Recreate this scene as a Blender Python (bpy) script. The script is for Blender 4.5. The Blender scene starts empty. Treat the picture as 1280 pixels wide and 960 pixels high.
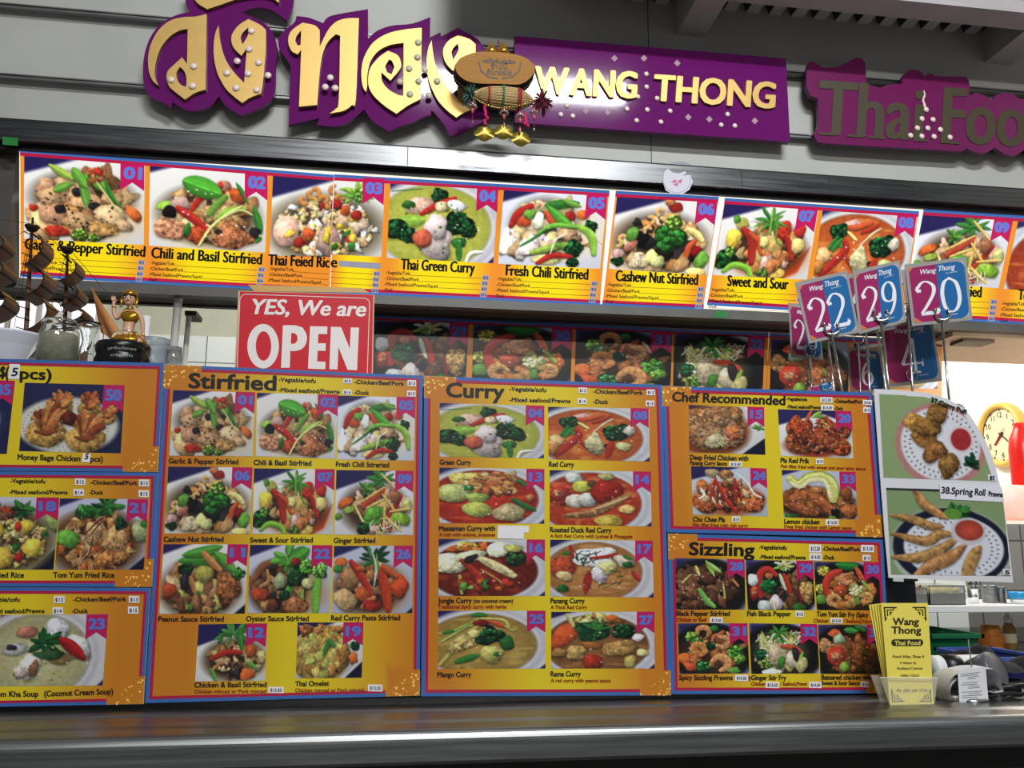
import bpy, bmesh, math, random
import numpy as np
from mathutils import Vector, Matrix
SC = bpy.context.scene
COL = SC.collection
# ---------------------------------------------------------------- camera
FPX = 1073.0
CAM = np.array([0, 0, 1.45])
YAW, PIT, ROL = math.radians(8.1), math.radians(10.5), math.radians(.33)
CF = np.array([math.sin(YAW)*math.cos(PIT), math.cos(YAW)*math.cos(PIT), math.sin(PIT)])
_r = np.array([math.cos(YAW), -math.sin(YAW), 0]); _u = np.cross(_r, CF)
CR = math.cos(ROL)*_r+math.sin(ROL)*_u
CU = -math.sin(ROL)*_r+math.cos(ROL)*_u
cd = bpy.data.cameras.new('camera'); cam = bpy.data.objects.new('camera', cd); COL.objects.link(cam)
cd.sensor_fit = 'HORIZONTAL'; cd.sensor_width = 36; cd.lens = FPX/1280*36; cd.clip_start = .02
cam.matrix_world = Matrix(((CR[0], CU[0], -CF[0], CAM[0]), (CR[1], CU[1], -CF[1], CAM[1]), (CR[2], CU[2], -CF[2], CAM[2]), (0, 0, 0, 1)))
SC.camera = cam
# ---------------------------------------------------------------- world, lights, exposure
SC.view_settings.view_transform = 'Standard'; SC.view_settings.look = 'None'
SC.view_settings.exposure = 0.0; SC.view_settings.gamma = 1.0; SC.view_settings.use_curve_mapping = False
w = bpy.data.worlds.new('hall'); SC.world = w; w.use_nodes = True
w.node_tree.nodes['Background'].inputs[0].default_value = (.9, .95, 1, 1)
w.node_tree.nodes['Background'].inputs[1].default_value = .15
def area(name, loc, aim, sx, sy, power, col=(1, 1, 1), spread=180):
    l = bpy.data.lights.new(name, 'AREA'); l.shape = 'RECTANGLE'; l.size = sx; l.size_y = sy; l.energy = power; l.color = col
    o = bpy.data.objects.new(name, l); COL.objects.link(o); o.location = loc
    l.spread = math.radians(spread)
    o.rotation_euler = (Vector(aim)-Vector(loc)).to_track_quat('-Z', 'Y').to_euler()
    return o
# fluorescent battens of the hall in front of the stall, and of the kitchen behind it
area('hall_light', (.8, -1.4, 4.55), (.75, 1.8, 2.1), 1.5, .10, 37, (.94, .98, 1), 92)
area('hall_light', (.2, -4.2, 4.3), (.2, 1.8, 1.9), 2.4, .2, 100, (1, .98, .94))
area('kitchen_light', (1.15, 3.1, 2.75), (2.3, 3.1, 1.6), 1.2, .2, 34, (1, .95, .86))
area('kitchen_light', (1.95, 2.05, 1.985), (1.8, 2.35, 1.1), .4, .06, 4, (1, .97, .9))
area('kitchen_light', (-.6, 3.0, 2.9), (-.6, 3.6, 1.2), 1.2, .2, 24, (.97, 1, .95))
# ---------------------------------------------------------------- helpers: camera rays onto real planes
def rays(px):
    px = np.asarray(px, float).reshape(-1, 2)
    return CF*FPX+np.outer(px[:, 0]-640, CR)-np.outer(px[:, 1]-480, CU)
class Plane:
    def __init__(s, o, n): s.o = np.array(o, float); s.n = np.array(n, float)/np.linalg.norm(n)
    def hit(s, px, off=0.):
        d = rays(px); t = ((s.o-CAM)@s.n)/(d@s.n)
        return CAM+d*t[:, None]+s.n*off
def PY(y): return Plane((0, y, 0), (0, -1, 0))
def atY(px, y): return PY(y).hit([px])[0]
def atZ(px, z): return Plane((0, 0, z), (0, 0, 1)).hit([px])[0]
def pxsize(y, x=640, yy=480):
    """metres per pixel on the vertical plane at depth y"""
    a, b = PY(y).hit([(x, yy), (x, yy+1)]); return float(np.linalg.norm(a-b))
def homog(q):
    (x0, y0), (x1, y1), (x2, y2), (x3, y3) = q
    A = []; B = []
    for (u, v), (x, y) in zip(((0, 0), (1, 0), (1, 1), (0, 1)), q):
        A.append([u, v, 1, 0, 0, 0, -u*x, -v*x]); B.append(x); A.append([0, 0, 0, u, v, 1, -u*y, -v*y]); B.append(y)
    h = np.linalg.solve(np.array(A, float), np.array(B, float)); Hm = np.append(h, 1).reshape(3, 3)
    def f(uv):
        uv = np.asarray(uv, float).reshape(-1, 2); p = np.c_[uv, np.ones(len(uv))]@Hm.T
        return p[:, :2]/p[:, 2:]
    return f
def lin(c):
    c = np.asarray(c, float)/255.0
    return np.where(c <= .04045, c/12.92, ((c+.055)/1.055)**2.4)
# ---------------------------------------------------------------- materials
MATS = {}
def M(name, rgb, rough=.5, metal=0., lit=0., trans=0., noise=0., scale=20., spec=.5, bump=0., ior=1.45, alpha=1., aniso=None):
    if name in MATS: return MATS[name]
    m = bpy.data.materials.new(name); m.use_nodes = True; nt = m.node_tree; b = nt.nodes['Principled BSDF']
    c = (*lin(rgb), 1); ec = c
    if lit: c = (*(lin(rgb)*.25), 1)
    b.inputs['Base Color'].default_value = c; b.inputs['Roughness'].default_value = rough; b.inputs['Metallic'].default_value = metal
    b.inputs['Specular IOR Level'].default_value = spec; b.inputs['IOR'].default_value = ior
    if trans: b.inputs['Transmission Weight'].default_value = trans
    if alpha < 1: b.inputs['Alpha'].default_value = alpha
    if lit: b.inputs['Emission Color'].default_value = ec; b.inputs['Emission Strength'].default_value = lit
    if noise or bump:
        tc = nt.nodes.new('ShaderNodeTexCoord'); n = nt.nodes.new('ShaderNodeTexNoise'); n.inputs['Scale'].default_value = scale; n.inputs['Detail'].default_value = 6
        src = tc.outputs['Object']
        if aniso:
            mp = nt.nodes.new('ShaderNodeMapping'); mp.inputs['Scale'].default_value = aniso; nt.links.new(src, mp.inputs[0]); src = mp.outputs[0]
        nt.links.new(src, n.inputs['Vector'])
        if noise:
            r = nt.nodes.new('ShaderNodeMapRange'); r.inputs[1].default_value = .25; r.inputs[2].default_value = .75; r.inputs[3].default_value = 1-noise; r.inputs[4].default_value = 1+noise*.5
            mx = nt.nodes.new('ShaderNodeMix'); mx.data_type = 'RGBA'; mx.blend_type = 'MULTIPLY'; mx.inputs[0].default_value = 1; mx.inputs[6].default_value = c
            nt.links.new(n.outputs[0], r.inputs[0]); nt.links.new(r.outputs[0], mx.inputs[7]); nt.links.new(mx.outputs[2], b.inputs['Base Color'])
            rr = nt.nodes.new('ShaderNodeMapRange'); rr.inputs[3].default_value = max(0, rough-noise*.35); rr.inputs[4].default_value = min(1, rough+noise*.35)
            nt.links.new(n.outputs[0], rr.inputs[0]); nt.links.new(rr.outputs[0], b.inputs['Roughness'])
        if bump:
            bp = nt.nodes.new('ShaderNodeBump'); bp.inputs['Strength'].default_value = bump; bp.inputs['Distance'].default_value = .01
            nt.links.new(n.outputs[0], bp.inputs['Height']); nt.links.new(bp.outputs[0], b.inputs['Normal'])
    MATS[name] = m
    return m
def print_mat(name, lit=0., rough=.35):
    """a printed sheet: the picture is in the mesh's colour attribute"""
    if name in MATS: return MATS[name]
    m = M(name, (255, 255, 255), rough, lit=lit); nt = m.node_tree; b = nt.nodes['Principled BSDF']
    a = nt.nodes.new('ShaderNodeAttribute'); a.attribute_name = 'Print'
    if lit:
        mx = nt.nodes.new('ShaderNodeMix'); mx.data_type = 'RGBA'; mx.blend_type = 'MULTIPLY'; mx.inputs[0].default_value = 1; mx.inputs[7].default_value = (.25, .25, .25, 1)
        nt.links.new(a.outputs['Color'], mx.inputs[6]); nt.links.new(mx.outputs[2], b.inputs['Base Color'])
    else:
        mx = nt.nodes.new('ShaderNodeMix'); mx.data_type = 'RGBA'; mx.blend_type = 'MULTIPLY'; mx.inputs[0].default_value = 1; mx.inputs[7].default_value = (.74, .74, .77, 1)
        nt.links.new(a.outputs['Color'], mx.inputs[6]); nt.links.new(mx.outputs[2], b.inputs['Base Color'])
    if lit: nt.links.new(a.outputs['Color'], b.inputs['Emission Color'])
    return m
LIT = .86
def pm(name, lit):
    cols = dict(crimson=(190, 24, 70), blue=(62, 112, 186), orange=(236, 150, 40), black=(14, 12, 14), white=(226, 222, 226), ribbon=(196, 22, 92), num=(96, 124, 214),
                brick=(176, 62, 24), grey=(150, 150, 160), spark=(250, 196, 96), yellow=(246, 214, 40), ink=(70, 70, 84), greyblue=(150, 156, 190))
    if lit and name in ('black', 'ink'): return M('print_'+name, cols[name], .4)
    if lit: return M('backlit_'+name, cols[name], .35, lit=LIT)
    dim = dict(crimson=(166, 22, 62), blue=(54, 98, 164), ribbon=(176, 22, 84), num=(84, 110, 190), brick=(140, 40, 16), orange=(206, 128, 36))
    return M('print_'+name, dim.get(name, cols[name]), .35)
# ---------------------------------------------------------------- mesh collecting
class MB:
    def __init__(s): s.v = []; s.f = []; s.m = []; s.mats = []; s.sm = []
    def mi(s, m):
        if m not in s.mats: s.mats.append(m)
        return s.mats.index(m)
    def add(s, vs, fs, m, smooth=False):
        o = len(s.v); s.v += [tuple(map(float, v)) for v in vs]; i = s.mi(m)
        for f in fs: s.f.append(tuple(o+k for k in f)); s.m.append(i); s.sm.append(smooth)
    def quad(s, vs, m): s.add(vs, [tuple(range(len(vs)))], m)
    def box(s, x0, x1, y0, y1, z0, z1, m):
        s.add([(x, y, z) for x in (x0, x1) for y in (y0, y1) for z in (z0, z1)], [(0, 1, 3, 2), (4, 6, 7, 5), (0, 4, 5, 1), (2, 3, 7, 6), (0, 2, 6, 4), (1, 5, 7, 3)], m)
    def obox(s, c, ax, ay, az, m):
        c, ax, ay, az = (np.array(q, float) for q in (c, ax, ay, az))
        s.add([c+i*ax+j*ay+k*az for i in (-1, 1) for j in (-1, 1) for k in (-1, 1)], [(0, 1, 3, 2), (4, 6, 7, 5), (0, 4, 5, 1), (2, 3, 7, 6), (0, 2, 6, 4), (1, 5, 7, 3)], m)
    def tube(s, pts, r, m, n=10, cap=True):
        P = [np.array(p, float) for p in pts]; k = len(P); rs = r if hasattr(r, '__len__') else [r]*k
        vs = []; ref = None
        for i in range(k):
            t = P[min(i+1, k-1)]-P[max(i-1, 0)]; t = t/max(np.linalg.norm(t), 1e-9)
            if ref is None: ref = np.array([0, 0, 1.]) if abs(t[2]) < .9 else np.array([1., 0, 0])
            a = np.cross(t, ref); a /= max(np.linalg.norm(a), 1e-9); b = np.cross(t, a); ref = -b if False else np.cross(a, t)
            vs += [P[i]+rs[i]*(math.cos(6.28319*j/n)*a+math.sin(6.28319*j/n)*b) for j in range(n)]
        fs = [(i*n+j, i*n+(j+1) % n, (i+1)*n+(j+1) % n, (i+1)*n+j) for i in range(k-1) for j in range(n)]
        if cap: fs += [tuple(range(n)), tuple(reversed(range((k-1)*n, k*n)))]
        s.add(vs, fs, m, True)
    def lathe(s, prof, c, m, n=32, axis=None, sx=1., sy=1.):
        """profile of (radius, height) spun about the vertical through c (or about axis)"""
        c = np.array(c, float); ez = np.array(axis if axis is not None else (0, 0, 1), float); ez /= np.linalg.norm(ez)
        ex = np.cross(ez, (0, 1, 0) if abs(ez[1]) < .9 else (1, 0, 0)); ex /= np.linalg.norm(ex); ey = np.cross(ez, ex); k = len(prof); vs = []
        for r, h in prof: vs += [c+ez*h+sx*r*math.cos(6.28319*j/n)*ex+sy*r*math.sin(6.28319*j/n)*ey for j in range(n)]
        fs = [(i*n+j, i*n+(j+1) % n, (i+1)*n+(j+1) % n, (i+1)*n+j) for i in range(k-1) for j in range(n)]
        s.add(vs, fs, m, True)
    def ball(s, c, rx, ry, rz, m, n=16):
        s.lathe([(max(math.sin(a), .001), -math.cos(a)) for a in np.linspace(0, math.pi, n//2+1)], (0, 0, 0), m, n)
        k = (n//2+1)*n
        for i in range(len(s.v)-k, len(s.v)): v = s.v[i]; s.v[i] = (c[0]+v[0]*rx, c[1]+v[1]*ry, c[2]+v[2]*rz)
    def build(s, name, parent=None, label=None, bevel=0.):
        me = bpy.data.meshes.new(name); org = np.array(parent.matrix_world.translation) if parent else None
        if parent is None:
            a = np.array(s.v); org = np.array([(a[:, 0].min()+a[:, 0].max())/2, (a[:, 1].min()+a[:, 1].max())/2, a[:, 2].min()])
        me.from_pydata([tuple(np.array(v)-org) for v in s.v], [], s.f)
        for m in s.mats: me.materials.append(m)
        me.polygons.foreach_set('material_index', s.m); me.polygons.foreach_set('use_smooth', s.sm); me.update()
        return link(name, me, parent, label, None if parent else org, bevel)
def link(name, me, parent=None, label=None, loc=None, bevel=0.):
    o = bpy.data.objects.new(name, me); COL.objects.link(o)
    if parent: o.parent = parent
    if loc is not None: o.location = loc
    if label: o['label'] = label
    if bevel:
        b = o.modifiers.new('bevel', 'BEVEL'); b.width = bevel; b.segments = 3; b.limit_method = 'ANGLE'
    return o
def thing(name, label, cat, loc, group=None):
    o = bpy.data.objects.new(name, None); COL.objects.link(o); o.empty_display_size = .05
    o.location = [float(q) for q in loc]; o.matrix_world = Matrix.Translation(o.location)
    return tag(o, label, cat, group)
def tag(o, label, cat, group=None):
    o['label'] = label; o['category'] = cat
    if group: o['group'] = group
    return o
def structure(o): o['kind'] = 'structure'; return o
# ---------------------------------------------------------------- flat printing
_TX = {}
def glyphs(s, extrude=0.):
    """outline of a line of text as (vertices, faces), cap height 1"""
    k = (s, extrude)
    if k not in _TX:
        c = bpy.data.curves.new('line', 'FONT'); c.body = s; c.size = 1; c.resolution_u = 3; c.extrude = extrude
        o = bpy.data.objects.new('line', c); COL.objects.link(o); bpy.context.view_layer.update()
        me = bpy.data.meshes.new_from_object(o.evaluated_get(bpy.context.evaluated_depsgraph_get()))
        v = np.array([q.co[:] for q in me.vertices]).reshape(-1, 3)/.69; f = [tuple(p.vertices) for p in me.polygons]
        bpy.data.objects.remove(o); bpy.data.meshes.remove(me); bpy.data.curves.remove(c)
        _TX[k] = (v, f)
    return _TX[k]
def loops2d(loops, extrude=0., smooth=True):
    """filled shape with holes from closed loops of (x, y)"""
    c = bpy.data.curves.new('line', 'CURVE'); c.dimensions = '2D'; c.fill_mode = 'BOTH'; c.extrude = extrude
    for L in loops:
        L = rounded(L) if smooth else L
        sp = c.splines.new('POLY'); sp.points.add(len(L)-1); sp.use_cyclic_u = True
        for p, q in zip(sp.points, L): p.co = (q[0], q[1], 0, 1)
    o = bpy.data.objects.new('line', c); COL.objects.link(o); bpy.context.view_layer.update()
    me = bpy.data.meshes.new_from_object(o.evaluated_get(bpy.context.evaluated_depsgraph_get()))
    v = np.array([q.co[:] for q in me.vertices]).reshape(-1, 3); f = [tuple(p.vertices) for p in me.polygons]
    bpy.data.objects.remove(o); bpy.data.meshes.remove(me); bpy.data.curves.remove(c)
    return v, f
def rounded(L, corner=38, k=4):
    P = np.array(L, float); n = len(P); cr = []
    for i in range(n):
        a, b = P[i]-P[i-1], P[(i+1) % n]-P[i]
        d = abs((math.degrees(math.atan2(b[1], b[0])-math.atan2(a[1], a[0]))+180) % 360-180); cr.append(d > corner)
    out = []
    for i in range(n):
        p1, p2 = P[i], P[(i+1) % n]; p0 = P[i-1] if not cr[i] else 2*p1-p2; p3 = P[(i+2) % n] if not cr[(i+1) % n] else 2*p2-p1
        for t in np.linspace(0, 1, k+1)[:-1]:
            out.append(.5*((2*p1)+(p2-p0)*t+(2*p0-5*p1+4*p2-p3)*t*t+(3*p1-p0-3*p2+p3)*t**3))
    return out
def ink(mb, s, x0, y0, x1, y1, cap, mat, pl, off, bold=0., xbold=None, lean=0.):
    """a line of text along the baseline (x0,y0)-(x1,y1), cap height in the same units, on plane pl"""
    v, f = glyphs(s)
    if not len(v): return
    w = v[:, 0].max()-v[:, 0].min(); L = math.hypot(x1-x0, y1-y0); ux, uy = (x1-x0)/L, (y1-y0)/L
    a = (v[:, 0]-v[:, 0].min())/w*L+lean*v[:, 1]*cap; b = v[:, 1]*cap
    if xbold is None: xbold = bold
    sh = [(0, 0)] if not (bold or xbold) else [(xbold, 0), (-xbold, 0), (0, bold), (0, -bold), (xbold*.7, bold*.7), (-xbold*.7, bold*.7), (xbold*.7, -bold*.7), (-xbold*.7, -bold*.7)]
    for i, (dx, dy) in enumerate(sh):
        px = np.c_[x0+(a+dx)*ux+(b+dy)*uy, y0+(a+dx)*uy-(b+dy)*ux]
        mb.add(pl.hit(px, off+i*3e-5), f, mat)
def flat(mb, px, mat, pl, off): mb.quad(pl.hit(px, off), mat)
def strip(mb, pts, w, mat, pl, off):
    P = np.array(pts, float)
    for a, b in zip(P[:-1], P[1:]):
        d = (b-a)/max(np.linalg.norm(b-a), 1e-6); n = np.array([-d[1], d[0]])*w/2; flat(mb, [a-n, b-n, b+n, a+n], mat, pl, off)
def disc(mb, cx, cy, rx, ry, mat, pl, off, n=18):
    flat(mb, [(cx+rx*math.cos(6.2832*i/n), cy+ry*math.sin(6.2832*i/n)) for i in range(n)], mat, pl, off)
def prism(mb, v, f, pl, front, back, mat, side=None, sx=1, ox=0, sy=1, oy=0):
    """extruded 2-d shape (z -1..1) with its face on plane offset front and its back at offset back"""
    px = np.c_[ox+v[:, 0]*sx, oy+v[:, 1]*sy]; t = (v[:, 2]+1)/2
    P = pl.hit(px)+pl.n*(back+(front-back)*t)[:, None]
    fa, fb = [], []
    for q in f: (fa if all(v[i, 2] > .9 for i in q) else fb).append(q)
    mb.add(P, fa, mat); mb.add(P, fb, side or mat)
def slab(mb, px, pl, front, back, mat, side=None):
    """convex or simple outline in picture units made a plate of real thickness"""
    a = pl.hit(px, front); b = pl.hit(px)+pl.n*back; n = len(a)
    mb.quad(a, mat); mb.add(np.vstack([a, b]), [tuple(reversed(range(n, 2*n)))]+[(i, i+n, (i+1) % n+n, (i+1) % n) for i in range(n)], side or mat)
def picture(name, img, quad, pl, off, mat, parent, label=None):
    """a printed picture: a fine flat grid, one colour per point"""
    H, W = img.shape[:2]; v, u = np.mgrid[0:H, 0:W]; uv = np.c_[u.ravel()/(W-1), v.ravel()/(H-1)]
    P = pl.hit(homog(quad)(uv), off)-np.array(parent.matrix_world.translation)
    i = (np.arange(H-1)[:, None]*W+np.arange(W-1)[None]).ravel(); fc = np.c_[i, i+1, i+W+1, i+W]
    me = bpy.data.meshes.new(name); me.vertices.add(len(P)); me.vertices.foreach_set('co', P.astype(np.float32).ravel())
    me.loops.add(fc.size); me.loops.foreach_set('vertex_index', fc.ravel().astype(np.int32))
    me.polygons.add(len(fc)); me.polygons.foreach_set('loop_start', np.arange(0, fc.size, 4, dtype=np.int32)); me.update(calc_edges=True)
    ca = me.color_attributes.new('Print', 'FLOAT_COLOR', 'POINT')
    ca.data.foreach_set('color', np.c_[lin(img.reshape(-1, 3)*255), np.ones(H*W)].astype(np.float32).ravel())
    me.materials.append(mat)
    return link(name, me, parent, label)
_ART = {}
def art(k, W=168, H=126):
    if k not in _ART: a = Art(int(k), W, H); globals()['d'+k](a); _ART[k] = a.out()
    return _ART[k]
DISH = {'01': 'garlic pepper stir fry', '02': 'chili basil stir fry', '03': 'fried rice with cashews', '04': 'green curry', '05': 'fresh chili stir fry', '06': 'cashew nut stir fry', '07': 'sweet and sour stir fry',
        '08': 'red curry', '09': 'ginger stir fry', '10': 'red soup', '11': 'peanut sauce stir fry', '12': 'minced chicken and basil', '13': 'massaman curry', '14': 'duck red curry', '15': 'fried chicken with panang sauce',
        '16': 'jungle curry', '17': 'panang curry', '18': 'pineapple fried rice', '19': 'omelette', '20': 'fried fish in red sauce', '21': 'tom yum fried rice', '22': 'oyster sauce stir fry', '23': 'coconut soup', '24': 'fried fish with curry cream',
        '25': 'mango curry', '26': 'red curry paste stir fry', '27': 'rama curry', '28': 'black pepper stir fry', '29': 'fish with black pepper', '30': 'tom yum stir fry', '31': 'sizzling prawns', '32': 'ginger stir fry on iron plate',
        '33': 'lemon chicken', '34': 'battered chicken', '35': 'fried starter', '50': 'fried money bags', '37': 'fried balls with red dip', '38': 'prawn spring rolls with red dip'}
def dish(root, k, quad, rib, pl, lit, shrink=1):
    """one printed dish picture with its numbered ribbon"""
    im = art(k)
    if shrink > 1: im = im[:126, :168].reshape(126//shrink, shrink, 168//shrink, shrink, 3).mean((1, 3)) if not (126 % shrink or 168 % shrink) else im
    o = picture('dish_photo', im, quad, pl, .0006, print_mat('backlit_print', LIT) if lit else print_mat('paper_print'), root, 'printed photo of '+DISH[k])
    if rib:
        x0, x1, y0, y1 = rib[:4]; q = homog(quad); mb = MB()
        sl = (quad[1][1]-quad[0][1])/(quad[1][0]-quad[0][0]); lx = (quad[3][0]-quad[0][0])/(quad[3][1]-quad[0][1])
        h = y1-y0; g = lambda u, v: (x0+u*(x1-x0)+lx*v*h, y0+sl*(u-1)*(x1-x0)+v*h)
        flat(mb, [g(0, 0), g(1, 0), g(1, 1), g(.5, .72), g(0, 1)], pm('ribbon', lit), pl, .0009)
        a = g(.17, .58); b = g(.86, .58); num = rib[4] if len(rib) > 4 else k
        ink(mb, num, *a, *b, h*.40, pm('num', lit), pl, .0012, bold=h*.026, xbold=h*.042)
        r = mb.build('number_ribbon', root); r.parent = o; r.location = (0, 0, 0)
    return o
def sticker(root, s, x0, y0, x1, y1, pl, mat=None):
    mb = MB(); d = (x1-x0)*.02
    slab(mb, [(x0, y0), (x1, y0+d), (x1, y1+d), (x0, y1)], pl, .0012, .0004, mat or pm('white', 0))
    if s: ink(mb, s, x0+(x1-x0)*.14, y1-(y1-y0)*.24, x1-(x1-x0)*.12, y1+d-(y1-y0)*.24, (y1-y0)*.5, pm('ink', 0), pl, .0016, bold=.12)
    return mb.build('price_sticker', root)
# ---------------------------------------------------------------- printed dish pictures
PAL = dict(r=(192,44,32),R=(150,24,24),o=(233,104,36),O=(205,120,60),y=(238,196,58),Y=(240,222,120),g=(56,128,46),G=(24,70,32),l=(150,192,62),
           L=(104,160,54),w=(236,232,224),W=(214,210,208),c=(228,198,150),C=(206,168,116),m=(150,98,58),M=(94,54,34),t=(204,162,98),
           T=(172,124,66),k=(32,24,22),n=(44,36,96),N=(24,22,52),p=(214,128,104),P=(226,170,150),e=(188,186,84),E=(206,200,120),
           s=(214,84,38),S=(176,52,28),x=(196,128,60),X=(172,98,36),b=(118,70,40),f=(208,132,60),F=(184,96,44),q=(240,238,210),v=(196,190,222),d=(52,44,46))
def pc(c):
    return np.array(PAL[c] if isinstance(c, str) else c, float) / 255
class Art:
    """a little painter for the printed photographs; 100 x 75 units"""
    def __init__(s, seed, W=168, H=126):
        s.q = 2; s.nb = 0; s.w_, s.h_ = W*2, H*2; s.u = s.w_/100.0
        s.im = np.zeros((s.h_, s.w_, 3)); s.r = np.random.RandomState(seed)
        def oct(k, m):
            n = np.kron(s.r.rand(s.h_//k+2, s.w_//k+2), np.ones((k, k)))[:s.h_, :s.w_]
            for _ in range(m): n = (n+np.roll(n, 1, 0)+np.roll(n, -1, 0)+np.roll(n, 1, 1)+np.roll(n, -1, 1))/5
            return n-.5
        s.nz = oct(2, 1)*.5+oct(5, 4)*.9+oct(12, 10)*.8
    def box(s, x0, y0, x1, y1):
        a = max(0, int(x0*s.u)-3); b = min(s.w_, int(x1*s.u)+4); c = max(0, int(y0*s.u)-3); d = min(s.h_, int(y1*s.u)+4)
        if a >= b or c >= d: return None
        Y, X = np.mgrid[c:d, a:b]
        return (slice(c, d), slice(a, b)), (X+.5)/s.u, (Y+.5)/s.u
    def put(s, sl, m, col):
        m = m[..., None]; s.im[sl] = s.im[sl]*(1-m)+col*m
    def fill(s, c): s.im[:] = pc(c)
    def tri(s, pts, c, soft=1.0):
        """a filled convex area"""
        P = np.array(pts, float); b = s.box(P[:, 0].min(), P[:, 1].min(), P[:, 0].max(), P[:, 1].max())
        if b is None: return
        sl, X, Y = b; m = np.ones_like(X); A = 0
        for i in range(len(P)): A += P[i][0]*P[(i+1) % len(P)][1]-P[(i+1) % len(P)][0]*P[i][1]
        g = 1 if A > 0 else -1
        for i in range(len(P)):
            p, q = P[i], P[(i+1) % len(P)]; e = q-p; L = math.hypot(*e)
            dd = g*((X-p[0])*(-e[1])+(Y-p[1])*e[0])/L
            m *= np.clip(dd/soft+.5, 0, 1)
        s.put(sl, m, pc(c))
    def E(s, cx, cy, rx, ry, c, rot=0, soft=.12, sh=0., tx=.05):
        """smooth ellipse: plates, bowls, soups"""
        R = max(rx, ry)*(1+soft); b = s.box(cx-R, cy-R, cx+R, cy+R)
        if b is None: return
        sl, X, Y = b; t = math.radians(rot); ca, sa = math.cos(t), math.sin(t); dx, dy = X-cx, Y-cy
        d = np.hypot((dx*ca+dy*sa)/rx, (-dx*sa+dy*ca)/ry)
        m = np.clip((1-d)/soft+.5, 0, 1)
        col = pc(c)*(1+sh*(.4-d)[..., None])+s.nz[sl][..., None]*tx*.6
        s.put(sl, m, col)
    def B(s, cx, cy, rx, ry, c, rot=0, ir=.12, sh=.34, tx=.12, shadow=.4, hi=.12):
        """one lump of food with its own light and texture in the print"""
        s.nb = 1
        R = max(rx, ry)*1.5+2; b = s.box(cx-R, cy-R, cx+R, cy+R)
        if b is None: return
        sl, X, Y = b; t = math.radians(rot); ca, sa = math.cos(t), math.sin(t)
        ph = s.r.rand(4)*6.28; am = s.r.rand(4)*ir*np.array([.5, .9, .6, .45])
        def D(dx, dy):
            u, v = (dx*ca+dy*sa)/rx, (-dx*sa+dy*ca)/ry; a = np.arctan2(v, u); r = 1+0*a
            for k in range(4): r = r+am[k]*np.cos((k+2)*a+ph[k])
            return np.hypot(u, v)/r, u, v
        w = 1.1/(s.u*.5*max(min(rx, ry), .4))
        if shadow:
            d, _, _ = D(X-cx-.4, Y-cy-min(1.4, ry*.25)); m = np.clip((1.16-d)/.3, 0, 1)*shadow
            s.im[sl] *= 1-m[..., None]*.8
        d, u, v = D(X-cx, Y-cy); m = np.clip((1-d)/w+.5, 0, 1)
        lx, ly = (X-cx)/max(rx, ry), (Y-cy)/max(rx, ry)
        k = 1+sh*(-.45*lx-.75*ly)-sh*.7*np.clip(d, 0, 1)**4+hi*np.exp(-((lx+.25)**2+(ly+.35)**2)*9)+s.nz[sl]*tx*2.2
        jit = (.86+.28*s.r.rand())*(1+(s.r.rand(3)-.5)*.08)
        s.put(sl, m, np.clip(pc(c)*jit*k[..., None], 0, 1))
    def S(s, pts, w, c, taper=.35, sh=.35, tx=.08, shadow=.4):
        """a strip along a path: pepper, bean, noodle"""
        P = np.array(pts, float).reshape(-1, 2)
        if len(P) > 2:
            Q = [P[0]]; E2 = np.vstack([2*P[0]-P[1], P, 2*P[-1]-P[-2]])
            for i in range(1, len(E2)-2):
                a, b_, c_, d_ = E2[i-1:i+3]
                for t in np.linspace(0, 1, 7)[1:]:
                    Q.append(.5*((2*b_)+(c_-a)*t+(2*a-5*b_+4*c_-d_)*t*t+(3*b_-a-3*c_+d_)*t**3))
            P = np.array(Q)
        b = s.box(P[:, 0].min()-w*1.6, P[:, 1].min()-w*1.6, P[:, 0].max()+w*1.6, P[:, 1].max()+w*1.8)
        if b is None: return
        sl, X, Y = b; n = len(P)-1
        def F(X, Y):
            best = np.full(X.shape, 1e9); sd = np.zeros(X.shape)
            for i in range(n):
                p, q = P[i], P[i+1]; e = q-p; L2 = max(e@e, 1e-9)
                t = np.clip(((X-p[0])*e[0]+(Y-p[1])*e[1])/L2, 0, 1); g = (i+t)/n
                ww = w*.5*(1-taper*np.abs(2*g-1)**2.2); ex, ey = X-p[0]-t*e[0], Y-p[1]-t*e[1]
                dd = np.hypot(ex, ey)/np.maximum(ww, .05); k = dd < best
                best = np.where(k, dd, best); sd = np.where(k, ey/np.maximum(ww, .05), sd)
            return best, sd
        aa = 1.1/(s.u*.5*max(w*.5, .4))
        if shadow:
            d, _ = F(X-.3, Y-min(1, w*.2)); s.im[sl] *= 1-(np.clip((1.25-d)/.4, 0, 1)*shadow*.75)[..., None]
        d, sd = F(X, Y); m = np.clip((1-d)/aa+.5, 0, 1)
        k = 1-sh*.55*sd-sh*.4*np.clip(d, 0, 1)**3+.14*np.exp(-((sd+.35)/.25)**2)+s.nz[sl]*tx*2
        s.put(sl, m, np.clip(pc(c)*(1+(s.r.rand(3)-.5)*.08)*k[..., None], 0, 1))
    def V(s, x0, y0, x1, y1, w, c='g'):
        """a leaf"""
        mx, my = (x0+x1)/2, (y0+y1)/2; L = math.hypot(x1-x0, y1-y0)
        s.S([x0, y0, mx+(s.r.rand()-.5)*L*.12, my+(s.r.rand()-.5)*L*.12, x1, y1], w, c, taper=.95, tx=.05)
        s.S([x0, y0, x1, y1], max(w*.10, .4), np.clip(pc(c)*1.25, 0, 1)*255, taper=.6, shadow=0, sh=0)
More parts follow.
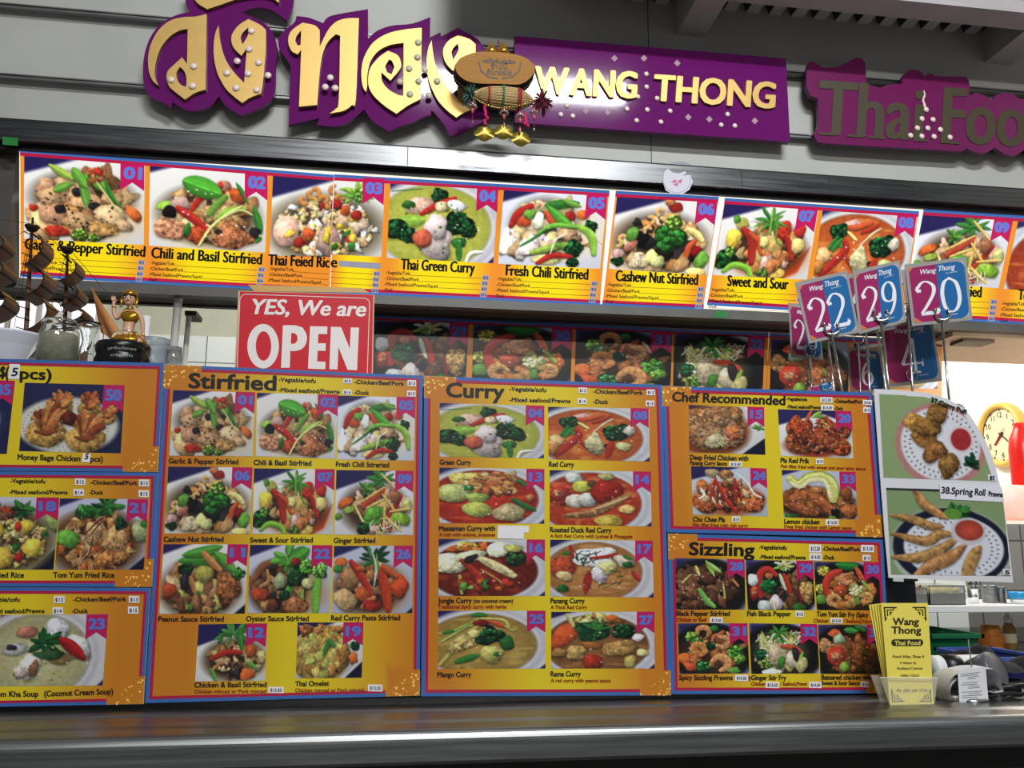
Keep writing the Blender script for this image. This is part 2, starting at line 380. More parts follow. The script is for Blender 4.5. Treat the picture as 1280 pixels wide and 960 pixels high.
    def K(s, cx, cy, r, c='G', st=None, n=26):
        """a broccoli floret, stem towards st (degrees)"""
        if st is not None:
            a = math.radians(st); s.S([cx, cy, cx+math.cos(a)*r*1.7, cy+math.sin(a)*r*1.7], r*.75, 'L', taper=.1)
        base = pc(c)*255
        s.B(cx, cy, r, r*.9, base*.6, ir=.2, sh=.2)
        for i in range(n):
            a, q = s.r.rand()*6.28, math.sqrt(s.r.rand())*r*.92
            x, y = cx+math.cos(a)*q, cy+math.sin(a)*q*.88
            f = 1.25-.55*(y-cy)/r-.2*(x-cx)/r
            s.B(x, y, r*.2, r*.18, np.clip(base*f*(.75+.5*s.r.rand()), 0, 255), ir=.3, sh=.3, shadow=.35, hi=.2)
    def Z(s, cx, cy, rx, ry, n, z, cols, rot=0, el=2., ir=.34, sh=.42):
        """a heap of n pieces of about size z"""
        t = math.radians(rot); q = []
        if n > 8 and z > 1.5 and not s.nb:
            u = np.mean([pc(c) for c in cols], 0)*255; s.E(cx, cy+1, rx*1.12, ry*1.2, u*.42, rot=rot, soft=.45)
        for i in range(n):
            a, k = s.r.rand()*6.28, math.sqrt(s.r.rand()); u, v = math.cos(a)*k*rx, math.sin(a)*k*ry
            q.append((cy+u*math.sin(t)+v*math.cos(t), cx+u*math.cos(t)-v*math.sin(t)))
        q.sort(); s.nb = 1
        for y, x in q:
            e = z*(.7+.6*s.r.rand()); c = cols[s.r.randint(len(cols))]
            s.B(x, y, e*(1+(el-1)*s.r.rand()), e, c, rot=s.r.rand()*180-90, ir=ir, sh=sh)
    def O(s, cx, cy, rx, ry, n, w, L, cols):
        """loose noodles or shreds"""
        for i in range(n):
            a, k = s.r.rand()*6.28, math.sqrt(s.r.rand()); x, y = cx+math.cos(a)*k*rx, cy+math.sin(a)*k*ry
            b = s.r.rand()*3.14; l = L*(.5+s.r.rand()*.7); dx, dy = math.cos(b)*l/2, math.sin(b)*l/2
            s.S([x-dx, y-dy, x+(s.r.rand()-.5)*l*.4, y+(s.r.rand()-.5)*l*.4, x+dx, y+dy], w, cols[s.r.randint(len(cols))], shadow=.3)
    def H(s, cx, cy, r, n, cols=('g', 'L', 'G'), w=5):
        """a sprig of herb leaves"""
        n = int(n*1.7)
        for i in range(n):
            a = 6.28*i/n+s.r.rand()*.9; l = r*(.55+.65*s.r.rand()); k = r*.25
            bx, by = cx+(s.r.rand()-.5)*k, cy+(s.r.rand()-.5)*k
            s.V(bx, by, bx+math.cos(a)*l, by+math.sin(a)*l*.8, w*(.45+.4*s.r.rand()), cols[s.r.randint(len(cols))])
    def cash(s, x, y, c):
        """a cashew"""
        q = s.r.rand()*6.28; P = [(-3.4, 1.6), (-1.8, -1.2), (1.8, -1.2), (3.4, 1.6)]; ca, sa = math.cos(q), math.sin(q)
        s.S([v for u, w in P for v in (x+u*ca-w*sa, y+u*sa+w*ca)], 4.4, c, taper=.25, tx=.06)
    def tom(s, cx, cy, rx, ry, rot=0):
        """a cut tomato"""
        s.B(cx, cy, rx, ry, (196, 44, 30), rot=rot, ir=.05); s.B(cx, cy, rx*.72, ry*.6, (216, 92, 60), rot=rot, ir=.1, shadow=0)
        s.Z(cx, cy, rx*.5, ry*.4, 5, min(rx, ry)*.16, [(230, 150, 90)])
    def prawn(s, cx, cy, r, a0, c=(222, 150, 92)):
        a = [math.radians(a0+k*62) for k in range(5)]
        s.S([v for k, q in enumerate(a) for v in (cx+math.cos(q)*r, cy+math.sin(q)*r*.85)], r*.95, c, taper=.5, tx=.16)
        for k in range(1, 8):
            q = math.radians(a0+k*31); s.S([cx+math.cos(q)*r*.75, cy+math.sin(q)*r*.65, cx+math.cos(q)*r*1.35, cy+math.sin(q)*r*1.15], .7, (200, 92, 50), shadow=0, sh=0)
    # backgrounds
    def plate(s, k=22, col='w', sh=.13, right=0):
        s.fill(col); Y, X = np.mgrid[0:s.h_, 0:s.w_]/s.u
        s.im *= (1-sh*np.clip((Y-10)/90+(X-50)/260, -.2, 1))[..., None]
        if k: s.tri([(-2, -2), (k*3.2, -2), (-2, k)], 'n', 3)
        if right: s.tri([(102, 77), (102, 77-right), (100-right*1.1, 77)], 'N', 2)
    def bowl(s, soup, rim='v', cx=40, cy=42, rx=54, ry=40, k=12, soup2=None):
        s.fill('W'); s.tri([(-2, -2), (k*3, -2), (-2, k)], 'n', 3)
        s.tri([(102, 77), (102, 66), (92, 77)], 'n', 2)
        s.E(cx, cy+1, rx*1.13, ry*1.17, (150, 150, 176)); s.E(cx, cy, rx*1.11, ry*1.14, 'w', sh=.12)
        s.E(cx, cy+.6, rx*1.02, ry*1.03, (170, 168, 190), soft=.06); s.E(cx, cy, rx, ry, soup, soft=.05, sh=.25, tx=.12)
        if soup2 is not None:
            for i in range(26):
                a, q = s.r.rand()*6.28, math.sqrt(s.r.rand()); s.E(cx+math.cos(a)*q*rx*.9, cy+math.sin(a)*q*ry*.9, 2+s.r.rand()*7, 1+s.r.rand()*3, soup2, soft=.9)
    def iron(s, tone=(150, 150, 170)):
        s.fill(tone); s.tri([(-2, -2), (60, -2), (-2, 30)], 'n', 14); s.E(46, 46, 60, 46, (52, 50, 58)); s.E(46, 44, 57, 43, (24, 22, 26), sh=.2)
    def glint(s, n, cx=50, cy=42, rx=40, ry=25):
        for i in range(n):
            a, q = s.r.rand()*6.28, math.sqrt(s.r.rand()); s.E(cx+math.cos(a)*q*rx, cy+math.sin(a)*q*ry, .5+s.r.rand()*.9, .4+s.r.rand()*.4, (255, 246, 226), rot=s.r.rand()*90, soft=.8)
    def out(s):
        im = s.im
        im = (im[0::2, 0::2]+im[1::2, 0::2]+im[0::2, 1::2]+im[1::2, 1::2])/4
        b = (im+np.roll(im, 1, 0)+np.roll(im, -1, 0)+np.roll(im, 1, 1)+np.roll(im, -1, 1))/5; im = .5*im+.5*b
        im = im+.10*(im-im.mean((0, 1))); g = im.mean(2, keepdims=True); im = g+.82*(im-g)
        return np.clip(im+(s.r.rand(*im.shape[:2])-.5)[..., None]*.03, 0, 1)

def d01(a):
    a.plate(16); a.E(55, 50, 44, 24, (226, 196, 150), soft=.5)
    a.Z(48, 34, 36, 19, 34, 6.5, [(208, 158, 104), (190, 134, 84), (222, 178, 124), 'm']); a.Z(42, 54, 36, 14, 26, 8, [(206, 152, 96), (186, 126, 74), (220, 170, 112), 'x'])
    for x, y, q in ((24, 34, -10), (52, 38, 10), (24, 52, 15), (46, 56, 4)): a.B(x, y, 13, 8, (212, 162, 108), rot=q, tx=.12, ir=.2)
    for x, y, q in ((44, 30, 5), (58, 42, 15), (30, 46, -8)): a.B(x, y, 5, 4, 'd', rot=q)
    a.B(72, 50, 14, 10, (222, 182, 126), rot=20, tx=.12); a.B(66, 62, 14, 6.5, 'T', rot=8, tx=.3); a.B(83, 58, 8, 5, (222, 182, 126), rot=30)
    a.B(91, 47, 9, 4.5, 'o', rot=50); a.B(8, 46, 4, 3, 'r'); a.B(27, 66, 10, 5, (190, 48, 26), tx=.2)
    a.K(46, 68, 6, (120, 170, 50), n=14); a.K(58, 71, 4.5, (110, 165, 50), n=10)
    a.Z(46, 45, 34, 20, 46, .7, [(50, 30, 20)], sh=0)
    for p in ((44, 20, 20, 6, 7), (46, 20, 64, 6, 6), (46, 16, 52, 44, 8), (52, 18, 74, 30, 6), (40, 22, 24, 30, 8), (58, 12, 78, 40, 5), (40, 8, 52, 26, 9), (66, 16, 80, 42, 4)): a.V(*p, c='gLl'[int(p[0]) % 3])
    a.Z(58, 14, 7, 6, 10, 2.2, ['r', 'F', 'T']); a.S([60, 20, 74, 40, 80, 46], 2, 'E')
def d02(a):
    a.plate(8); a.E(52, 50, 44, 26, (236, 208, 160), soft=.5)
    a.Z(50, 42, 36, 22, 40, 5.5, ['C', 'T', 'm', 't']); a.B(18, 58, 14, 10, (196, 130, 90), tx=.3); a.B(72, 62, 17, 12, (178, 104, 60), tx=.3, ir=.3)
    a.B(14, 36, 9, 4, 'l', rot=-10); a.B(26, 34, 8, 7, 'P'); a.B(17, 42, 6, 6, 'k')
    a.S([36, 38, 44, 26, 62, 20], 6, 'r'); a.S([24, 38, 36, 46, 50, 58], 8, 'r'); a.B(40, 62, 9, 8, 's', rot=30, tx=.25); a.B(32, 58, 3, 7, 'g', rot=10)
    a.S([50, 42, 58, 30, 64, 24], 7, 'L'); a.S([58, 44, 66, 38, 80, 34], 7, 'l'); a.S([42, 72, 52, 54, 66, 40, 78, 32], 2.6, 'Y'); a.S([60, 46, 76, 36, 88, 40], 2.4, 'E')
    a.B(74, 22, 9, 6, 'o', rot=30); a.B(62, 14, 6, 5, 'p'); a.B(59, 14, 2.5, 3, 'r'); a.V(72, 10, 84, 30, 4, 'g'); a.V(88, 30, 96, 58, 7, 'g'); a.V(96, 60, 90, 66, 4, 'g')
    a.B(90, 56, 5, 5, 'd'); a.V(28, 12, 60, 22, 19, (76, 176, 46)); a.glint(14)
def d03(a):
    a.plate(22); a.E(46, 50, 50, 30, (232, 204, 160), soft=.4)
    a.Z(50, 48, 44, 26, 240, 2.2, ['c', 'Y', 't', 'C', 'w'], el=2.2); a.B(14, 52, 12, 14, 'P', hi=.2); a.B(52, 60, 11, 13, 'P'); a.B(66, 40, 8, 9, 'c'); a.B(78, 44, 9, 8, (236, 204, 166))
    for x, y in ((40, 14), (34, 18), (46, 20), (54, 12), (28, 24), (50, 26), (60, 20)): a.cash(x, y, 'f')
    a.Z(48, 44, 34, 24, 16, 2.6, ['r', 'y', 'g', 'y', 'o']); a.B(34, 54, 6, 6, 's', rot=20); a.B(26, 62, 5, 5, 'r'); a.B(58, 26, 5, 5, 'r'); a.B(66, 32, 4.5, 5, 'o'); a.B(76, 36, 5, 5, 'r')
    a.H(76, 14, 15, 9, ((110, 180, 60), 'l', 'L'), 6); a.K(80, 16, 7, (120, 185, 60), n=16); a.B(74, 58, 4, 4, 'y'); a.B(73, 66, 3.4, 4, 'g')
def d04(a):
    a.bowl((204, 208, 70), cx=42, cy=42, rx=53, ry=40, soup2=(188, 190, 62))
    a.B(28, 22, 14, 8, 'P', rot=-8); a.B(18, 22, 6, 4, 'g'); a.K(46, 12, 8, st=60); a.S([30, 30, 44, 21, 60, 13], 6, 'r'); a.B(48, 22, 6, 5, 'c'); a.B(62, 20, 9, 5, 'w', rot=12)
    a.S([6, 40, 20, 38, 30, 36], 11, 'l'); a.K(8, 46, 11); a.K(20, 52, 8); a.K(64, 38, 13); a.K(74, 44, 8); a.B(66, 56, 7, 5, 'g'); a.S([66, 56, 67, 72], 6, 'g')
    a.B(45, 58, 15, 17, (222, 206, 196), tx=.1, ir=.2); a.B(44, 42, 11, 12, (226, 208, 200), tx=.08); a.B(32, 54, 9, 9, (236, 110, 66), rot=-30); a.B(48, 42, 1.4, 1.2, 'g')
    a.S([74, 74, 78, 66, 88, 64], 4, 'w'); a.S([2, 10, 30, 6], 1, 'g', sh=0); a.glint(16); a.Z(50, 45, 40, 28, 10, .8, ['g'])
def d05(a):
    a.plate(14, col=(228, 230, 238)); a.E(60, 40, 38, 26, (240, 220, 180), soft=.5)
    a.O(60, 50, 34, 16, 26, 1.6, 26, ['c', 'T', 'E']); a.Z(42, 34, 28, 22, 22, 6, ['c', 'C', 'E', 'w']); a.Z(20, 52, 15, 11, 14, 6, ['q', 'c', 'w', 'C'])
    a.S([10, 36, 16, 24, 28, 16], 8, 'r'); a.B(22, 32, 7, 5, 's'); a.B(27, 24, 6, 5, 'L'); a.B(36, 30, 5, 9, 'q'); a.S([42, 22, 50, 30, 60, 30], 7, 's'); a.B(66, 24, 5, 5, 'r'); a.B(78, 22, 6, 5, 'o')
    a.K(86, 34, 7); a.B(28, 58, 12, 6, 'q', rot=-20); a.S([32, 62, 50, 56, 64, 52], 7, 'l'); a.K(72, 56, 9, st=190); a.K(72, 70, 6); a.B(46, 68, 14, 5, 'E'); a.S([38, 72, 52, 64, 70, 64], 6, 'r')
    a.V(40, 14, 74, 10, 9, 'g'); a.V(42, 14, 72, 36, 9, (84, 170, 50)); a.V(56, 8, 76, 14, 6, 'L'); a.S([36, 44, 50, 34, 74, 34], 5, (120, 190, 60)); a.S([76, 34, 88, 42, 92, 60], 8, 'l'); a.S([20, 56, 32, 48, 44, 38], 2.5, 'g'); a.S([50, 62, 54, 48, 64, 42], 1.6, 'q')
def d06(a):
    a.plate(20); a.E(46, 50, 50, 27, (234, 190, 130), soft=.5)
    a.Z(48, 44, 40, 24, 46, 5.5, ['C', 't', 'c', 'x', 'd']); a.B(28, 42, 9, 8, 'k'); a.B(54, 56, 9, 8, 'k')
    for x, y in ((44, 14), (52, 20), (60, 16), (38, 22), (34, 32), (68, 26), (74, 34), (10, 42), (8, 48)): a.cash(x, y, (226, 174, 96))
    a.B(60, 9, 7, 5, 'r'); a.B(54, 4, 5, 4, 'O'); a.K(58, 40, 15, (40, 104, 34), n=46); a.K(60, 24, 8, (130, 180, 60), n=16)
    a.B(20, 38, 6, 8, 'L', rot=20); a.B(20, 50, 8, 4, 'p', rot=-40); a.B(30, 64, 11, 8, 'c', tx=.25); a.B(42, 60, 6, 8, 'Y'); a.B(48, 64, 8, 6, 'E'); a.S([76, 60, 78, 48, 84, 40], 6, 's'); a.B(86, 52, 6, 6, 'R'); a.B(92, 60, 7, 9, 'L', rot=20); a.S([90, 40, 84, 34, 76, 30], 7, 'Y')
    a.B(72, 66, 10, 6, (206, 160, 90), rot=-40); a.K(8, 66, 6); a.B(88, 72, 10, 4, 'Y'); a.B(8, 58, 6, 5, 'P')
def d07(a):
    a.plate(18); a.E(54, 52, 42, 24, (232, 150, 90), soft=.4); a.tri([(64, 75), (98, 40), (88, 68), (70, 77)], (214, 70, 22), 3)
    a.Z(52, 44, 34, 22, 40, 5, ['T', 'x', 'O', 'F', 't']); a.B(30, 24, 9, 6, (232, 226, 190)); a.B(22, 20, 7, 6, 'e'); a.B(15, 36, 8, 10, 'y', rot=10); a.B(16, 16, 4, 4, 'L')
    a.S([24, 26, 34, 36, 38, 60], 9, 'r'); a.S([32, 30, 42, 38, 46, 50], 6, 's'); a.B(66, 26, 9, 11, (206, 52, 30), tx=.2); a.S([70, 30, 76, 42, 80, 54], 7, 'r'); a.B(84, 24, 6, 8, 'r'); a.B(58, 42, 11, 9, (226, 184, 92)); a.B(84, 40, 7, 8, (232, 196, 110)); a.B(48, 38, 5, 6, 'Y')
    a.K(10, 58, 11, (30, 84, 32), n=34); a.K(14, 50, 6, 'L', n=12); a.S([10, 70, 20, 63, 34, 66, 40, 74], 6.5, (138, 190, 50)); a.K(52, 68, 7, (110, 160, 60), n=14); a.B(66, 70, 9, 6, (226, 184, 80))
    a.Z(60, 58, 14, 8, 10, 4.5, ['O', 'P', 'T']); a.H(52, 16, 18, 9, ('g', (70, 150, 50), 'L'), 5); a.S([52, 2, 52, 30], 2, 'l'); a.S([58, 8, 60, 34, 66, 40], 2, 'L')
def d08(a):
    a.bowl((222, 96, 34), cx=40, cy=43, rx=53, ry=40, soup2=(232, 130, 50))
    a.B(34, 14, 10, 5, 'P'); a.S([26, 18, 40, 16, 54, 10], 6, 's'); a.S([44, 22, 54, 18, 60, 12], 4, 'r'); a.S([30, 22, 40, 30], 3.5, 'Y'); a.K(20, 22, 9, st=70); a.S([12, 42, 20, 28], 5, 'g'); a.S([17, 42, 24, 30], 5, (60, 140, 50)); a.S([44, 36, 56, 22, 64, 16], 2.6, 'c')
    a.S([8, 68, 22, 52, 30, 40, 28, 32], 8, 'r'); a.B(8, 48, 8, 8, (230, 180, 110)); a.B(4, 60, 6, 7, 'f'); a.S([28, 44, 40, 60], 4, 'S'); a.B(46, 52, 9, 16, (226, 206, 150), tx=.2, rot=-6); a.K(66, 36, 12); a.K(72, 30, 8); a.B(58, 54, 3, 3, 'k'); a.S([62, 50, 58, 68], 8, 'r'); a.B(74, 54, 8, 6, 'E'); a.B(80, 32, 6, 7, (240, 220, 190)); a.glint(12)
def d09(a):
    a.plate(24, col=(230, 230, 236)); a.E(52, 48, 42, 28, (236, 220, 190), soft=.5)
    a.Z(50, 44, 36, 24, 34, 5, ['C', 'T', 'P', 't', 'm']); a.B(13, 38, 11, 5, 'o', rot=-30); a.B(18, 46, 8, 4, 'l', rot=-20); a.B(4, 54, 5, 4, 'L')
    a.H(58, 10, 18, 9, ('g', (60, 140, 50)), 7); a.H(40, 22, 12, 6, ('g', 'L'), 6); a.S([36, 42, 48, 32, 62, 24], 9, (206, 70, 44)); a.tri([(34, 58), (52, 42), (62, 44), (58, 60), (44, 66)], (96, 178, 52), 2); a.B(48, 50, 12, 8, (104, 184, 56), rot=-24)
    a.S([66, 56, 76, 42, 84, 30], 6, 'r'); a.S([60, 62, 70, 70], 5, 'r'); a.B(84, 56, 13, 7, (150, 204, 50), rot=14); a.B(76, 30, 6, 9, 'm'); a.B(92, 40, 6, 9, 'E')
    for p in ((58, 4, 80, 24), (32, 38, 62, 20), (64, 24, 62, 72), (60, 28, 80, 52), (40, 44, 62, 34), (62, 52, 84, 70), (70, 48, 96, 44)): a.S(p, 3.2, (232, 190, 92))
    a.S([24, 40, 36, 60, 46, 70], 3, 'Y'); a.K(36, 68, 8); a.O(66, 66, 20, 7, 12, 1.4, 14, ['Y', 'q'])
def d10(a):
    a.bowl((196, 60, 24), cx=62, cy=50, rx=64, ry=52, k=10, soup2=(214, 92, 40)); a.prawn(70, 40, 9, 20); a.K(84, 20, 9); a.tom(40, 50, 9, 8); a.glint(10)
def d11(a):
    a.plate(12, right=14); a.E(46, 52, 44, 24, (190, 140, 80), soft=.5); a.Z(46, 46, 38, 26, 46, 6, ['m', 'T', 'b', 'C', 'e']); a.V(18, 18, 84, 14, 16, (70, 150, 44)); a.V(22, 12, 70, 2, 12, (80, 160, 50)); a.V(60, 8, 86, 30, 12, (90, 160, 50))
    a.K(28, 28, 8); a.B(27, 40, 5, 10, 'd'); a.S([48, 10, 56, 18, 68, 28], 9, (206, 130, 66)); a.B(50, 32, 11, 9, (214, 184, 80)); a.B(10, 50, 8, 9, 's', rot=30); a.B(78, 48, 15, 17, (160, 92, 44), tx=.3, ir=.3); a.S([34, 36, 40, 52], 6, 'x'); a.S([44, 52, 54, 60, 60, 74], 5, (60, 130, 50)); a.B(32, 64, 14, 7, 'L', rot=10, tx=.3); a.Z(40, 66, 26, 7, 14, 4, ['m', 'b', 'e', 'T']); a.K(90, 32, 7, 'g')
def d12(a):
    a.plate(30); a.E(56, 48, 42, 26, (226, 190, 130), soft=.5); a.Z(54, 46, 38, 22, 40, 4.5, ['T', 'm', 'C', 'b', 't']); a.H(52, 12, 28, 6, ((80, 150, 60), 'g'), 9); a.V(60, 2, 66, 38, 9, (60, 130, 50)); a.S([22, 46, 42, 38, 64, 38], 8, 'r'); a.S([20, 64, 32, 54, 44, 48], 4, 'x')
    a.B(78, 36, 8, 9, 'o', ir=.25); a.B(72, 66, 12, 8, 'o'); a.Z(52, 56, 16, 10, 20, 3.5, [(130, 90, 50), 'b', 'C', 'd']); a.S([22, 60, 30, 74], 6, (90, 160, 60)); a.S([74, 52, 86, 58], 7, 'L'); a.V(30, 26, 36, 14, 6, 'g'); a.B(94, 44, 6, 9, 'E')
def d13(a):
    a.bowl((206, 44, 22), cx=42, cy=42, rx=52, ry=39, soup2=(226, 70, 30)); a.B(28, 14, 20, 8, (226, 190, 90), tx=.25); a.Z(50, 20, 28, 13, 36, 4.5, ['F', 'x', 'm', 'f', 'C'])
    for x, y in ((36, 24), (46, 14), (58, 16), (64, 24), (70, 30)): a.cash(x, y, (206, 140, 76))
    a.B(14, 34, 16, 13, (208, 202, 110)); a.B(36, 40, 11, 7, (160, 180, 70)); a.B(36, 56, 15, 10, (184, 186, 74), rot=10); a.B(66, 60, 16, 12, (204, 180, 118), rot=-12); a.S([70, 42, 80, 50, 90, 56], 7, (52, 110, 46)); a.S([74, 16, 84, 24], 5, 'g'); a.B(28, 27, 5, 4, 'g'); a.B(86, 40, 4, 6, 'O'); a.glint(16)
def d14(a):
    a.bowl((216, 64, 26), cx=40, cy=44, rx=50, ry=41, soup2=(230, 100, 50)); a.B(12, 34, 13, 14, (214, 80, 50), tx=.3); a.tom(10, 32, 10, 10); a.B(24, 10, 9, 7, (236, 226, 206)); a.B(32, 22, 10, 8, (216, 206, 70)); a.B(26, 42, 11, 9, (238, 220, 202)); a.B(38, 40, 10, 10, (238, 222, 206)); a.B(42, 18, 5, 5, 'b')
    a.B(56, 28, 15, 17, (196, 40, 24), rot=30); a.S([16, 62, 40, 58, 60, 46, 78, 32], 11, (164, 116, 62), taper=.5, tx=.25); a.S([46, 52, 62, 44, 76, 36], 4, (206, 166, 110)); a.B(76, 52, 8, 6, (236, 190, 100)); a.B(58, 68, 14, 8, (206, 180, 60)); a.B(56, 8, 8, 5, 'E'); a.glint(10)
def d15(a):
    a.plate(10, right=30); a.E(28, 40, 52, 40, (150, 70, 30), soft=.2); a.B(30, 34, 46, 34, (196, 124, 64), tx=.35, ir=.2); a.Z(34, 34, 40, 28, 110, 3.4, [(186, 132, 82), (170, 114, 66), (150, 98, 56), (196, 146, 96)], sh=.25); a.B(58, 42, 10, 12, (190, 100, 50), tx=.3); a.B(34, 56, 14, 11, (214, 200, 140), tx=.2, rot=-20); a.O(36, 56, 12, 9, 18, 1, 12, ['E', 'q', 'Y']); a.H(92, 33, 9, 6, ('L', 'g', 'l'), 4); a.glint(20, 36, 34, 30, 24)
def d16(a):
    a.bowl((132, 34, 22), cx=42, cy=42, rx=51, ry=38, soup2=(160, 50, 24)); a.B(16, 12, 10, 4, 'o', rot=-20); a.Z(34, 10, 16, 5, 14, 3, ['y', 'o', 'Y']); a.B(10, 32, 18, 14, (226, 216, 176), tx=.2); a.B(30, 22, 15, 7, (220, 206, 160), rot=-10); a.B(56, 14, 11, 10, (232, 224, 190)); a.S([40, 26, 54, 36, 70, 48], 11, (216, 200, 140), tx=.2); a.S([22, 28, 34, 44, 44, 58], 7.5, 'r'); a.K(72, 26, 10, (36, 70, 30)); a.B(70, 12, 9, 5, 'e')
    a.S([20, 48, 22, 72], 4, 'e'); a.S([40, 40, 56, 54, 62, 62], 3, 'x'); a.Z(44, 60, 24, 8, 14, 3.5, ['g', 'S', 'L', 'r', 'o']); a.B(30, 26, 8, 4, 'd', rot=-40); a.glint(8)
def d17(a):
    a.bowl((204, 130, 62), cx=42, cy=42, rx=47, ry=39, soup2=(214, 150, 80)); a.B(12, 36, 13, 14, (206, 76, 40), tx=.2); a.B(14, 48, 9, 6, (226, 190, 130), rot=20); a.B(44, 24, 22, 14, (236, 232, 226), ir=.3); a.B(48, 44, 9, 12, (232, 228, 220)); a.O(36, 22, 13, 9, 26, .9, 9, [(30, 50, 36), 'd', 'G']); a.S([40, 24, 54, 22, 64, 18], 4.5, 'r'); a.S([34, 70, 36, 54, 38, 42], 8, 'r', taper=.7); a.B(56, 36, 8, 9, 'E'); a.B(72, 28, 11, 7, (236, 220, 200), rot=30); a.B(75, 32, 5, 4, 'g'); a.S([80, 42, 86, 52], 5, 'r'); a.V(70, 20, 80, 26, 4, 'g'); a.O(50, 50, 24, 14, 12, .8, 10, ['g', 'G']); a.B(12, 64, 6, 5, 'g'); a.V(12, 18, 22, 18, 5, 'g'); a.S([20, 8, 22, 24], 4, 'r'); a.glint(8)
def d18(a):
    a.plate(0, col=(206, 204, 216), right=26); a.E(44, 46, 52, 34, (214, 180, 100), soft=.3); a.Z(46, 44, 44, 28, 200, 2.2, ['t', 'C', 'Y', 'e', 'T'], el=2); a.B(28, 48, 14, 20, (176, 124, 78), tx=.2); a.B(40, 62, 14, 11, (220, 190, 60)); a.B(74, 52, 10, 10, (226, 196, 56)); a.B(32, 34, 10, 9, 'y'); a.B(66, 30, 8, 7, 'y'); a.B(57, 30, 3.5, 5, 'r'); a.B(60, 62, 5, 5, 'r'); a.B(56, 52, 4, 4, 'g'); a.B(86, 38, 4, 3, 'g'); a.Z(36, 14, 14, 8, 14, 3, ['R', 'S', 'm']); a.H(60, 12, 14, 7, ('g', 'G'), 7); a.B(96, 24, 8, 14, (176, 196, 90), rot=-30); a.B(16, 70, 6, 6, 'r')
def d19(a):
    a.plate(20, right=26); a.E(38, 44, 42, 38, (196, 146, 60), soft=.1); a.B(38, 42, 41, 37, (208, 168, 70), ir=.1, tx=.2); a.Z(38, 40, 34, 30, 60, 5, [(220, 190, 90), (200, 150, 60), (190, 130, 54), 'e'], sh=.15); a.Z(36, 10, 32, 6, 24, 3, ['x', 'X', 'f']); a.V(48, 24, 40, 46, 8, 'g'); a.V(48, 22, 58, 34, 8, (70, 140, 60)); a.K(88, 32, 7, 'G'); a.B(86, 48, 7, 8, 'o', ir=.3)
def d20(a):
    a.plate(26); a.tri([(40, -2), (102, -2), (102, 22)], 'n', 3); a.E(46, 58, 40, 18, (170, 60, 30), soft=.3); a.B(24, 28, 13, 18, (170, 70, 28), rot=30, tx=.4); a.B(28, 54, 20, 16, (160, 82, 38), rot=10, tx=.4); a.B(34, 38, 14, 22, (160, 56, 26), rot=20, tx=.4); a.B(68, 40, 26, 28, (156, 66, 32), rot=-10, tx=.4, ir=.2); a.B(84, 58, 14, 14, (176, 66, 28), tx=.4); a.B(50, 62, 5, 8, 'N')
    a.Z(60, 42, 34, 26, 70, 2.2, [(170, 74, 36), (130, 46, 24), (180, 98, 48)]); a.S([36, 22, 42, 10, 46, 2], 5, 's'); a.V(46, 12, 60, 2, 6, 'l'); a.V(50, 10, 64, 10, 6, 'L'); a.S([58, 18, 66, 22, 68, 28, 60, 24], 1.6, 'E'); a.S([66, 8, 72, 26], 4, 's'); a.glint(20, 58, 44, 34, 24)
def d21(a):
    a.plate(10, col=(196, 194, 214), right=18); a.E(42, 46, 52, 34, (180, 120, 60), soft=.3); a.Z(44, 46, 42, 28, 120, 3.6, ['x', 'T', 'X', 'C', 'F'], el=2); a.O(46, 50, 40, 24, 40, 1.4, 12, ['t', 'x', 'C']); a.K(28, 14, 9, 'g'); a.V(30, 12, 66, 8, 14, (40, 110, 40)); a.H(52, 8, 18, 7, ('g', 'G'), 7); a.V(60, 8, 74, 8, 6, 'g'); a.B(12, 42, 14, 9, (100, 170, 50), rot=16); a.B(66, 42, 15, 13, (196, 146, 84), rot=40, tx=.25); a.B(40, 36, 9, 12, (206, 160, 100), tx=.2); a.K(70, 26, 7); a.S([30, 38, 42, 26, 50, 20], 1.2, 'k'); a.S([36, 40, 48, 24], 1, 'k'); a.S([40, 40, 38, 58], 1, 'd'); a.B(94, 34, 10, 13, (186, 196, 120), rot=-30); a.B(98, 26, 6, 4, 'g'); a.B(56, 64, 10, 8, 'x', tx=.3); a.B(72, 62, 8, 7, 'x', tx=.3)
def d22(a):
    a.plate(14, col=(206, 206, 220)); a.E(50, 52, 44, 26, (196, 150, 90), soft=.4); a.Z(36, 46, 30, 24, 30, 5.5, ['b', 'm', 'T', 'd', 'M']); a.S([6, 38, 16, 24, 30, 18], 8, (140, 84, 46)); a.S([14, 46, 24, 40, 22, 28], 5, (190, 140, 80)); a.H(48, 12, 28, 8, ((70, 150, 46), (100, 180, 56), 'g'), 12); a.V(44, 22, 72, 4, 14, (76, 160, 46)); a.B(56, 18, 6, 4, 'r'); a.K(58, 34, 12, n=34, st=120); a.K(44, 56, 7); a.B(38, 40, 8, 9, (176, 186, 120)); a.B(14, 54, 11, 7, 's'); a.K(70, 24, 9, (90, 170, 50)); a.S([82, 74, 82, 50, 84, 34], 11, (120, 190, 60)); a.K(86, 28, 9, (110, 180, 60)); a.S([64, 74, 66, 50], 4.5, 'l'); a.B(58, 66, 16, 9, (172, 112, 60), tx=.25); a.B(30, 66, 7, 7, 'b'); a.B(72, 42, 8, 6, 'E')
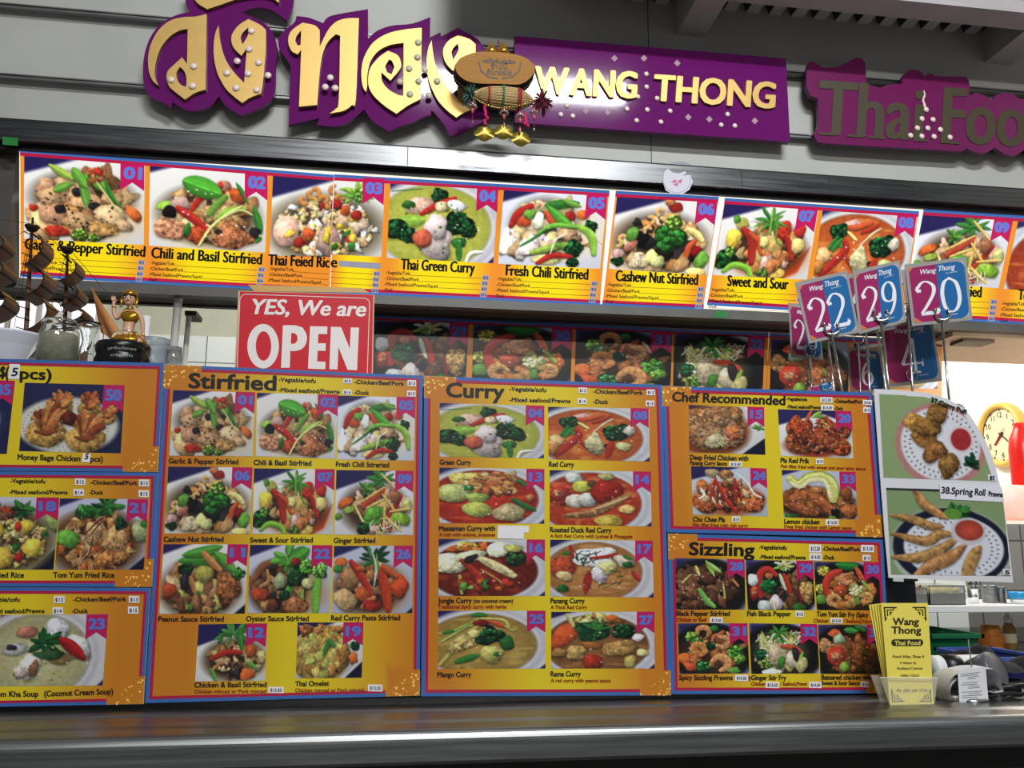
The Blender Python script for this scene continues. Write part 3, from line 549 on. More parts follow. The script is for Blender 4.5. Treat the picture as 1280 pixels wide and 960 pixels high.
def d23(a):
    a.bowl((204, 196, 138), cx=36, cy=44, rx=50, ry=44, k=4, soup2=(190, 186, 110)); a.B(26, 18, 10, 6, (206, 120, 96)); a.B(54, 16, 11, 12, (222, 218, 206)); a.B(74, 34, 15, 10, (236, 232, 224), rot=50); a.B(16, 36, 12, 6, (210, 204, 196), rot=-14); a.B(12, 34, 5, 3, (60, 54, 74)); a.H(44, 28, 18, 10, ((30, 90, 44), (40, 110, 50), 'G'), 7); a.S([38, 20, 46, 44], 6, (34, 96, 46)); a.S([58, 26, 68, 34, 80, 46], 12, (190, 34, 30), taper=.6); a.B(30, 54, 10, 14, (226, 214, 196), rot=14); a.B(34, 56, 4, 9, (150, 110, 70), rot=14); a.B(22, 60, 7, 6, (220, 206, 180)); a.B(58, 46, 12, 6, (160, 140, 76)); a.B(48, 42, 14, 5, (60, 100, 50)); a.glint(10); a.Z(40, 60, 30, 10, 8, .7, ['b', 'g'])
def d24(a):
    a.plate(22, col=(206, 206, 214)); a.E(48, 50, 46, 26, (190, 100, 50), soft=.3); a.B(18, 56, 18, 16, (196, 100, 44), tx=.35); a.B(78, 52, 18, 18, (190, 92, 40), rot=20, tx=.35); a.B(48, 46, 16, 22, (110, 50, 34), tx=.3); a.B(28, 10, 10, 7, 'C'); a.B(46, 12, 9, 8, (170, 110, 60), tx=.3); a.Z(48, 44, 34, 24, 30, 3.5, ['F', 'x', 'S', 'C']); a.B(14, 32, 8, 12, 'F', tx=.3)
    a.S([34, 14, 32, 30, 26, 44, 30, 56], 3, 'q'); a.S([60, 10, 74, 24, 82, 40, 92, 46], 3, 'q'); a.S([12, 34, 16, 44, 10, 50], 4, 'q'); a.S([32, 20, 38, 34, 36, 46], 2.4, 'w'); a.S([32, 18, 24, 48], 5, 'r'); a.S([32, 22, 44, 48, 58, 70], 6, 'r'); a.S([57, 18, 58, 56], 5, 'r'); a.glint(16)
def d25(a):
    a.bowl((188, 150, 62), cx=40, cy=44, rx=52, ry=40, soup2=(200, 164, 70)); a.S([2, 70, 16, 48, 30, 28, 44, 14], 5, (196, 176, 80)); a.S([4, 40, 22, 24, 40, 10], 4, 'e'); a.S([30, 20, 50, 14, 70, 26], 3, 'e'); a.S([36, 10, 60, 12, 66, 22], 3, (206, 190, 90)); a.S([10, 30, 30, 16], 2.5, 'l'); a.B(26, 40, 19, 9, (190, 166, 84), rot=-40, tx=.3); a.B(34, 30, 6, 5, 'Y'); a.B(40, 16, 8, 4, 'R'); a.S([48, 14, 60, 20], 6, 's'); a.K(50, 32, 12); a.K(42, 38, 7); a.B(64, 42, 7, 9, 'g'); a.B(50, 56, 11, 11, (196, 180, 84)); a.B(54, 56, 3, 3, 'g'); a.S([18, 66, 36, 58], 8, 'g'); a.V(4, 30, 16, 26, 4, 'g'); a.V(30, 6, 46, 6, 6, 'g'); a.glint(8)
def d26(a):
    a.plate(14, col=(196, 196, 214), right=10); a.E(50, 48, 44, 28, (190, 130, 80), soft=.4); a.Z(44, 46, 36, 22, 30, 5, ['T', 'C', 'm', 'x']); a.B(22, 36, 14, 14, (196, 140, 84), rot=30); a.B(16, 60, 16, 11, (206, 164, 110), rot=20); a.S([22, 18, 34, 32, 50, 58], 9, 'r'); a.S([60, 28, 66, 48, 70, 70], 13, (206, 62, 26)); a.B(84, 46, 11, 12, (210, 66, 28)); a.S([30, 26, 48, 24], 7, 's'); a.S([62, 24, 80, 34], 8, 's'); a.B(38, 54, 10, 8, 's', rot=30); a.S([38, 68, 52, 58], 8, 'O'); a.B(50, 66, 12, 6, 'r'); a.H(50, 14, 22, 10, ('g', 'G', (70, 130, 60)), 6); a.S([48, 6, 54, 24, 52, 44], 2.6, 'W'); a.S([54, 10, 56, 30], 2, 'l'); a.B(10, 18, 8, 5, 'o'); a.B(6, 26, 7, 4, 'g')
def d27(a):
    a.bowl((150, 96, 48), cx=44, cy=44, rx=50, ry=40, k=10, soup2=(170, 112, 60)); a.B(12, 32, 10, 20, (212, 80, 32), rot=38); a.S([16, 4, 22, 20], 5, 'E'); a.Z(44, 10, 20, 5, 14, 4, ['e', 'E', 'O', 'Y']); a.B(40, 26, 17, 13, (40, 90, 44), tx=.25); a.H(42, 24, 18, 9, ((50, 110, 50), 'G', 'g'), 7); a.K(70, 26, 11); a.B(66, 48, 18, 10, (190, 152, 70), tx=.2, rot=-10); a.B(24, 54, 10, 10, (196, 160, 80), tx=.2); a.B(8, 54, 8, 6, 'x'); a.B(40, 44, 10, 5, 'X'); a.B(40, 66, 10, 10, (206, 62, 28)); a.B(76, 66, 6, 9, (196, 170, 80)); a.B(88, 54, 6, 5, 'E'); a.B(84, 34, 6, 5, (230, 220, 206)); a.B(58, 8, 6, 4, 'o'); a.glint(14)
def d28(a):
    a.iron(); a.Z(44, 42, 42, 26, 60, 6.5, [(96, 56, 36), (70, 40, 28), (120, 74, 44), 'b', 'M']); a.Z(14, 60, 14, 12, 10, 5, ['b', (80, 46, 30)]); a.V(44, 2, 56, 26, 7, 'l'); a.V(44, 4, 66, 20, 7, (160, 196, 90)); a.S([34, 24, 30, 12], 5, 'E'); a.S([34, 46, 44, 62, 54, 70], 9, (110, 180, 70)); a.S([68, 36, 70, 58], 3, 'e'); a.S([82, 30, 90, 40], 4, 'O'); a.S([10, 36, 22, 24], 3, 'e'); a.glint(30, 44, 42, 36, 24)
def d29(a):
    a.iron((206, 206, 214)); a.Z(50, 46, 40, 26, 40, 6, ['b', 'M', 'd', 'm']); a.tom(12, 46, 7, 16, 10); a.S([20, 54, 20, 24, 32, 14, 44, 22], 11, (200, 44, 36)); a.B(34, 24, 6, 5, 'O'); a.B(10, 30, 8, 9, 'W'); a.K(33, 40, 12, (24, 96, 44), n=40); a.H(56, 8, 15, 8, ('E', 'l', (206, 216, 170)), 7); a.S([50, 22, 54, 34, 58, 44], 6, (206, 216, 180)); a.S([56, 22, 62, 40, 64, 52], 8, 'r'); a.B(72, 34, 6, 12, (150, 100, 50), tx=.3); a.B(88, 48, 11, 17, (176, 128, 66), tx=.4); a.B(66, 62, 9, 12, 'b', tx=.3)
    a.B(26, 68, 12, 8, 'w'); a.B(42, 64, 10, 11, 'W'); a.S([36, 60, 40, 74], 4, 'c'); a.B(76, 70, 11, 6, 'g'); a.S([76, 44, 80, 66], 4, 'R')
def d30(a):
    a.iron((170, 170, 176)); a.Z(48, 44, 40, 26, 36, 6, ['x', 'X', 'O', 'b']); a.K(14, 14, 9, 'y'); a.K(8, 42, 8, (214, 200, 60)); a.B(8, 58, 9, 8, 'L'); a.S([20, 62, 16, 36, 26, 20, 40, 14], 11, (206, 54, 34)); a.B(38, 44, 11, 9, 's'); a.V(32, 4, 68, 6, 13, (40, 130, 40)); a.prawn(48, 26, 8, 30); a.S([64, 10, 74, 30], 8, 's'); a.B(86, 44, 7, 10, 'o'); a.K(62, 44, 11, 'Y', n=24, st=90); a.prawn(76, 56, 8, 200, (206, 160, 70)); a.prawn(28, 60, 9, 90, (206, 156, 80)); a.B(48, 66, 7, 6, 'x'); a.S([72, 30, 84, 44], 5, 'l'); a.glint(16)
def d31(a):
    a.iron((120, 130, 180)); a.Z(46, 44, 40, 26, 40, 6, ['x', 'F', 'b', 'X']); a.K(20, 20, 9, (110, 160, 50)); a.K(26, 28, 8, (60, 120, 40)); a.prawn(36, 14, 9, 160, (216, 140, 70)); a.prawn(28, 40, 10, 180, (222, 140, 66)); a.prawn(62, 28, 9, 250, (220, 150, 80)); a.K(46, 34, 7); a.K(82, 44, 12, (80, 150, 40)); a.K(86, 54, 8, (110, 170, 50)); a.B(8, 52, 10, 8, 'o'); a.B(16, 64, 10, 6, 's', rot=20); a.K(34, 64, 10, (40, 110, 40)); a.prawn(58, 60, 12, 200, (226, 150, 84)); a.B(52, 8, 6, 5, 'g'); a.S([70, 14, 78, 26], 5, 'C'); a.B(78, 70, 9, 5, 'L'); a.glint(20)
def d32(a):
    a.iron((190, 190, 206)); a.Z(44, 42, 34, 26, 40, 6, ['E', 'c', 'e', 'q', 'L']); a.O(34, 26, 22, 14, 26, 1.8, 16, ['E', 'e', 'Y', 'q']); a.K(14, 46, 9, (30, 100, 46)); a.K(24, 60, 8, 'L'); a.B(40, 46, 15, 18, (196, 176, 134), tx=.15); a.B(60, 54, 10, 12, (206, 190, 150)); a.S([46, 34, 62, 36, 74, 42], 8, (214, 76, 40)); a.H(44, 14, 18, 10, ('g', (60, 140, 50)), 5); a.O(68, 22, 14, 10, 16, 1.8, 12, ['q', 'O', 'p', 'E']); a.B(44, 58, 5, 10, (70, 150, 46), rot=10); a.B(66, 46, 5, 12, 'd', rot=-10); a.S([76, 44, 68, 64], 5, 'l'); a.B(74, 62, 8, 12, 'E', rot=30); a.B(30, 72, 14, 5, 'q')
def d33(a):
    a.plate(10, col=(196, 196, 206)); a.E(46, 56, 50, 24, (120, 60, 30), soft=.2); a.Z(46, 50, 44, 20, 30, 7, ['F', 'b', 'X', (150, 80, 36)]); a.S([14, 44, 34, 38, 52, 50, 68, 66], 17, (176, 96, 44), tx=.25); a.S([10, 56, 24, 60, 44, 66], 16, (160, 84, 38), tx=.25); a.B(90, 62, 12, 12, (186, 98, 46), tx=.25); a.B(70, 66, 6, 8, 'k'); a.B(86, 34, 8, 12, 'F'); a.B(46, 30, 9, 5, 'f')
    a.S([12, 14, 22, 22, 36, 12, 52, 8, 64, 16, 70, 30, 68, 44], 15, (214, 214, 110), taper=.2, sh=.15); a.S([12, 20, 24, 26, 38, 16, 54, 14, 61, 24, 64, 40], 6, (234, 232, 160), taper=.2, shadow=0, sh=.1); a.S([14, 10, 22, 16, 34, 5, 54, 1, 70, 10, 76, 28, 72, 46], 1.8, (150, 180, 60), shadow=0); a.B(10, 72, 9, 4, 'g'); a.B(66, 73, 6, 3, 'L'); a.glint(14)
def d34(a):
    a.iron(); a.Z(54, 44, 38, 26, 40, 6.5, [(150, 84, 40), 'b', 'F', (130, 70, 36)]); a.B(10, 32, 10, 12, (176, 124, 70), tx=.3); a.B(26, 14, 10, 7, 's'); a.B(32, 22, 9, 8, (170, 206, 150)); a.V(40, 8, 62, 10, 10, (60, 150, 60)); a.V(56, 2, 74, 10, 8, 'g'); a.tom(26, 48, 14, 15); a.B(38, 64, 8, 8, 'l'); a.S([62, 30, 70, 42, 78, 48], 5, 'L'); a.B(60, 50, 10, 20, (140, 78, 38), tx=.3); a.B(84, 48, 12, 16, (130, 70, 34), tx=.3); a.glint(16)
def d35(a):
    a.plate(0, col='n'); a.E(40, 44, 56, 40, (40, 48, 90)); a.E(38, 42, 50, 34, 'w', sh=.1); a.Z(36, 40, 30, 18, 12, 9, ['f', 'x', 'T'])
def doily(a, cx, cy, rx, ry, n=46, t=(130, 130, 130)):
    for k in (.93, .8):
        for i in range(n):
            q = 6.28*i/n+k*9; a.E(cx+math.cos(q)*rx*k, cy+math.sin(q)*ry*k, 1.1, .5, t, rot=q*57, soft=.5)
def d50(a):
    a.plate(0, col=(40, 40, 84)); a.E(48, 48, 56, 34, (26, 30, 66)); a.E(46, 46, 50, 31, (210, 206, 190)); a.E(44, 47, 46, 28, (222, 214, 196), soft=.06); doily(a, 44, 47, 45, 28)
    for x, y, r in ((38, 22, 12), (66, 22, 12), (84, 32, 10), (25, 46, 21), (64, 52, 20)):
        a.B(x, y+r*.42, r*.98, r*.72, (198, 144, 62), tx=.2, ir=.06)
        for k in range(9):
            q = -2.75+k*.30+a.r.rand()*.15; l = r*(.75+.45*a.r.rand()); a.S([x+math.cos(q)*r*.1, y+r*.35, x+math.cos(q)*l*.5+a.r.rand()*2, y+math.sin(q)*l*.55, x+math.cos(q)*l*.85, y+math.sin(q)*l], r*.42, ['F', 'x', (206, 112, 50), (150, 66, 30)][a.r.randint(4)], tx=.2, taper=.3)
        a.S([x-r*.5, y+r*.32, x, y+r*.45, x+r*.5, y+r*.3], r*.2, (140, 62, 30), shadow=.2)
    a.B(46, 38, 8, 8, (110, 36, 26), tx=.2); a.glint(8)
def d37(a):
    a.fill((150, 172, 110)); a.E(52, 44, 40, 38, (196, 130, 120), soft=.05); a.E(52, 43, 35, 33, (226, 224, 226), soft=.05); doily(a, 52, 43, 34, 32, 40, (60, 60, 60))
    for x, y, q in ((50, 16, -60), (32, 26, 30), (38, 38, 20), (46, 50, -40), (58, 62, -70), (40, 28, 10)): a.B(x, y, 12, 8.5, (176, 122, 52), rot=q, tx=.25)
    a.E(70, 38, 11, 12, (226, 206, 206)); a.E(70, 38, 9, 10, (186, 50, 50)); a.H(78, 58, 9, 9, ('G', (30, 80, 50)), 6)
def d38(a):
    a.fill((140, 164, 108)); a.E(52, 53, 50, 36, (206, 206, 206)); a.E(52, 51, 49, 34, (34, 38, 56), soft=.04); a.E(54, 51, 42, 28, (222, 222, 226), soft=.04); doily(a, 54, 51, 40, 27, 40, (70, 70, 76))
    a.H(62, 20, 10, 10, ('G', 'g', (40, 90, 50)), 6); a.E(55, 22, 8, 5, 'L')
    for p, w in (((50, 26, 40, 20, 30, 12, 22, -4), 9), ((46, 33, 36, 33, 22, 28, 2, 24), 8), ((54, 40, 42, 40, 30, 46, 2, 40), 9), ((58, 42, 44, 52, 24, 60, 2, 60), 9.5), ((64, 48, 50, 60, 32, 68, 10, 86), 11), ((76, 50, 70, 58, 64, 70, 58, 86), 11)): a.S(p, w, (186, 132, 72), taper=.75, tx=.18)
    a.E(67, 37, 15, 12, (206, 200, 200)); a.E(68, 36, 12, 9, (206, 76, 52), sh=.3)
# ================================================================ the place
YM = 1.55                       # menu boards on the cabinet front
YF = 2.05                       # face of the white fascia
ZC = 1.178                      # counter
PM, PF, PS = PY(YM), PY(YF), PY(YF-.045)
steel = M('brushed_steel', (196, 198, 200), .30, 1., noise=.18, scale=14, aniso=(.6, 30, 30))
dullsteel = M('dull_steel', (132, 132, 132), .38, 1., noise=.3, scale=9, aniso=(1, 12, 12))
chrome = M('chrome', (226, 228, 230), .12, 1.)
darkm = M('dark_paint', (34, 32, 33), .5)
blackp = M('black_plastic', (18, 18, 20), .35)
white = M('white_plastic', (226, 226, 228), .4)
fascia_m = M('fascia_paint', (178, 178, 172), .55, noise=.10, scale=5)
grey_steel = M('painted_beam', (176, 170, 172), .6, noise=.12, scale=10)
clear = M('clear_plastic', (250, 252, 252), .06, trans=1., ior=1.2)
glass = M('clear_glass', (246, 250, 248), .02, trans=1., ior=1.45)
# floor, fascia, kitchen shell
mb = MB(); mb.box(-4, 5, -3.5, 4.2, -.1, 0, M('floor_tile', (150, 146, 140), .4, noise=.25, scale=6)); structure(mb.build('floor'))
zf = float(atY((640, 196), YF)[2])
mb = MB(); mb.box(-3.4, 4.6, YF, YF+.05, zf, 3.5, fascia_m)
gx = float(atY((813, 150), YF)[0])
mb.box(gx-.0012, gx+.0012, YF-.0006, YF, zf, 3.4, M('seam', (84, 84, 84), .8)); structure(mb.build('wall_front'))
mb = MB(); mb.box(-3.4, 2.4, 4.0, 4.1, 0, 3.3, M('kitchen_paint', (168, 166, 148), .6, noise=.1)); structure(mb.build('wall_back'))
mb = MB(); mb.box(-3.4, 2.4, YF+.05, 4.1, 3.2, 3.3, M('kitchen_ceiling', (190, 188, 180), .7)); structure(mb.build('ceiling'))
tile_m = bpy.data.materials.new('wall_tile'); tile_m.use_nodes = True; nt = tile_m.node_tree
br = nt.nodes.new('ShaderNodeTexBrick'); br.offset = 0; br.inputs['Scale'].default_value = 1; br.inputs['Brick Width'].default_value = .15; br.inputs['Row Height'].default_value = .15
br.inputs['Mortar Size'].default_value = .0025; br.inputs['Color1'].default_value = (*lin((206, 208, 204)), 1); br.inputs['Color2'].default_value = (*lin((198, 200, 197)), 1); br.inputs['Mortar'].default_value = (*lin((92, 92, 90)), 1)
tc = nt.nodes.new('ShaderNodeTexCoord'); sp = nt.nodes.new('ShaderNodeSeparateXYZ'); ad = nt.nodes.new('ShaderNodeMath'); cb = nt.nodes.new('ShaderNodeCombineXYZ')
nt.links.new(tc.outputs['Object'], sp.inputs[0]); nt.links.new(sp.outputs[0], ad.inputs[0]); nt.links.new(sp.outputs[1], ad.inputs[1]); nt.links.new(ad.outputs[0], cb.inputs[0]); nt.links.new(sp.outputs[2], cb.inputs[1])
nt.links.new(cb.outputs[0], br.inputs['Vector']); nt.links.new(br.outputs[0], nt.nodes['Principled BSDF'].inputs['Base Color']); nt.nodes['Principled BSDF'].inputs['Roughness'].default_value = .25
dtile_m = tile_m.copy(); dtile_m.name = 'shaded_wall_tile'; b2 = [q for q in dtile_m.node_tree.nodes if q.type == 'TEX_BRICK'][0]  # copy of the wall tile, coloured darker to stand in for shade
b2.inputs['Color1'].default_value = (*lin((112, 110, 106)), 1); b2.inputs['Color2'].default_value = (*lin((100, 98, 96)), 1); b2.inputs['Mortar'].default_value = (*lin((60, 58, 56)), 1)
zt = float(atY((250, 421), 4.0)[2])
mb = MB(); mb.box(-3.4, 2.3, 3.985, 4.0, 0, zt, tile_m); structure(mb.build('trim_1'))
XR = 2.3; PR = Plane((XR, 0, 0), (-1, 0, 0))
zr = float(PR.hit([(1262, 655)])[0][2])
mb = MB(); mb.box(XR, XR+.1, 1.0, 4.1, 0, 3.3, M('white_wall', (244, 240, 230), .6)); structure(mb.build('wall_right'))
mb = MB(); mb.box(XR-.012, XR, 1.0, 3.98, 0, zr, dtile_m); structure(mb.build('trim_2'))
mb = MB(); mb.box(-3.4, -3.3, YF+.05, 4.1, 0, 3.3, M('side_paint', (120, 112, 104), .7)); structure(mb.build('wall_left'))
# frosted window behind the model ship
a, b = atY((-60, 362), 3.97), atY((117, 470), 3.97)
mb = MB(); mb.box(a[0], b[0], 3.965, 3.975, b[2], a[2], M('frosted_daylight', (250, 250, 255), .5, lit=1.1))
for i in range(6):
    x = a[0]+(b[0]-a[0])*(i/5); mb.box(x-.012, x+.012, 3.955, 3.966, b[2], a[2], M('window_bar', (206, 200, 196), .5))
structure(mb.build('window_1'))
# roof steel over the fascia
zb = float(atY((862, 45), YF)[2]); zd = float(atY((960, 18), YF)[2])
Yx = float(atZ((960, 6), zb)[1])
mb = MB()
for px in ((845, 880), (1231, 1262)):
    x0, x1 = (float(atY((p, 45 if p < 1000 else 77), YF)[0]) for p in px)
    mb.box(x0, x1, Yx-.02, YF, zb, zb+.10, grey_steel)
x0 = float(atY((700, 0), YF)[0])
mb.box(.12, 4.4, Yx-.07, Yx, zb-.001, zb+.010, grey_steel); mb.box(.12, 4.4, Yx-.04, Yx-.03, zb, zb+.2, grey_steel); mb.box(.12, 4.4, Yx-.07, Yx, zb+.2, zb+.21, grey_steel)
structure(mb.build('beam_1'))
mb = MB(); xe = float(atY((1215, 38), YF)[0]); p = .066; x = x0; n = 0
lightd, shaded_deck = M('deck_rib', (196, 190, 194), .6), M('deck_valley_shade', (60, 56, 60), .7)  # one sheet in two tones: valleys and one flank coloured as shade
while x < xe:
    mb.add([(x, Yx-.1, zd), (x+.036, Yx-.1, zd), (x+.036, YF, zd), (x, YF, zd)], [(0, 1, 2, 3)], lightd)
    mb.add([(x+.036, Yx-.1, zd), (x+.044, Yx-.1, zd+.03), (x+.044, YF, zd+.03), (x+.036, YF, zd)], [(0, 1, 2, 3)], lightd)
    mb.add([(x+.044, Yx-.1, zd+.03), (x+.058, Yx-.1, zd+.03), (x+.058, YF, zd+.03), (x+.044, YF, zd+.03)], [(0, 1, 2, 3)], shaded_deck)
    mb.add([(x+.058, Yx-.1, zd+.03), (x+p, Yx-.1, zd), (x+p, YF, zd), (x+.058, YF, zd+.03)], [(0, 1, 2, 3)], shaded_deck)
    x += p
mb.box(x0, xe, Yx-.1, YF, zd+.035, zd+.05, shaded_deck)
structure(mb.build('ceiling_deck'))
# tracks on the fascia that carry the signs
for k, (ya, yb) in enumerate(((3.5, 9), (91.5, 97))):
    mb = MB(); z0, z1 = float(atY((0, yb), YF-.02)[2]), float(atY((0, ya), YF-.02)[2])
    mb.box(-3.2, 4.4, YF-.02, YF-.010, z0, z1, dullsteel); mb.box(-3.2, 4.4, YF-.023, YF-.02, z1-.003, z1, dullsteel); mb.box(-3.2, 4.4, YF-.023, YF-.02, z0, z0+.003, dullsteel)
    for x in np.arange(-3, 4.4, .6): mb.box(x, x+.02, YF-.010, YF, z0, z1, dullsteel)
    tag(mb.build('sign_track'), ['upper grey metal track behind the purple signs', 'lower grey metal track behind the purple signs'][k], 'track', 'metal tracks on the white fascia')
# stainless head rail between fascia and light box
zr0 = float(atY((640, 216.5), YF-.028)[2]); zlt = float(atY((640, 226), YF)[2])
rail_m = M('rail_steel', (100, 101, 102), .3, 1., noise=.3, scale=5, aniso=(1, 30, 30))
mb = MB(); mb.add([(x, y, z) for x in (-3.2, 4.4) for y, z in ((YF-.0282, zr0), (YF-.0268, zf-.006), (YF+.02, zf-.006), (YF+.02, zr0))], [(0, 1, 5, 4), (1, 2, 6, 5), (2, 3, 7, 6), (3, 0, 4, 7), (0, 3, 2, 1), (4, 5, 6, 7)], rail_m); mb.box(-3.2, 4.4, YF-.022, YF+.02, zf-.006, zf, M('rubber', (14, 14, 14), .6)); mb.box(-3.2, 4.4, YF-.004, YF+.04, zlt-.004, zr0, darkm)
for px in (509, 927, 1036):
    x = float(atY((px, 215), YF-.028)[0]); mb.box(x-.001, x+.001, YF-.0285, YF-.028, zr0, zf-.006, darkm)
rail = mb.build('head_rail'); tag(rail, 'long stainless rail between the white fascia and the lit menu', 'rail')
# ================================================================ light box
TL = math.radians(20)
LO = atY((640, 222), YF); PL = Plane(LO, (0, -math.cos(TL), -math.sin(TL)))
DQ = [(24, 184), (1440, 279.5), (1420, 414.5), (24, 349)]
box = thing('menu_light_box', 'long lit light box under the stainless rail, white behind the dish sheets', 'light box', PL.hit([(640, 377)])[0])
bb = PL.hit([(640, 378)])[0]; zbox = float(bb[2])-.02; ybox = float(bb[1])
DQb = PL.hit(DQ); xl = float(DQb[:, 0].min()); xr = float(DQb[:, 0].max())
mb = MB(); slab(mb, DQ, PL, -.001, -.012, M('diffuser', (255, 249, 230), .4, lit=1.05)); mb.build('diffuser', box)
mb = MB(); zb_ = zbox; mb.box(xl-.6, xr, ybox-.002, ybox+.03, zb_, zb_+.026, M('alu', (96, 94, 90), .45, noise=.3, scale=8))
mb.build('lower_frame', box)
mb = MB(); yk = float(atZ((270, 382), zb_+.004)[1])
mb.box(xl-.6, xr, ybox+.03, yk, zb_+.004, zb_+.014, M('soffit', (70, 62, 56), .6))
mb.box(xl-.6, xr, yk, yk+.02, zb_, zlt, darkm); mb.box(xl-.6, xr, YF+.05, yk, zlt+.02, zlt+.03, darkm)
mb.box(xl-.6, xl-.004, YF+.03, yk, zb_+.01, zlt, M('end_panel', (74, 70, 66), .6, noise=.15))
mb.build('housing', box)
xa = float(atY((1188, 420), 2.2)[0])
mb = MB(); mb.box(xa, xr, ybox+.03, yk+.25, zb_-.012, zb_+.003, M('plywood', (206, 178, 146), .6, noise=.12)); mb.build('plywood_panel', box)
mb = MB(); c = atZ((1215, 427), zb_-.014); mb.obox(c-np.array([0, 0, .004]), (.05, -.0, 0), (0, .03, 0), (0, 0, .004), M('brown_fitting', (96, 78, 58), .5)); mb.build('fitting', box)
# printed sheets on the light box
ROWS = ('-Vegtable/Tofu', '-Chicken/Beef/Pork', '-Mixed Seafood/Prawns/Squid', '-Duck')
def lit_sheet(label, quad, cells, joins=()):
    root = thing('dish_sheet', label, 'menu sheet', PL.hit([((quad[2][0]+quad[3][0])/2, (quad[2][1]+quad[3][1])/2)], .001)[0], 'backlit dish sheets on the light box')
    mb = MB(); slab(mb, quad, PL, .0003, -.0006, pm('white', 1)); W = quad[1][0]-quad[0][0]; H = quad[2][1]-quad[1][1]; hf = homog(quad); g = lambda x, y: tuple(hf([(x/W, y/H)])[0])
    for (x0, y0, x1, y1, c) in ((0, 0, W, 4, 'blue'), (0, 3.6, W, 7.4, 'crimson'), (0, H-3.4, W, H, 'blue'), (0, H-7, W, H-3.4, 'crimson')):
        flat(mb, [g(x0, y0), g(x1, y0), g(x1, y1), g(x0, y1)], pm(c, 1), PL, .0008 if c == 'blue' else .0009)
    mb.build('paper', root)
    im = np.zeros((12, 90, 3)); inv = []
    for i in range(90):
        x = quad[0][0]+(i/89)*W; best = 1
        for ce in cells:
            q = ce['q']; u = (x-q[0][0])/(q[1][0]-q[0][0])
            if -.12 < u < 1.12: best = min(best, abs(u-.5)*2)
        k = np.clip((best-.35)/.62, 0, 1)**1.3
        im[:, i] = np.array((252, 224, 20))/255*(1-k)+np.array((240, 146, 44))/255*k
    picture('printed_background', im, [g(.5, 7), g(W-.5, 7), g(W-.5, H-7), g(.5, H-7)], PL, .0005, print_mat('backlit_print', LIT), root)
    for ce in cells:
        q = ce['q']; dish(root, ce['k'], q, ce.get('r'), PL, 1)
        if 'c' in ce:
            s, x0, y0, x1, y1 = ce['c']; mb = MB(); ink(mb, s, x0, y0, x1, y1, 13.4, pm('black', 1), PL, .0009, bold=.22, xbold=.72); mb.build('dish_name', root)
        if ce.get('rows', 1):
            x0, y0, x1 = ce.get('rw', (q[3][0]-2, (q[3][1])+22, q[2][0]-2)); sl = ce.get('sl', .056); mb = MB(); sk = MB()
            for i, s in enumerate(ROWS):
                y = y0+7.1*i; xx = x0-1.0*i-.3; w = (30, 42, 66, 11)[i]
                ink(mb, s, xx, y, xx+w, y+w*sl, 4.1, pm('black', 1), PL, .0009, bold=.12)
                strip(mb, [(xx+w+1, y+(w+1)*sl), (x1-9-i, y+(x1-9-i-xx)*sl)], .5, pm('black', 1), PL, .0009)
                sx = x1-8-i; sy = y+(sx-xx)*sl
                flat(sk, [(sx, sy-4), (sx+8, sy-3.5), (sx+8, sy+2.3), (sx, sy+1.8)], pm('greyblue', 1), PL, .0010)
                ink(sk, ('$13', '$13', '$14', '$15')[i], sx+1.2, sy+.4, sx+6.8, sy+.8, 3, pm('ink', 1), PL, .0013, bold=.15)
            mb.build('price_list', root); sk.build('price_stickers', root)
    return root
A = lit_sheet('backlit sheet of dishes 01 and 02 with the left half of 03', [(25, 186.5), (417.5, 218.5), (412.5, 366.5), (25.5, 346)],
    [dict(k='01', q=[(30.4, 195), (181.3, 203.8), (179.6, 306), (30, 298.5)], r=(150.6, 180.6, 204, 239), c=('Garlic & Pepper Stirfried', 31, 311, 181, 321), rw=(31, 321, 181)),
     dict(k='02', q=[(187.5, 206), (335.3, 218), (331.5, 315.6), (186.2, 307.2)], r=(306.2, 334.9, 215.8, 251), c=('Chili and Basil Stirfried', 189.4, 322.2, 326.8, 330.6), rw=(188.6, 330.2, 331))])
def cut(im, a, b): return im[:, int(a*168):int(b*168)]
_ART['03l'] = cut(art('03'), 0, .55); _ART['03r'] = cut(art('03'), .55, 1); DISH['03l'] = 'the left half of cashew fried rice'; DISH['03r'] = 'the right half of cashew fried rice'
dish(A, '03l', [(341.3, 218.2), (416.8, 222), (412.6, 321.2), (337, 319.4)], None, PL, 1)
mb = MB(); ink(mb, 'Thai Feied Ric', 335.6, 331, 411.5, 334.4, 13.4, pm('black', 1), PL, .0009, bold=.22, xbold=.72); mb.build('dish_name', A)
mb = MB()
for i in range(3):
    w = (30, 42, 66)[i]; ink(mb, ROWS[i], 337-i, 337.6+7.1*i, 337-i+w, 337.6+7.1*i+w*.05, 4.1, pm('black', 1), PL, .0009, bold=.12); strip(mb, [(337+w, 338+7.1*i+w*.05), (410, 342.5+7.1*i)], .5, pm('black', 1), PL, .0009)
mb.build('price_list', A)
Bs = lit_sheet('backlit sheet with half of 03, then green curry 04 and 05', [(417.8, 217.8), (762, 238), (750, 382), (412.8, 366)],
    [dict(k='03r', q=[(418, 221), (481.2, 224.6), (476.5, 321), (413.6, 318)], r=(454, 481, 223.3, 256.5, '03'), rows=0),
     dict(k='04', q=[(488.1, 226), (623, 234.4), (616.6, 329), (483.4, 322.5)], r=(596.5, 623, 233.6, 266), c=('Thai Green Curry', 501.3, 336.6, 592.8, 341.3), rw=(483, 342.6, 611), sl=.045),
     dict(k='05', q=[(630, 235.4), (759.4, 242.5), (750, 335.9), (622.5, 329.7)], r=(733.5, 759.4, 241.8, 275), c=('Fresh Chili Stirfried', 632.3, 344, 734.6, 349.6), rw=(622, 350.2, 747), sl=.045)])
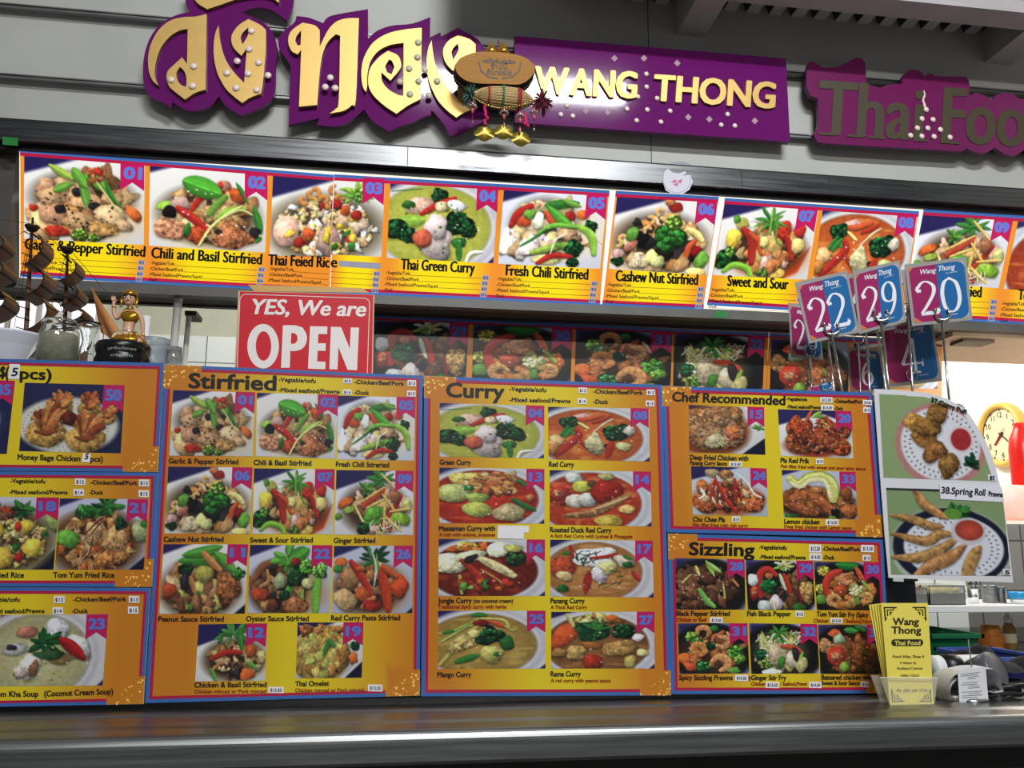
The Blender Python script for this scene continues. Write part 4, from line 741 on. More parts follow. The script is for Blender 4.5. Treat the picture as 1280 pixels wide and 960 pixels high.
mb = MB(); ink(mb, 'e', 413.8, 333.8, 421, 334.2, 13.4, pm('black', 1), PL, .0009, bold=.22, xbold=.72); mb.build('dish_name', Bs)
mb = MB(); flat(mb, [(424, 325.6), (476, 329), (475.6, 336.4), (423.6, 333)], pm('grey', 1), PL, .001); ink(mb, 'with Cashew nut', 426, 331.5, 474, 334.6, 4.6, pm('greyblue', 1), PL, .0013, bold=.2); mb.build('faded_sticker', Bs)
mb = MB(); sk = MB()
for i in range(4):
    strip(mb, [(413, 339.5+7.1*i), (466, 342.5+7.1*i)], .5, pm('black', 1), PL, .0009)
    sx, sy = 467-i*.8, 343+7.1*i; flat(sk, [(sx, sy-4), (sx+8, sy-3.5), (sx+8, sy+2.3), (sx, sy+1.8)], pm('greyblue', 1), PL, .0010)
    ink(sk, ('$13', '$13', '$14', '$15')[i], sx+1.2, sy+.4, sx+6.8, sy+.8, 3, pm('ink', 1), PL, .0013, bold=.15)
mb.build('price_list', Bs); sk.build('price_stickers', Bs)
lit_sheet('single backlit sheet of cashew nut dish 06', [(769.7, 238.4), (898.5, 246), (879, 387.5), (752.3, 382)],
    [dict(k='06', q=[(771.4, 244.4), (896.7, 251), (883.5, 343.8), (761.3, 336)], r=(871.5, 896.9, 250, 282), c=('Cashew Nut Stirfried', 769.7, 351, 871.7, 356.2), rw=(759, 357.4, 880), sl=.045)])
lit_sheet('backlit sheet of dishes 07 and 08 behind the number stands', [(906, 247.4), (1149, 264), (1129, 397), (883.4, 381.4)],
    [dict(k='07', q=[(905.8, 253.6), (1023, 260.9), (1008.5, 349.6), (891.3, 343.8)], r=(998, 1022.6, 259, 290.6), c=('Sweet and Sour', 909.2, 357.3, 984.6, 361.8), rw=(888, 363.6, 1005), sl=.045),
     dict(k='08', q=[(1028.3, 261.6), (1146.6, 270), (1132, 357), (1015.5, 350)], r=(1122, 1146, 267.6, 298), c=('Red Curry', 1040, 364, 1100, 368), rw=(1012, 371, 1126), sl=.045)])
lit_sheet('backlit sheet of ginger dish 09 and a red soup at its right', [(1154.4, 261.6), (1400, 277.6), (1380, 412.6), (1131, 396)],
    [dict(k='09', q=[(1153.4, 267.8), (1266, 275.2), (1248, 360.3), (1137, 352)], r=(1243, 1266.4, 273.6, 303.4), c=('Ginger Stirfried', 1150, 366.6, 1226, 371.6), rw=(1132, 373.4, 1246), sl=.045),
     dict(k='10', q=[(1272.5, 276), (1388, 283.6), (1370, 369), (1254.7, 361)], r=(1362, 1387, 282, 312), c=('Tom Yum Soup', 1272.5, 374.6, 1340, 379.4), rw=(1252, 381, 1366), sl=.045)])
# green tape on the rails
gt = M('green_tape', (28, 122, 52), .5)
for q, p, lb in (([(3, 171), (22.5, 172.4), (22.5, 182.4), (3.4, 181)], PY(YF-.0285), 'square of green tape on the head rail above the lit menu'), ([(894, 388.6), (910, 389.4), (908, 397.6), (892, 396.8)], PY(ybox-.0025), 'square of green tape under the lit menu below dish 07')):
    mb = MB(); slab(mb, q, p, .0006, 0, gt); tag(mb.build('green_tape'), lb, 'tape')
# torn round sticker on the head rail
pl = PY(YF-.0295); mb = MB(); st = M('torn_paper', (206, 204, 214), .5)
out = [(828, 226), (830, 215), (835, 211), (841, 216), (849, 217), (856, 214), (858, 217), (853, 219), (863, 219), (866, 227), (862, 237), (853, 243), (841, 243), (832, 238)]
slab(mb, out, pl, .0005, 0, st)
lv = M('sticker_lilac', (170, 160, 196), .5)
strip(mb, [(846+17*math.cos(q), 226+15*math.sin(q)) for q in np.linspace(-.3, 3.4, 20)], 1, lv, pl, .0008)
mg = M('sticker_magenta', (196, 96, 150), .5)
for p in ([(838, 228), (844, 224), (846, 229)], [(846, 226), (853, 224), (851, 230)], [(841, 231), (848, 228), (847, 233)]): flat(mb, p, mg, pl, .0009)
pf = PY(YF-.0005)
for r in (19, 16): strip(mb, [(849+r*math.cos(q), 214+r*.62*math.sin(q)) for q in np.linspace(-3.0, -.1, 16)], .8, lv, pf, .0006)
tag(mb.build('round_sticker'), 'torn round pale sticker on the stainless head rail', 'sticker')
# ================================================================ purple name signs
purple = M('purple_board', (100, 20, 96), .055, spec=.5); purple_edge = M('purple_edge', (90, 16, 84), .4)
gold = M('gold_letter', (200, 164, 96), .45, .55, noise=.06, scale=40); gold_edge = M('gold_edge', (140, 112, 58), .5)
oldgold = M('old_gold_letter', (66, 57, 38), .5); pearl = M('pearl', (236, 214, 206), .2, spec=.7); petal = M('faded_sequin', (176, 142, 156), .6, spec=.2)
def P1(L): return [(160+x/4, y/4) for x, y in L]
def P2(L): return [(440+x/4, y/4) for x, y in L]
def P4(L): return [(960+x/4, y/4) for x, y in L]
sg = thing('thai_name_sign', 'purple cut-out sign with large ornate gold Thai letters', 'sign', PS.hit([(390, 150)])[0])
BK = {'v': P1([(285, -70), (288, 10), (310, 60), (240, 76), (170, 115), (115, 180), (85, 260), (75, 340), (80, 420), (100, 470), (140, 500), (180, 515), (218, 542), (222, 510), (260, 535), (310, 555), (370, 548), (420, 525), (455, 480), (490, 530), (565, 578), (640, 550), (700, 515), (728, 480), (737, 420), (738, 330), (748, 250), (735, 190), (715, 150), (680, 115), (640, 92), (600, 76), (570, 62), (620, 42), (680, 40), (740, 62), (795, 105), (815, 60), (828, 0), (828, -70)]),
      't': P1([(748, 190), (785, 145), (830, 110), (842, 76), (905, 85), (975, 112), (1000, 82), (1060, 65), (1200, 42), (1200, 190), (1250, 150), (1320, 125), (1420, 118), (1420, 500), (1300, 560), (1260, 610), (1180, 545), (1150, 572), (1100, 608), (1040, 630), (945, 622), (955, 588), (803, 622), (812, 320), (775, 270), (755, 240)]),
      'o': P2([(82, 188), (130, 150), (200, 126), (300, 116), (392, 84), (390, 185), (442, 160), (446, 180), (530, 138), (620, 188), (655, 230), (690, 300), (690, 590), (640, 615), (560, 655), (490, 680), (460, 622), (420, 572), (397, 550), (395, 574), (360, 582), (300, 612), (225, 635), (185, 657), (100, 600), (62, 547), (82, 500)])}
for k, off in (('v', 0), ('t', -.003), ('o', -.0015)):
    v, f = loops2d([BK[k]], 1.0); mb = MB(); prism(mb, v, f, PS, off, off-.012, purple, purple_edge); mb.build('backing_board', sg)
GL = [('P1', [[(398, 82), (392, 458), (340, 475), (290, 508), (240, 470), (210, 440), (198, 400), (205, 365), (240, 330), (275, 298), (300, 330), (303, 157), (260, 165), (210, 198), (170, 250), (148, 310), (138, 370), (145, 410), (158, 440), (130, 415), (112, 375), (106, 330), (108, 280), (125, 220), (160, 160), (215, 115), (280, 98), (340, 95)], [(264, 345), (247, 375), (252, 410), (270, 435), (295, 445), (297, 400), (285, 365)]]),
      ('P1', [[(457, 138), (440, 180), (432, 250), (437, 320), (455, 385), (490, 450), (530, 490), (575, 525), (615, 498), (668, 478), (678, 420), (686, 330), (692, 250), (692, 160), (660, 133), (605, 107), (560, 135), (528, 175), (520, 210), (532, 250), (570, 290), (597, 255), (584, 425), (545, 385), (503, 330), (478, 270), (462, 200)], [(603, 150), (577, 175), (566, 200), (575, 235), (604, 185)]]),
      ('P1', [[(875, 125), (935, 138), (960, 162), (960, 245), (1000, 165), (1040, 122), (1090, 104), (1155, 102), (1140, 500), (1120, 535), (1080, 563), (1010, 577), (1040, 553), (1055, 510), (1062, 190), (1040, 182), (1000, 222), (972, 290), (957, 400), (947, 535), (857, 543), (868, 260), (850, 283), (820, 265), (804, 225), (808, 185), (830, 155)], [(868, 163), (846, 190), (838, 215), (850, 240), (865, 235)]]),
      ('P2', [[(348, 150), (342, 505), (280, 537), (222, 578), (165, 540), (110, 490), (85, 445), (82, 395), (95, 345), (135, 297), (180, 265), (225, 285), (243, 318), (240, 355), (192, 413), (147, 372), (150, 415), (180, 455), (225, 482), (250, 490), (257, 465), (258, 225), (190, 236), (130, 268), (92, 320), (77, 385), (76, 440), (70, 470), (54, 440), (47, 375), (60, 300), (105, 225), (180, 178), (270, 158)], [(185, 308), (165, 342), (175, 372), (198, 382), (212, 345), (200, 315)]]),
      ('P2', [[(397, 212), (380, 255), (372, 325), (380, 400), (402, 462), (435, 520), (475, 562), (520, 597), (560, 572), (608, 552), (618, 490), (614, 400), (616, 320), (616, 232), (585, 206), (530, 186), (485, 212), (458, 248), (455, 285), (468, 325), (503, 365), (530, 325), (526, 500), (490, 462), (450, 405), (420, 345), (404, 275)], [(528, 228), (506, 250), (496, 275), (505, 310), (530, 262)]]),
      ('P1', [[(330, -70), (335, 0), (355, 30), (400, 58), (470, 35), (560, 5), (660, -8), (720, 0), (755, 25), (760, -10), (740, -70)]])]
for fn, L in GL:
    fu = P1 if fn == 'P1' else P2
    v, f = loops2d([fu(q) for q in L], 1.0); mb = MB(); prism(mb, v, f, PS, .010, 0, gold, gold_edge); mb.build('thai_letter', sg)
D1 = [(620, 168), (608, 258), (656, 325), (550, 318), (498, 377), (603, 380), (544, 451), (646, 461), (703, 389), (333, 344), (221, 411), (328, 442), (1013, 400), (988, 447), (1037, 452)]; D2 = [(330, 225), (327, 298), (285, 355), (362, 363), (240, 420), (333, 418), (289, 482), (425, 418), (384, 489)]
for x, y in P1(D1)+P2(D2):
    c = PS.hit([(x, y)], .0115)[0]; mb = MB(); mb.ball(c, .0085, .004, .0085, pearl if x < 480 else M('grey_pearl', (190, 182, 160), .3), 12); mb.build('pearl', sg)
ws = thing('name_sign', 'rectangular purple sign with gold letters reading WANG THONG', 'sign', PS.hit([(815, 165)])[0])
mb = MB(); slab(mb, [(643, 46), (981.6, 74), (986.8, 178), (643, 154)], PS, .004, -.014, purple, purple_edge); mb.build('board', ws)
def raised(root, name, s, x0, y0, x1, y1, cap, pl, f0, b0, bold, mat, side, each=True):
    v, f = glyphs(s, .1); w = v[:, 0].max()-v[:, 0].min(); L = math.hypot(x1-x0, y1-y0); ux, uy = (x1-x0)/L, (y1-y0)/L
    a = (v[:, 0]-v[:, 0].min())/w*L; b = v[:, 1]*cap; zt = v[:, 2]/max(v[:, 2].max(), 1e-6); mb = MB()
    for i, (dx, dy) in enumerate(((0, 0), (bold, 0), (-bold, 0), (0, bold*.6), (0, -bold*.6), (bold*.8, bold*.5), (-bold*.8, bold*.5), (bold*.8, -bold*.5), (-bold*.8, -bold*.5))):
        vv = np.c_[x0+(a+dx)*ux+(b+dy)*uy, y0+(a+dx)*uy-(b+dy)*ux, zt]; prism(mb, vv, f, pl, f0+i*1e-4, b0, mat, side)
    return mb.build(name, root)
def word(root, s, x0, y0, x1, y1, cap, bold, mat, side, pl=PS, f0=.0105, b0=.004, name='letter'):
    """letters of a word one by one along the baseline"""
    ws_ = [glyphs(c)[0][:, 0].max()-glyphs(c)[0][:, 0].min() for c in s]; gap = .16; tot = sum(ws_)+gap*(len(s)-1); u = 0
    for c, k in zip(s, ws_):
        t0, t1 = u/tot, (u+k)/tot; raised(root, name, c, x0+(x1-x0)*t0, y0+(y1-y0)*t0, x0+(x1-x0)*t1, y0+(y1-y0)*t1, cap, pl, f0, b0, bold, mat, side); u += k+gap
word(ws, 'WANG', 668, 118, 793, 125, 32, 1.7, gold, gold_edge)
word(ws, 'THONG', 816, 127.5, 965, 137.5, 31.5, 1.7, gold, gold_edge)
Q = [(440+x/4, y/4) for x, y in ((1072, 533), (1042, 578), (1102, 585))]+[(720+x/4, y/4) for x, y in ((349, 376), (350, 440), (306, 489), (402, 497), (252, 550), (353, 554), (467, 560), (300, 608), (421, 615), (754, 577), (722, 630), (790, 634))]
for x, y in Q: mb = MB(); mb.ball(PS.hit([(x, y)], .0055)[0], .0068, .004, .0068, pearl, 12); mb.build('pearl', ws)
for x, y in [(720+x/4, y/4) for x, y in ((190, 296), (337, 296), (503, 320), (46, 557), (155, 565), (558, 590), (663, 600), (890, 608))]:
    mb = MB(); slab(mb, [(x-4.2, y), (x, y-4), (x+4.2, y+.3), (x, y+4.4)], PS, .0052, .004, petal); mb.build('sequin', ws)
tf = thing('food_sign', 'dark purple cut-out sign with dull letters reading Thai Food', 'sign', PS.hit([(1150, 185)])[0])
v, f = loops2d([P4([(197, 330), (205, 312), (225, 308), (250, 325), (280, 338), (350, 335), (375, 322), (410, 305), (440, 290), (465, 293), (485, 315), (490, 420), (530, 432), (560, 440), (600, 425), (670, 420), (672, 385), (690, 362), (722, 350), (760, 360), (785, 388), (795, 372), (815, 370), (850, 382), (985, 385), (1003, 410), (1005, 478), (1040, 466), (1080, 480), (1115, 502), (1150, 472), (1210, 468), (1250, 492), (1290, 500), (1330, 470), (1400, 400), (1450, 400), (1460, 780), (1340, 790), (1290, 742), (1240, 775), (1190, 775), (1130, 740), (1090, 765), (1040, 765), (990, 742), (960, 758), (830, 750), (640, 740), (480, 730), (270, 715), (238, 695), (225, 670), (250, 630), (248, 495), (210, 480), (192, 440), (190, 390)])], 1.0)
mb = MB(); prism(mb, v, f, PS, .002, -.012, M('dark_purple_board', (104, 16, 78), .3), purple_edge); mb.build('backing_board', tf)
def serif_word(s, x0, y0, x1, y1, cap):
    mb = MB(); ink(mb, s, x0, y0, x1, y1, cap, oldgold, PS, .0035, bold=.8, xbold=2.4)
    return mb.build('lettering', tf)
serif_word('Thai', 1022, 167, 1150, 175.5, 66); serif_word('Food', 1177, 177.5, 1312, 186, 68)
for x, y, l in ((1022, 167.5, 22), (1058, 170, 20), (1084, 172, 20), (1141, 175.5, 18), (1174, 178, 24)): mb = MB(); strip(mb, [(x, y), (x+l, y+l*.065)], 3, oldgold, PS, .0041); mb.build('serif', tf)
for x, y in P4([(786, 552), (765, 598), (820, 602), (742, 644), (794, 645), (857, 652), (708, 681), (764, 685), (825, 687), (905, 690)]): mb = MB(); mb.ball(PS.hit([(x, y)], .0045)[0], .0078, .004, .0078, pearl, 12); mb.build('pearl', tf)
mb = MB()
for k in range(9): x, y = P4([(776+math.sin(k)*4, 462+k*9)])[0]; mb.ball(PS.hit([(x, y)], .0035)[0], .002+.0004*k, .002, .005, pearl, 6)
mb.build('comet_trail', tf)
# ================================================================ lucky fish-trap charm hanging between the two signs
YO = YF-.11; PO = PY(YO); u = pxsize(YO, 630, 120)
ch = thing('lucky_charm', 'hanging lucky fish trap charm with a lettered wooden plaque and tassels', 'ornament', PO.hit([(627, 180)])[0])
def o2(x, y, dy=0.): return atY((440+x/4, y/4), YO+dy)
wood = M('varnished_wood', (168, 120, 62), .62, spec=.15, noise=.15, scale=16, aniso=(1, 6, 6)); bark = M('bark', (62, 42, 28), .7, bump=.5, scale=60)
hexp = [(510, 350), (540, 312), (600, 288), (660, 280), (780, 288), (860, 310), (905, 345), (908, 375), (880, 415), (830, 442), (740, 440), (640, 438), (570, 425), (525, 390)]
mb = MB(); v, f = loops2d([P2(hexp)], 1.0); prism(mb, v, f, PO, .02, 0, wood, bark); mb.build('plaque', ch)
mb = MB(); v, f = loops2d([P2([(x-4 if x < 700 else x, y+18) for x, y in hexp])], 1.0); prism(mb, v, f, PO, .0, -.012, bark, bark); mb.build('bark_edge', ch)
mb = MB(); bk = M('lettering_black', (44, 34, 22), .5)
for s, x0, y0, x1, y1, c in (('ขอให้เจริญรุ่งเรือง', 650, 334, 812, 342, 17), ('ร้านนี้', 690, 366, 772, 366, 26), ('ค้าขายรวย', 670, 396, 792, 396, 26)):
    ink(mb, s, 440+x0/4, y0/4, 440+x1/4, y1/4, c/4, bk, PO, .0208, bold=.16)
for s in (-1, 1): strip(mb, P2([(735+s*105, 330), (735+s*95, 375), (735+s*60, 405), (735+s*10, 415)]), 1.6, bk, PO, .0208)
mb.build('lettering', ch)
gm = M('shiny_gold', (206, 152, 58), .22, .8)
for x in (697, 757):
    c = o2(x, 244); mb = MB(); mb.lathe([(.001, 9.6), (1.6, 7), (4, 3), (6, -1), (7.4, -5), (6.5, -8), (3, -9), (.01, -9)], c, gm, 20)
    k = len(mb.v); mb.v = [tuple(c+(np.array(q)-c)*u*1.02) for q in mb.v]; mb.build('gold_drop', ch)
mb = MB(); k1 = M('red_cord', (150, 30, 36), .7)
mb.tube([o2(730, 205), o2(738, 230), o2(728, 262), o2(733, 290)], u*.8, k1, 6); mb.tube([o2(650, 228, .085), o2(700, 240, .03), o2(735, 250, .012), o2(770, 246, .03), o2(818, 238, .072)], u*.6, blackp, 6); mb.build('cord', ch)
straw = M('woven_straw', (206, 176, 120), .6, noise=.35, scale=70, aniso=(8, 1, 1)); band_r = M('red_thread', (170, 36, 50), .7); band_g = M('green_thread', (50, 122, 84), .7)
ca, cb_ = o2(612, 474, -.03), o2(905, 506, -.03); ax = (cb_-ca)/np.linalg.norm(cb_-ca); L = np.linalg.norm(cb_-ca)
prof = [(3, 0), (8, .12), (11, .3), (12.4, .5), (12, .7), (9, .86), (3, 1)]
mb = MB(); mb.lathe([(r*u*.85, h*L) for r, h in prof], ca, straw, 20, ax)
ez = ax; ex = np.cross(ez, (0, 1, 0)); ex /= np.linalg.norm(ex); ey = np.cross(ez, ex)
for j in range(22):
    q = 6.2832*j/22; mb.tube([ca+ax*h*L+(r*u)*(math.cos(q)*ex+math.sin(q)*ey) for r, h in prof], u*.55, straw, 5)
mb.build('fish_trap', ch)
for h, m in ((.24, band_r), (.48, band_g), (.74, band_r), (.78, band_r)):
    r = np.interp(h, [p[1] for p in prof], [p[0] for p in prof])*u*1.08; mb = MB()
    mb.tube([ca+ax*h*L+r*(math.cos(q)*ex+math.sin(q)*ey) for q in np.linspace(0, 6.2832, 25)], u*1.1, m, 6); mb.build('thread_band', ch)
rr = random.Random(5)
for (x, y, m, n, r0) in ((598, 470, M('teal_yarn', (64, 96, 84), .9), 70, 11), (952, 502, M('maroon_yarn', (104, 26, 50), .9), 80, 12)):
    mb = MB(); c = o2(x, y, -.03)
    for i in range(n):
        d = np.array([rr.gauss(0, 1), rr.gauss(0, 1), rr.gauss(0, 1)]); d /= np.linalg.norm(d); d[2] *= 1.4
        mb.tube([c, c+d*u*r0*.6+np.array([0, 0, -u]), c+d*u*r0+np.array([0, 0, -u*3])], [u*.9, u*.8, u*.5], m, 5)
    mb.build('yarn_tuft', ch)
pinkb, silv, goldb = M('pink_bead', (206, 84, 96), .25), M('silver_bead', (206, 200, 190), .2, .8), M('gold_bead', (214, 178, 96), .25, .7)
mb = MB()
for a, b in (((610, 488), (735, 540)), ((735, 540), (915, 500))):
    for t in np.linspace(0, 1, 15): mb.ball(o2(a[0]+(b[0]-a[0])*t, a[1]+(b[1]-a[1])*t+math.sin(t*3.14)*10, -.062), u*1.1, u*1.1, u*1.1, goldb, 8)
mb.build('bead_string', ch)
for x, y0, y1, kind in ((603, 500, 612, 0), (670, 520, 632, 1), (760, 540, 622, 0), (840, 550, 660, 0), (872, 560, 632, 1), (910, 530, 648, 0)):
    mb = MB(); mb.tube([o2(x, y0, -.055), o2(x, y1, -.055)], u*.35, k1, 5)
    if kind:
        for k in range(7): mb.ball(o2(x+rr.uniform(-9, 9), y0+14+k*(y1-y0)/8, -.058), u*2, u*2, u*2.2, M('cerise_yarn', (206, 44, 96), .8), 8)
    else:
        yy = y0+.3*(y1-y0)
        for k in range(8):
            q = 6.28*k/8; c = o2(x, yy, -.06); mb.ball(c+np.array([math.cos(q)*u*3.6, math.sin(q)*u*3.6, -math.sin(q)*u*.6]), u*2.2, u*1.6, u*1.1, silv, 8)
        mb.ball(o2(x, yy+18, -.06), u*1.8, u*1.8, u*3.6, pinkb, 8); mb.ball(o2(x, yy-16, -.06), u*2, u*2, u*2.6, pinkb, 8); mb.ball(o2(x, y1, -.06), u*1.3, u*1.3, u*1.6, silv, 8)
        if x == 840: mb.ball(o2(x, y0+20, -.06), u*4, u*2, u*1.4, silv, 8); mb.ball(o2(x, y1-10, -.06), u*1.7, u*1.7, u*3.4, pinkb, 8)
    mb.build('tassel', ch)
for x, y in ((662, 668), (757, 660), (843, 694)):
    c = o2(x, y, -.05); mb = MB(); rim = []
    for j in range(26):
        q = 6.2832*j/26; r = 1+.05*math.cos(5*q+x)+.04*math.cos(9*q); rim.append(c+np.array([math.cos(q)*r*u*11.5, .25*u*math.sin(q*3)*6, math.sin(q)*r*u*8]))
    mb.add([c+np.array([0, -.006, 0])]+rim, [(0, j+1, (j+1) % 26+1) for j in range(26)], M('brass_leaf', (136, 116, 38), .3, .6, noise=.3, scale=60), True)
    mb.add([c+np.array([0, .004, 0])]+[p+np.array([0, .002, 0]) for p in rim], [(0, (j+1) % 26+1, j+1) for j in range(26)], M('brass_leaf', (136, 116, 38), .3, .6), True); mb.build('brass_leaf', ch)
# ================================================================ counter and cabinet
yfr = float(atZ((640, 909), ZC)[1])
mb = MB(); prof = [(1.70, ZC-.03), (1.70, ZC), (yfr+.16, ZC), (yfr+.155, ZC-.004), (yfr+.14, ZC-.004), (yfr+.135, ZC), (yfr+.075, ZC-.001), (yfr+.065, ZC-.004), (yfr+.055, ZC-.004), (yfr+.045, ZC)]
prof += [(yfr+.012-.016*math.sin(q), ZC-.0165+.016*math.cos(q)) for q in np.linspace(.2, 1.57, 7)]
prof += [(yfr-.004, ZC-.044), (yfr+.002, ZC-.05), (yfr+.02, ZC-.052), (1.70, ZC-.052)]
k = len(prof); vs = [(x, y, z) for x in (-2.6, 2.2) for y, z in prof]
mb.add(vs, [(i, (i+1) % k, (i+1) % k+k, i+k) for i in range(k)]+[tuple(range(k)), tuple(reversed(range(k, 2*k)))], M('counter_steel', (150, 152, 152), .36, 1., noise=.3, scale=7, aniso=(.7, 26, 26)), False)
tag(mb.build('counter'), 'long stainless steel counter with rolled lip below the menu boards', 'counter')
mb = MB(); mb.box(-2.6, 2.2, yfr+.10, 1.70, .1, ZC-.053, M('counter_front', (40, 36, 34), .5)); mb.box(-2.6, 2.2, yfr+.16, 1.70, 0, .1, darkm); structure(mb.build('trim_3'))
ZT = float(atY((640, 475), YM)[2])-.005          # top shelf of the cabinet
cab = thing('display_cabinet', 'dark display cabinet on the counter, hidden behind the menu boards', 'cabinet', (.1, 1.8, ZC))
xc0, xc1 = -1.6, float(atY((1105, 690), YM+.03)[0])
mb = MB(); mb.box(xc0, xc1, YM+.012, YM+.02, ZC, ZT-.012, M('dark_glass', (20, 20, 22), .08)); mb.build('front_panel', cab)
mb = MB(); mb.box(xc0, xc1, YM+.02, 1.98, ZC, ZT-.02, darkm); mb.build('body', cab)
xt1 = float(atY((1192, 495), 1.66)[0]); xt0 = float(atY((1100, 490), YM+.012)[0])
mb = MB(); mb.box(xc0, xt0, YM+.012, 2.0, ZT-.012, ZT, dullsteel); mb.box(xt0, xt1, 1.66, 1.78, ZT-.012, ZT, dullsteel); mb.build('top_shelf', cab)
# ================================================================ menu boards
PC = homog
HD = [('-Vegtable/tofu', '-Mixed seafood/Prawns', '-Chicken/Beef/Pork', '-Duck')]
def board(label, q, cx, tl, br, photos, texts, stick, heads=(), leftcut=True, top=True):
    W = math.hypot(q[1][0]-q[0][0], q[1][1]-q[0][1]); H = math.hypot(q[3][0]-q[0][0], q[3][1]-q[0][1]); hf = homog(q); g = lambda x, y: tuple(hf([(x/W, y/H)])[0])
    root = thing('menu_board', label, 'menu board', PM.hit([((q[2][0]+q[3][0])/2, (q[2][1]+q[3][1])/2)])[0], 'printed menu boards along the counter')
    mb = MB(); slab(mb, q, PM, 0, -.006, M('foam_board', (214, 206, 184), .6))
    B, C = pm('blue', 0), pm('crimson', 0)
    cnt = [0]
    def st(x0, y0, x1, y1, m, o): cnt[0] += 1; o = o+cnt[0]*2e-5; flat(mb, [g(x0, y0), g(x1, y0), g(x1, y1), g(x0, y1)], m, PM, o)
    for (i, o, m, z) in ((0, 4.3, B, .0006), (4.3, 7.8, C, .0007)):
        st(tl[0] if tl else 0, i, W-i, o, m, z); st(W-o, i, W-i, H-br[1], m, z)
        st(i if tl else 0, H-o, W-br[0], H-i, m, z)
        if tl: st(i, tl[1], o, H-i, m, z)
    rs = random.Random(len(label)); spk = pm('spark', 0)
    for ox, oy, sx, sy in ([(0, 0, tl[0], tl[1])] if tl else [])+[(W, H, -br[0], -br[1])]:
        for _ in range(34):
            a, b = rs.random(), rs.random()*.9
            if a+b > 1.05: continue
            x, y = ox+sx*a, oy+sy*b; r = .8+rs.random()*1.9
            t = rs.random(); pts = [g(x+r*math.cos(t+6.283*k/6)*(1 if k % 2 else .55), y+r*math.sin(t+6.283*k/6)*(1 if k % 2 else .55)) for k in range(6)]
            flat(mb, pts, spk, PM, .0005)
    mb.build('backing', root)
    im = np.zeros((40, 60, 3)); Y, X = np.mgrid[0:40, 0:60]; xx = (X/59-cx)/.5; k = np.clip((np.abs(xx)-.12)/.72, 0, 1)**1.2
    im[:] = np.array((242, 214, 36))/255; im = im*(1-k[..., None])+np.array((214, 132, 32))/255*k[..., None]
    for cond, on in (((X < (tl[0] if tl else 0)/W*59) & (Y < (tl[1] if tl else 0)/H*39), tl), ((X > (1-br[0]/W)*59) & (Y > (1-br[1]/H)*39), True)):
        if on: im[cond] = np.array((214, 132, 32))/255
    picture('printed_background', im, [g(.3, .3), g(W-.3, .3), g(W-.3, H-.3), g(.3, H-.3)], PM, .0003, print_mat('paper_print'), root)
    for p in photos: dish(root, p[0], p[1], p[2] if len(p) > 2 else None, PM, 0)
    for t in heads:
        mb = MB(); ink(mb, t[0], *t[1:6], pm('black', 0), PM, .0007, bold=t[5]*.04, xbold=t[5]*.06); mb.build('heading', root)
    for t in texts:
        st_ = t[6] if len(t) > 6 else ''
        mb = MB(); m = pm('brick', 0) if 'r' in st_ else pm('black', 0); c = t[5]
        ink(mb, t[0], *t[1:6], m, PM, .0011, bold=c*.018, xbold=c*.048); mb.build('description' if 'r' in st_ else 'option' if t[0][0] == '-' else 'caption', root)
    for s in stick: sticker(root, *s, PM)
    return root
def opts(rows, cap):
    return [(s, x0, y0, x1, y1, cap) for s, (x0, y0, x1, y1) in zip(HD[0], rows)]
ent = board('starters board at far left with golden money bags', [(-130, 445), (205, 454), (197, 590), (-135, 587.4)], .46, None, (46, 34),
    [('50', [(31, 478.4), (156, 481.6), (151, 566.6), (24, 563.8)], (130.3, 156, 481.8, 515)), ('35', [(-106, 472.5), (19, 476), (8.6, 567.5), (-118, 565)], (-6, 18.8, 476, 506.5))],
    [('Money Bage Chicken', 22.5, 574.4, 100.5, 576.4, 6.8), ('pcs)', 113.6, 576.8, 128.4, 577, 6.8)], [], [('$(', 0.5, 471.5, 10.5, 472, 13.5), ('pcs)', 25.5, 473.3, 64, 475, 13.5)])
for x0, y0, x1, y1, a in ((11.3, 455, 24.8, 474, 10), (103, 566.6, 113.2, 578, 7)):
    mb = MB(); slab(mb, [(x0+1, y0), (x1+.5, y0+.4), (x1-.7, y1), (x0-.6, y1-.4)], PM, .0012, .0004, pm('white', 0)); ink(mb, '5', x0+3.2, y1-4, x1-3, y1-4, a, pm('black', 0), PM, .0016, bold=.3, lean=.2); mb.build('number_sticker', ent)
board('fried rice board at far left above the soup board', [(-135, 588), (197.4, 590.8), (190, 733.6), (-140, 733)], .46, None, (47.5, 36),
    [('21', [(75, 623), (186.5, 623.8), (179.6, 712), (68.8, 712)], (159.8, 185.8, 624, 653)), ('18', [(-40, 620.6), (74.8, 622), (67, 712), (-46, 712)], (46, 74.4, 622, 651))],
    opts([(13.4, 603.4, 56.7, 604), (12, 617.3, 84.6, 617.8), (113.4, 605.2, 171.9, 606.2), (112.1, 617.6, 129, 618)], 5)+[('Pineapple Fried Rice', -48, 721.6, 30, 722, 6.8), ('Tom Yum Fried Rice', 67, 721.8, 143, 722, 6.8)],
    [('$12', 94, 598, 106.9, 606.2), ('$14', 92, 611.3, 105, 619.6), ('$13', 174, 599.3, 186.4, 607.9), ('$15', 173.6, 612.7, 186.3, 621.3)])
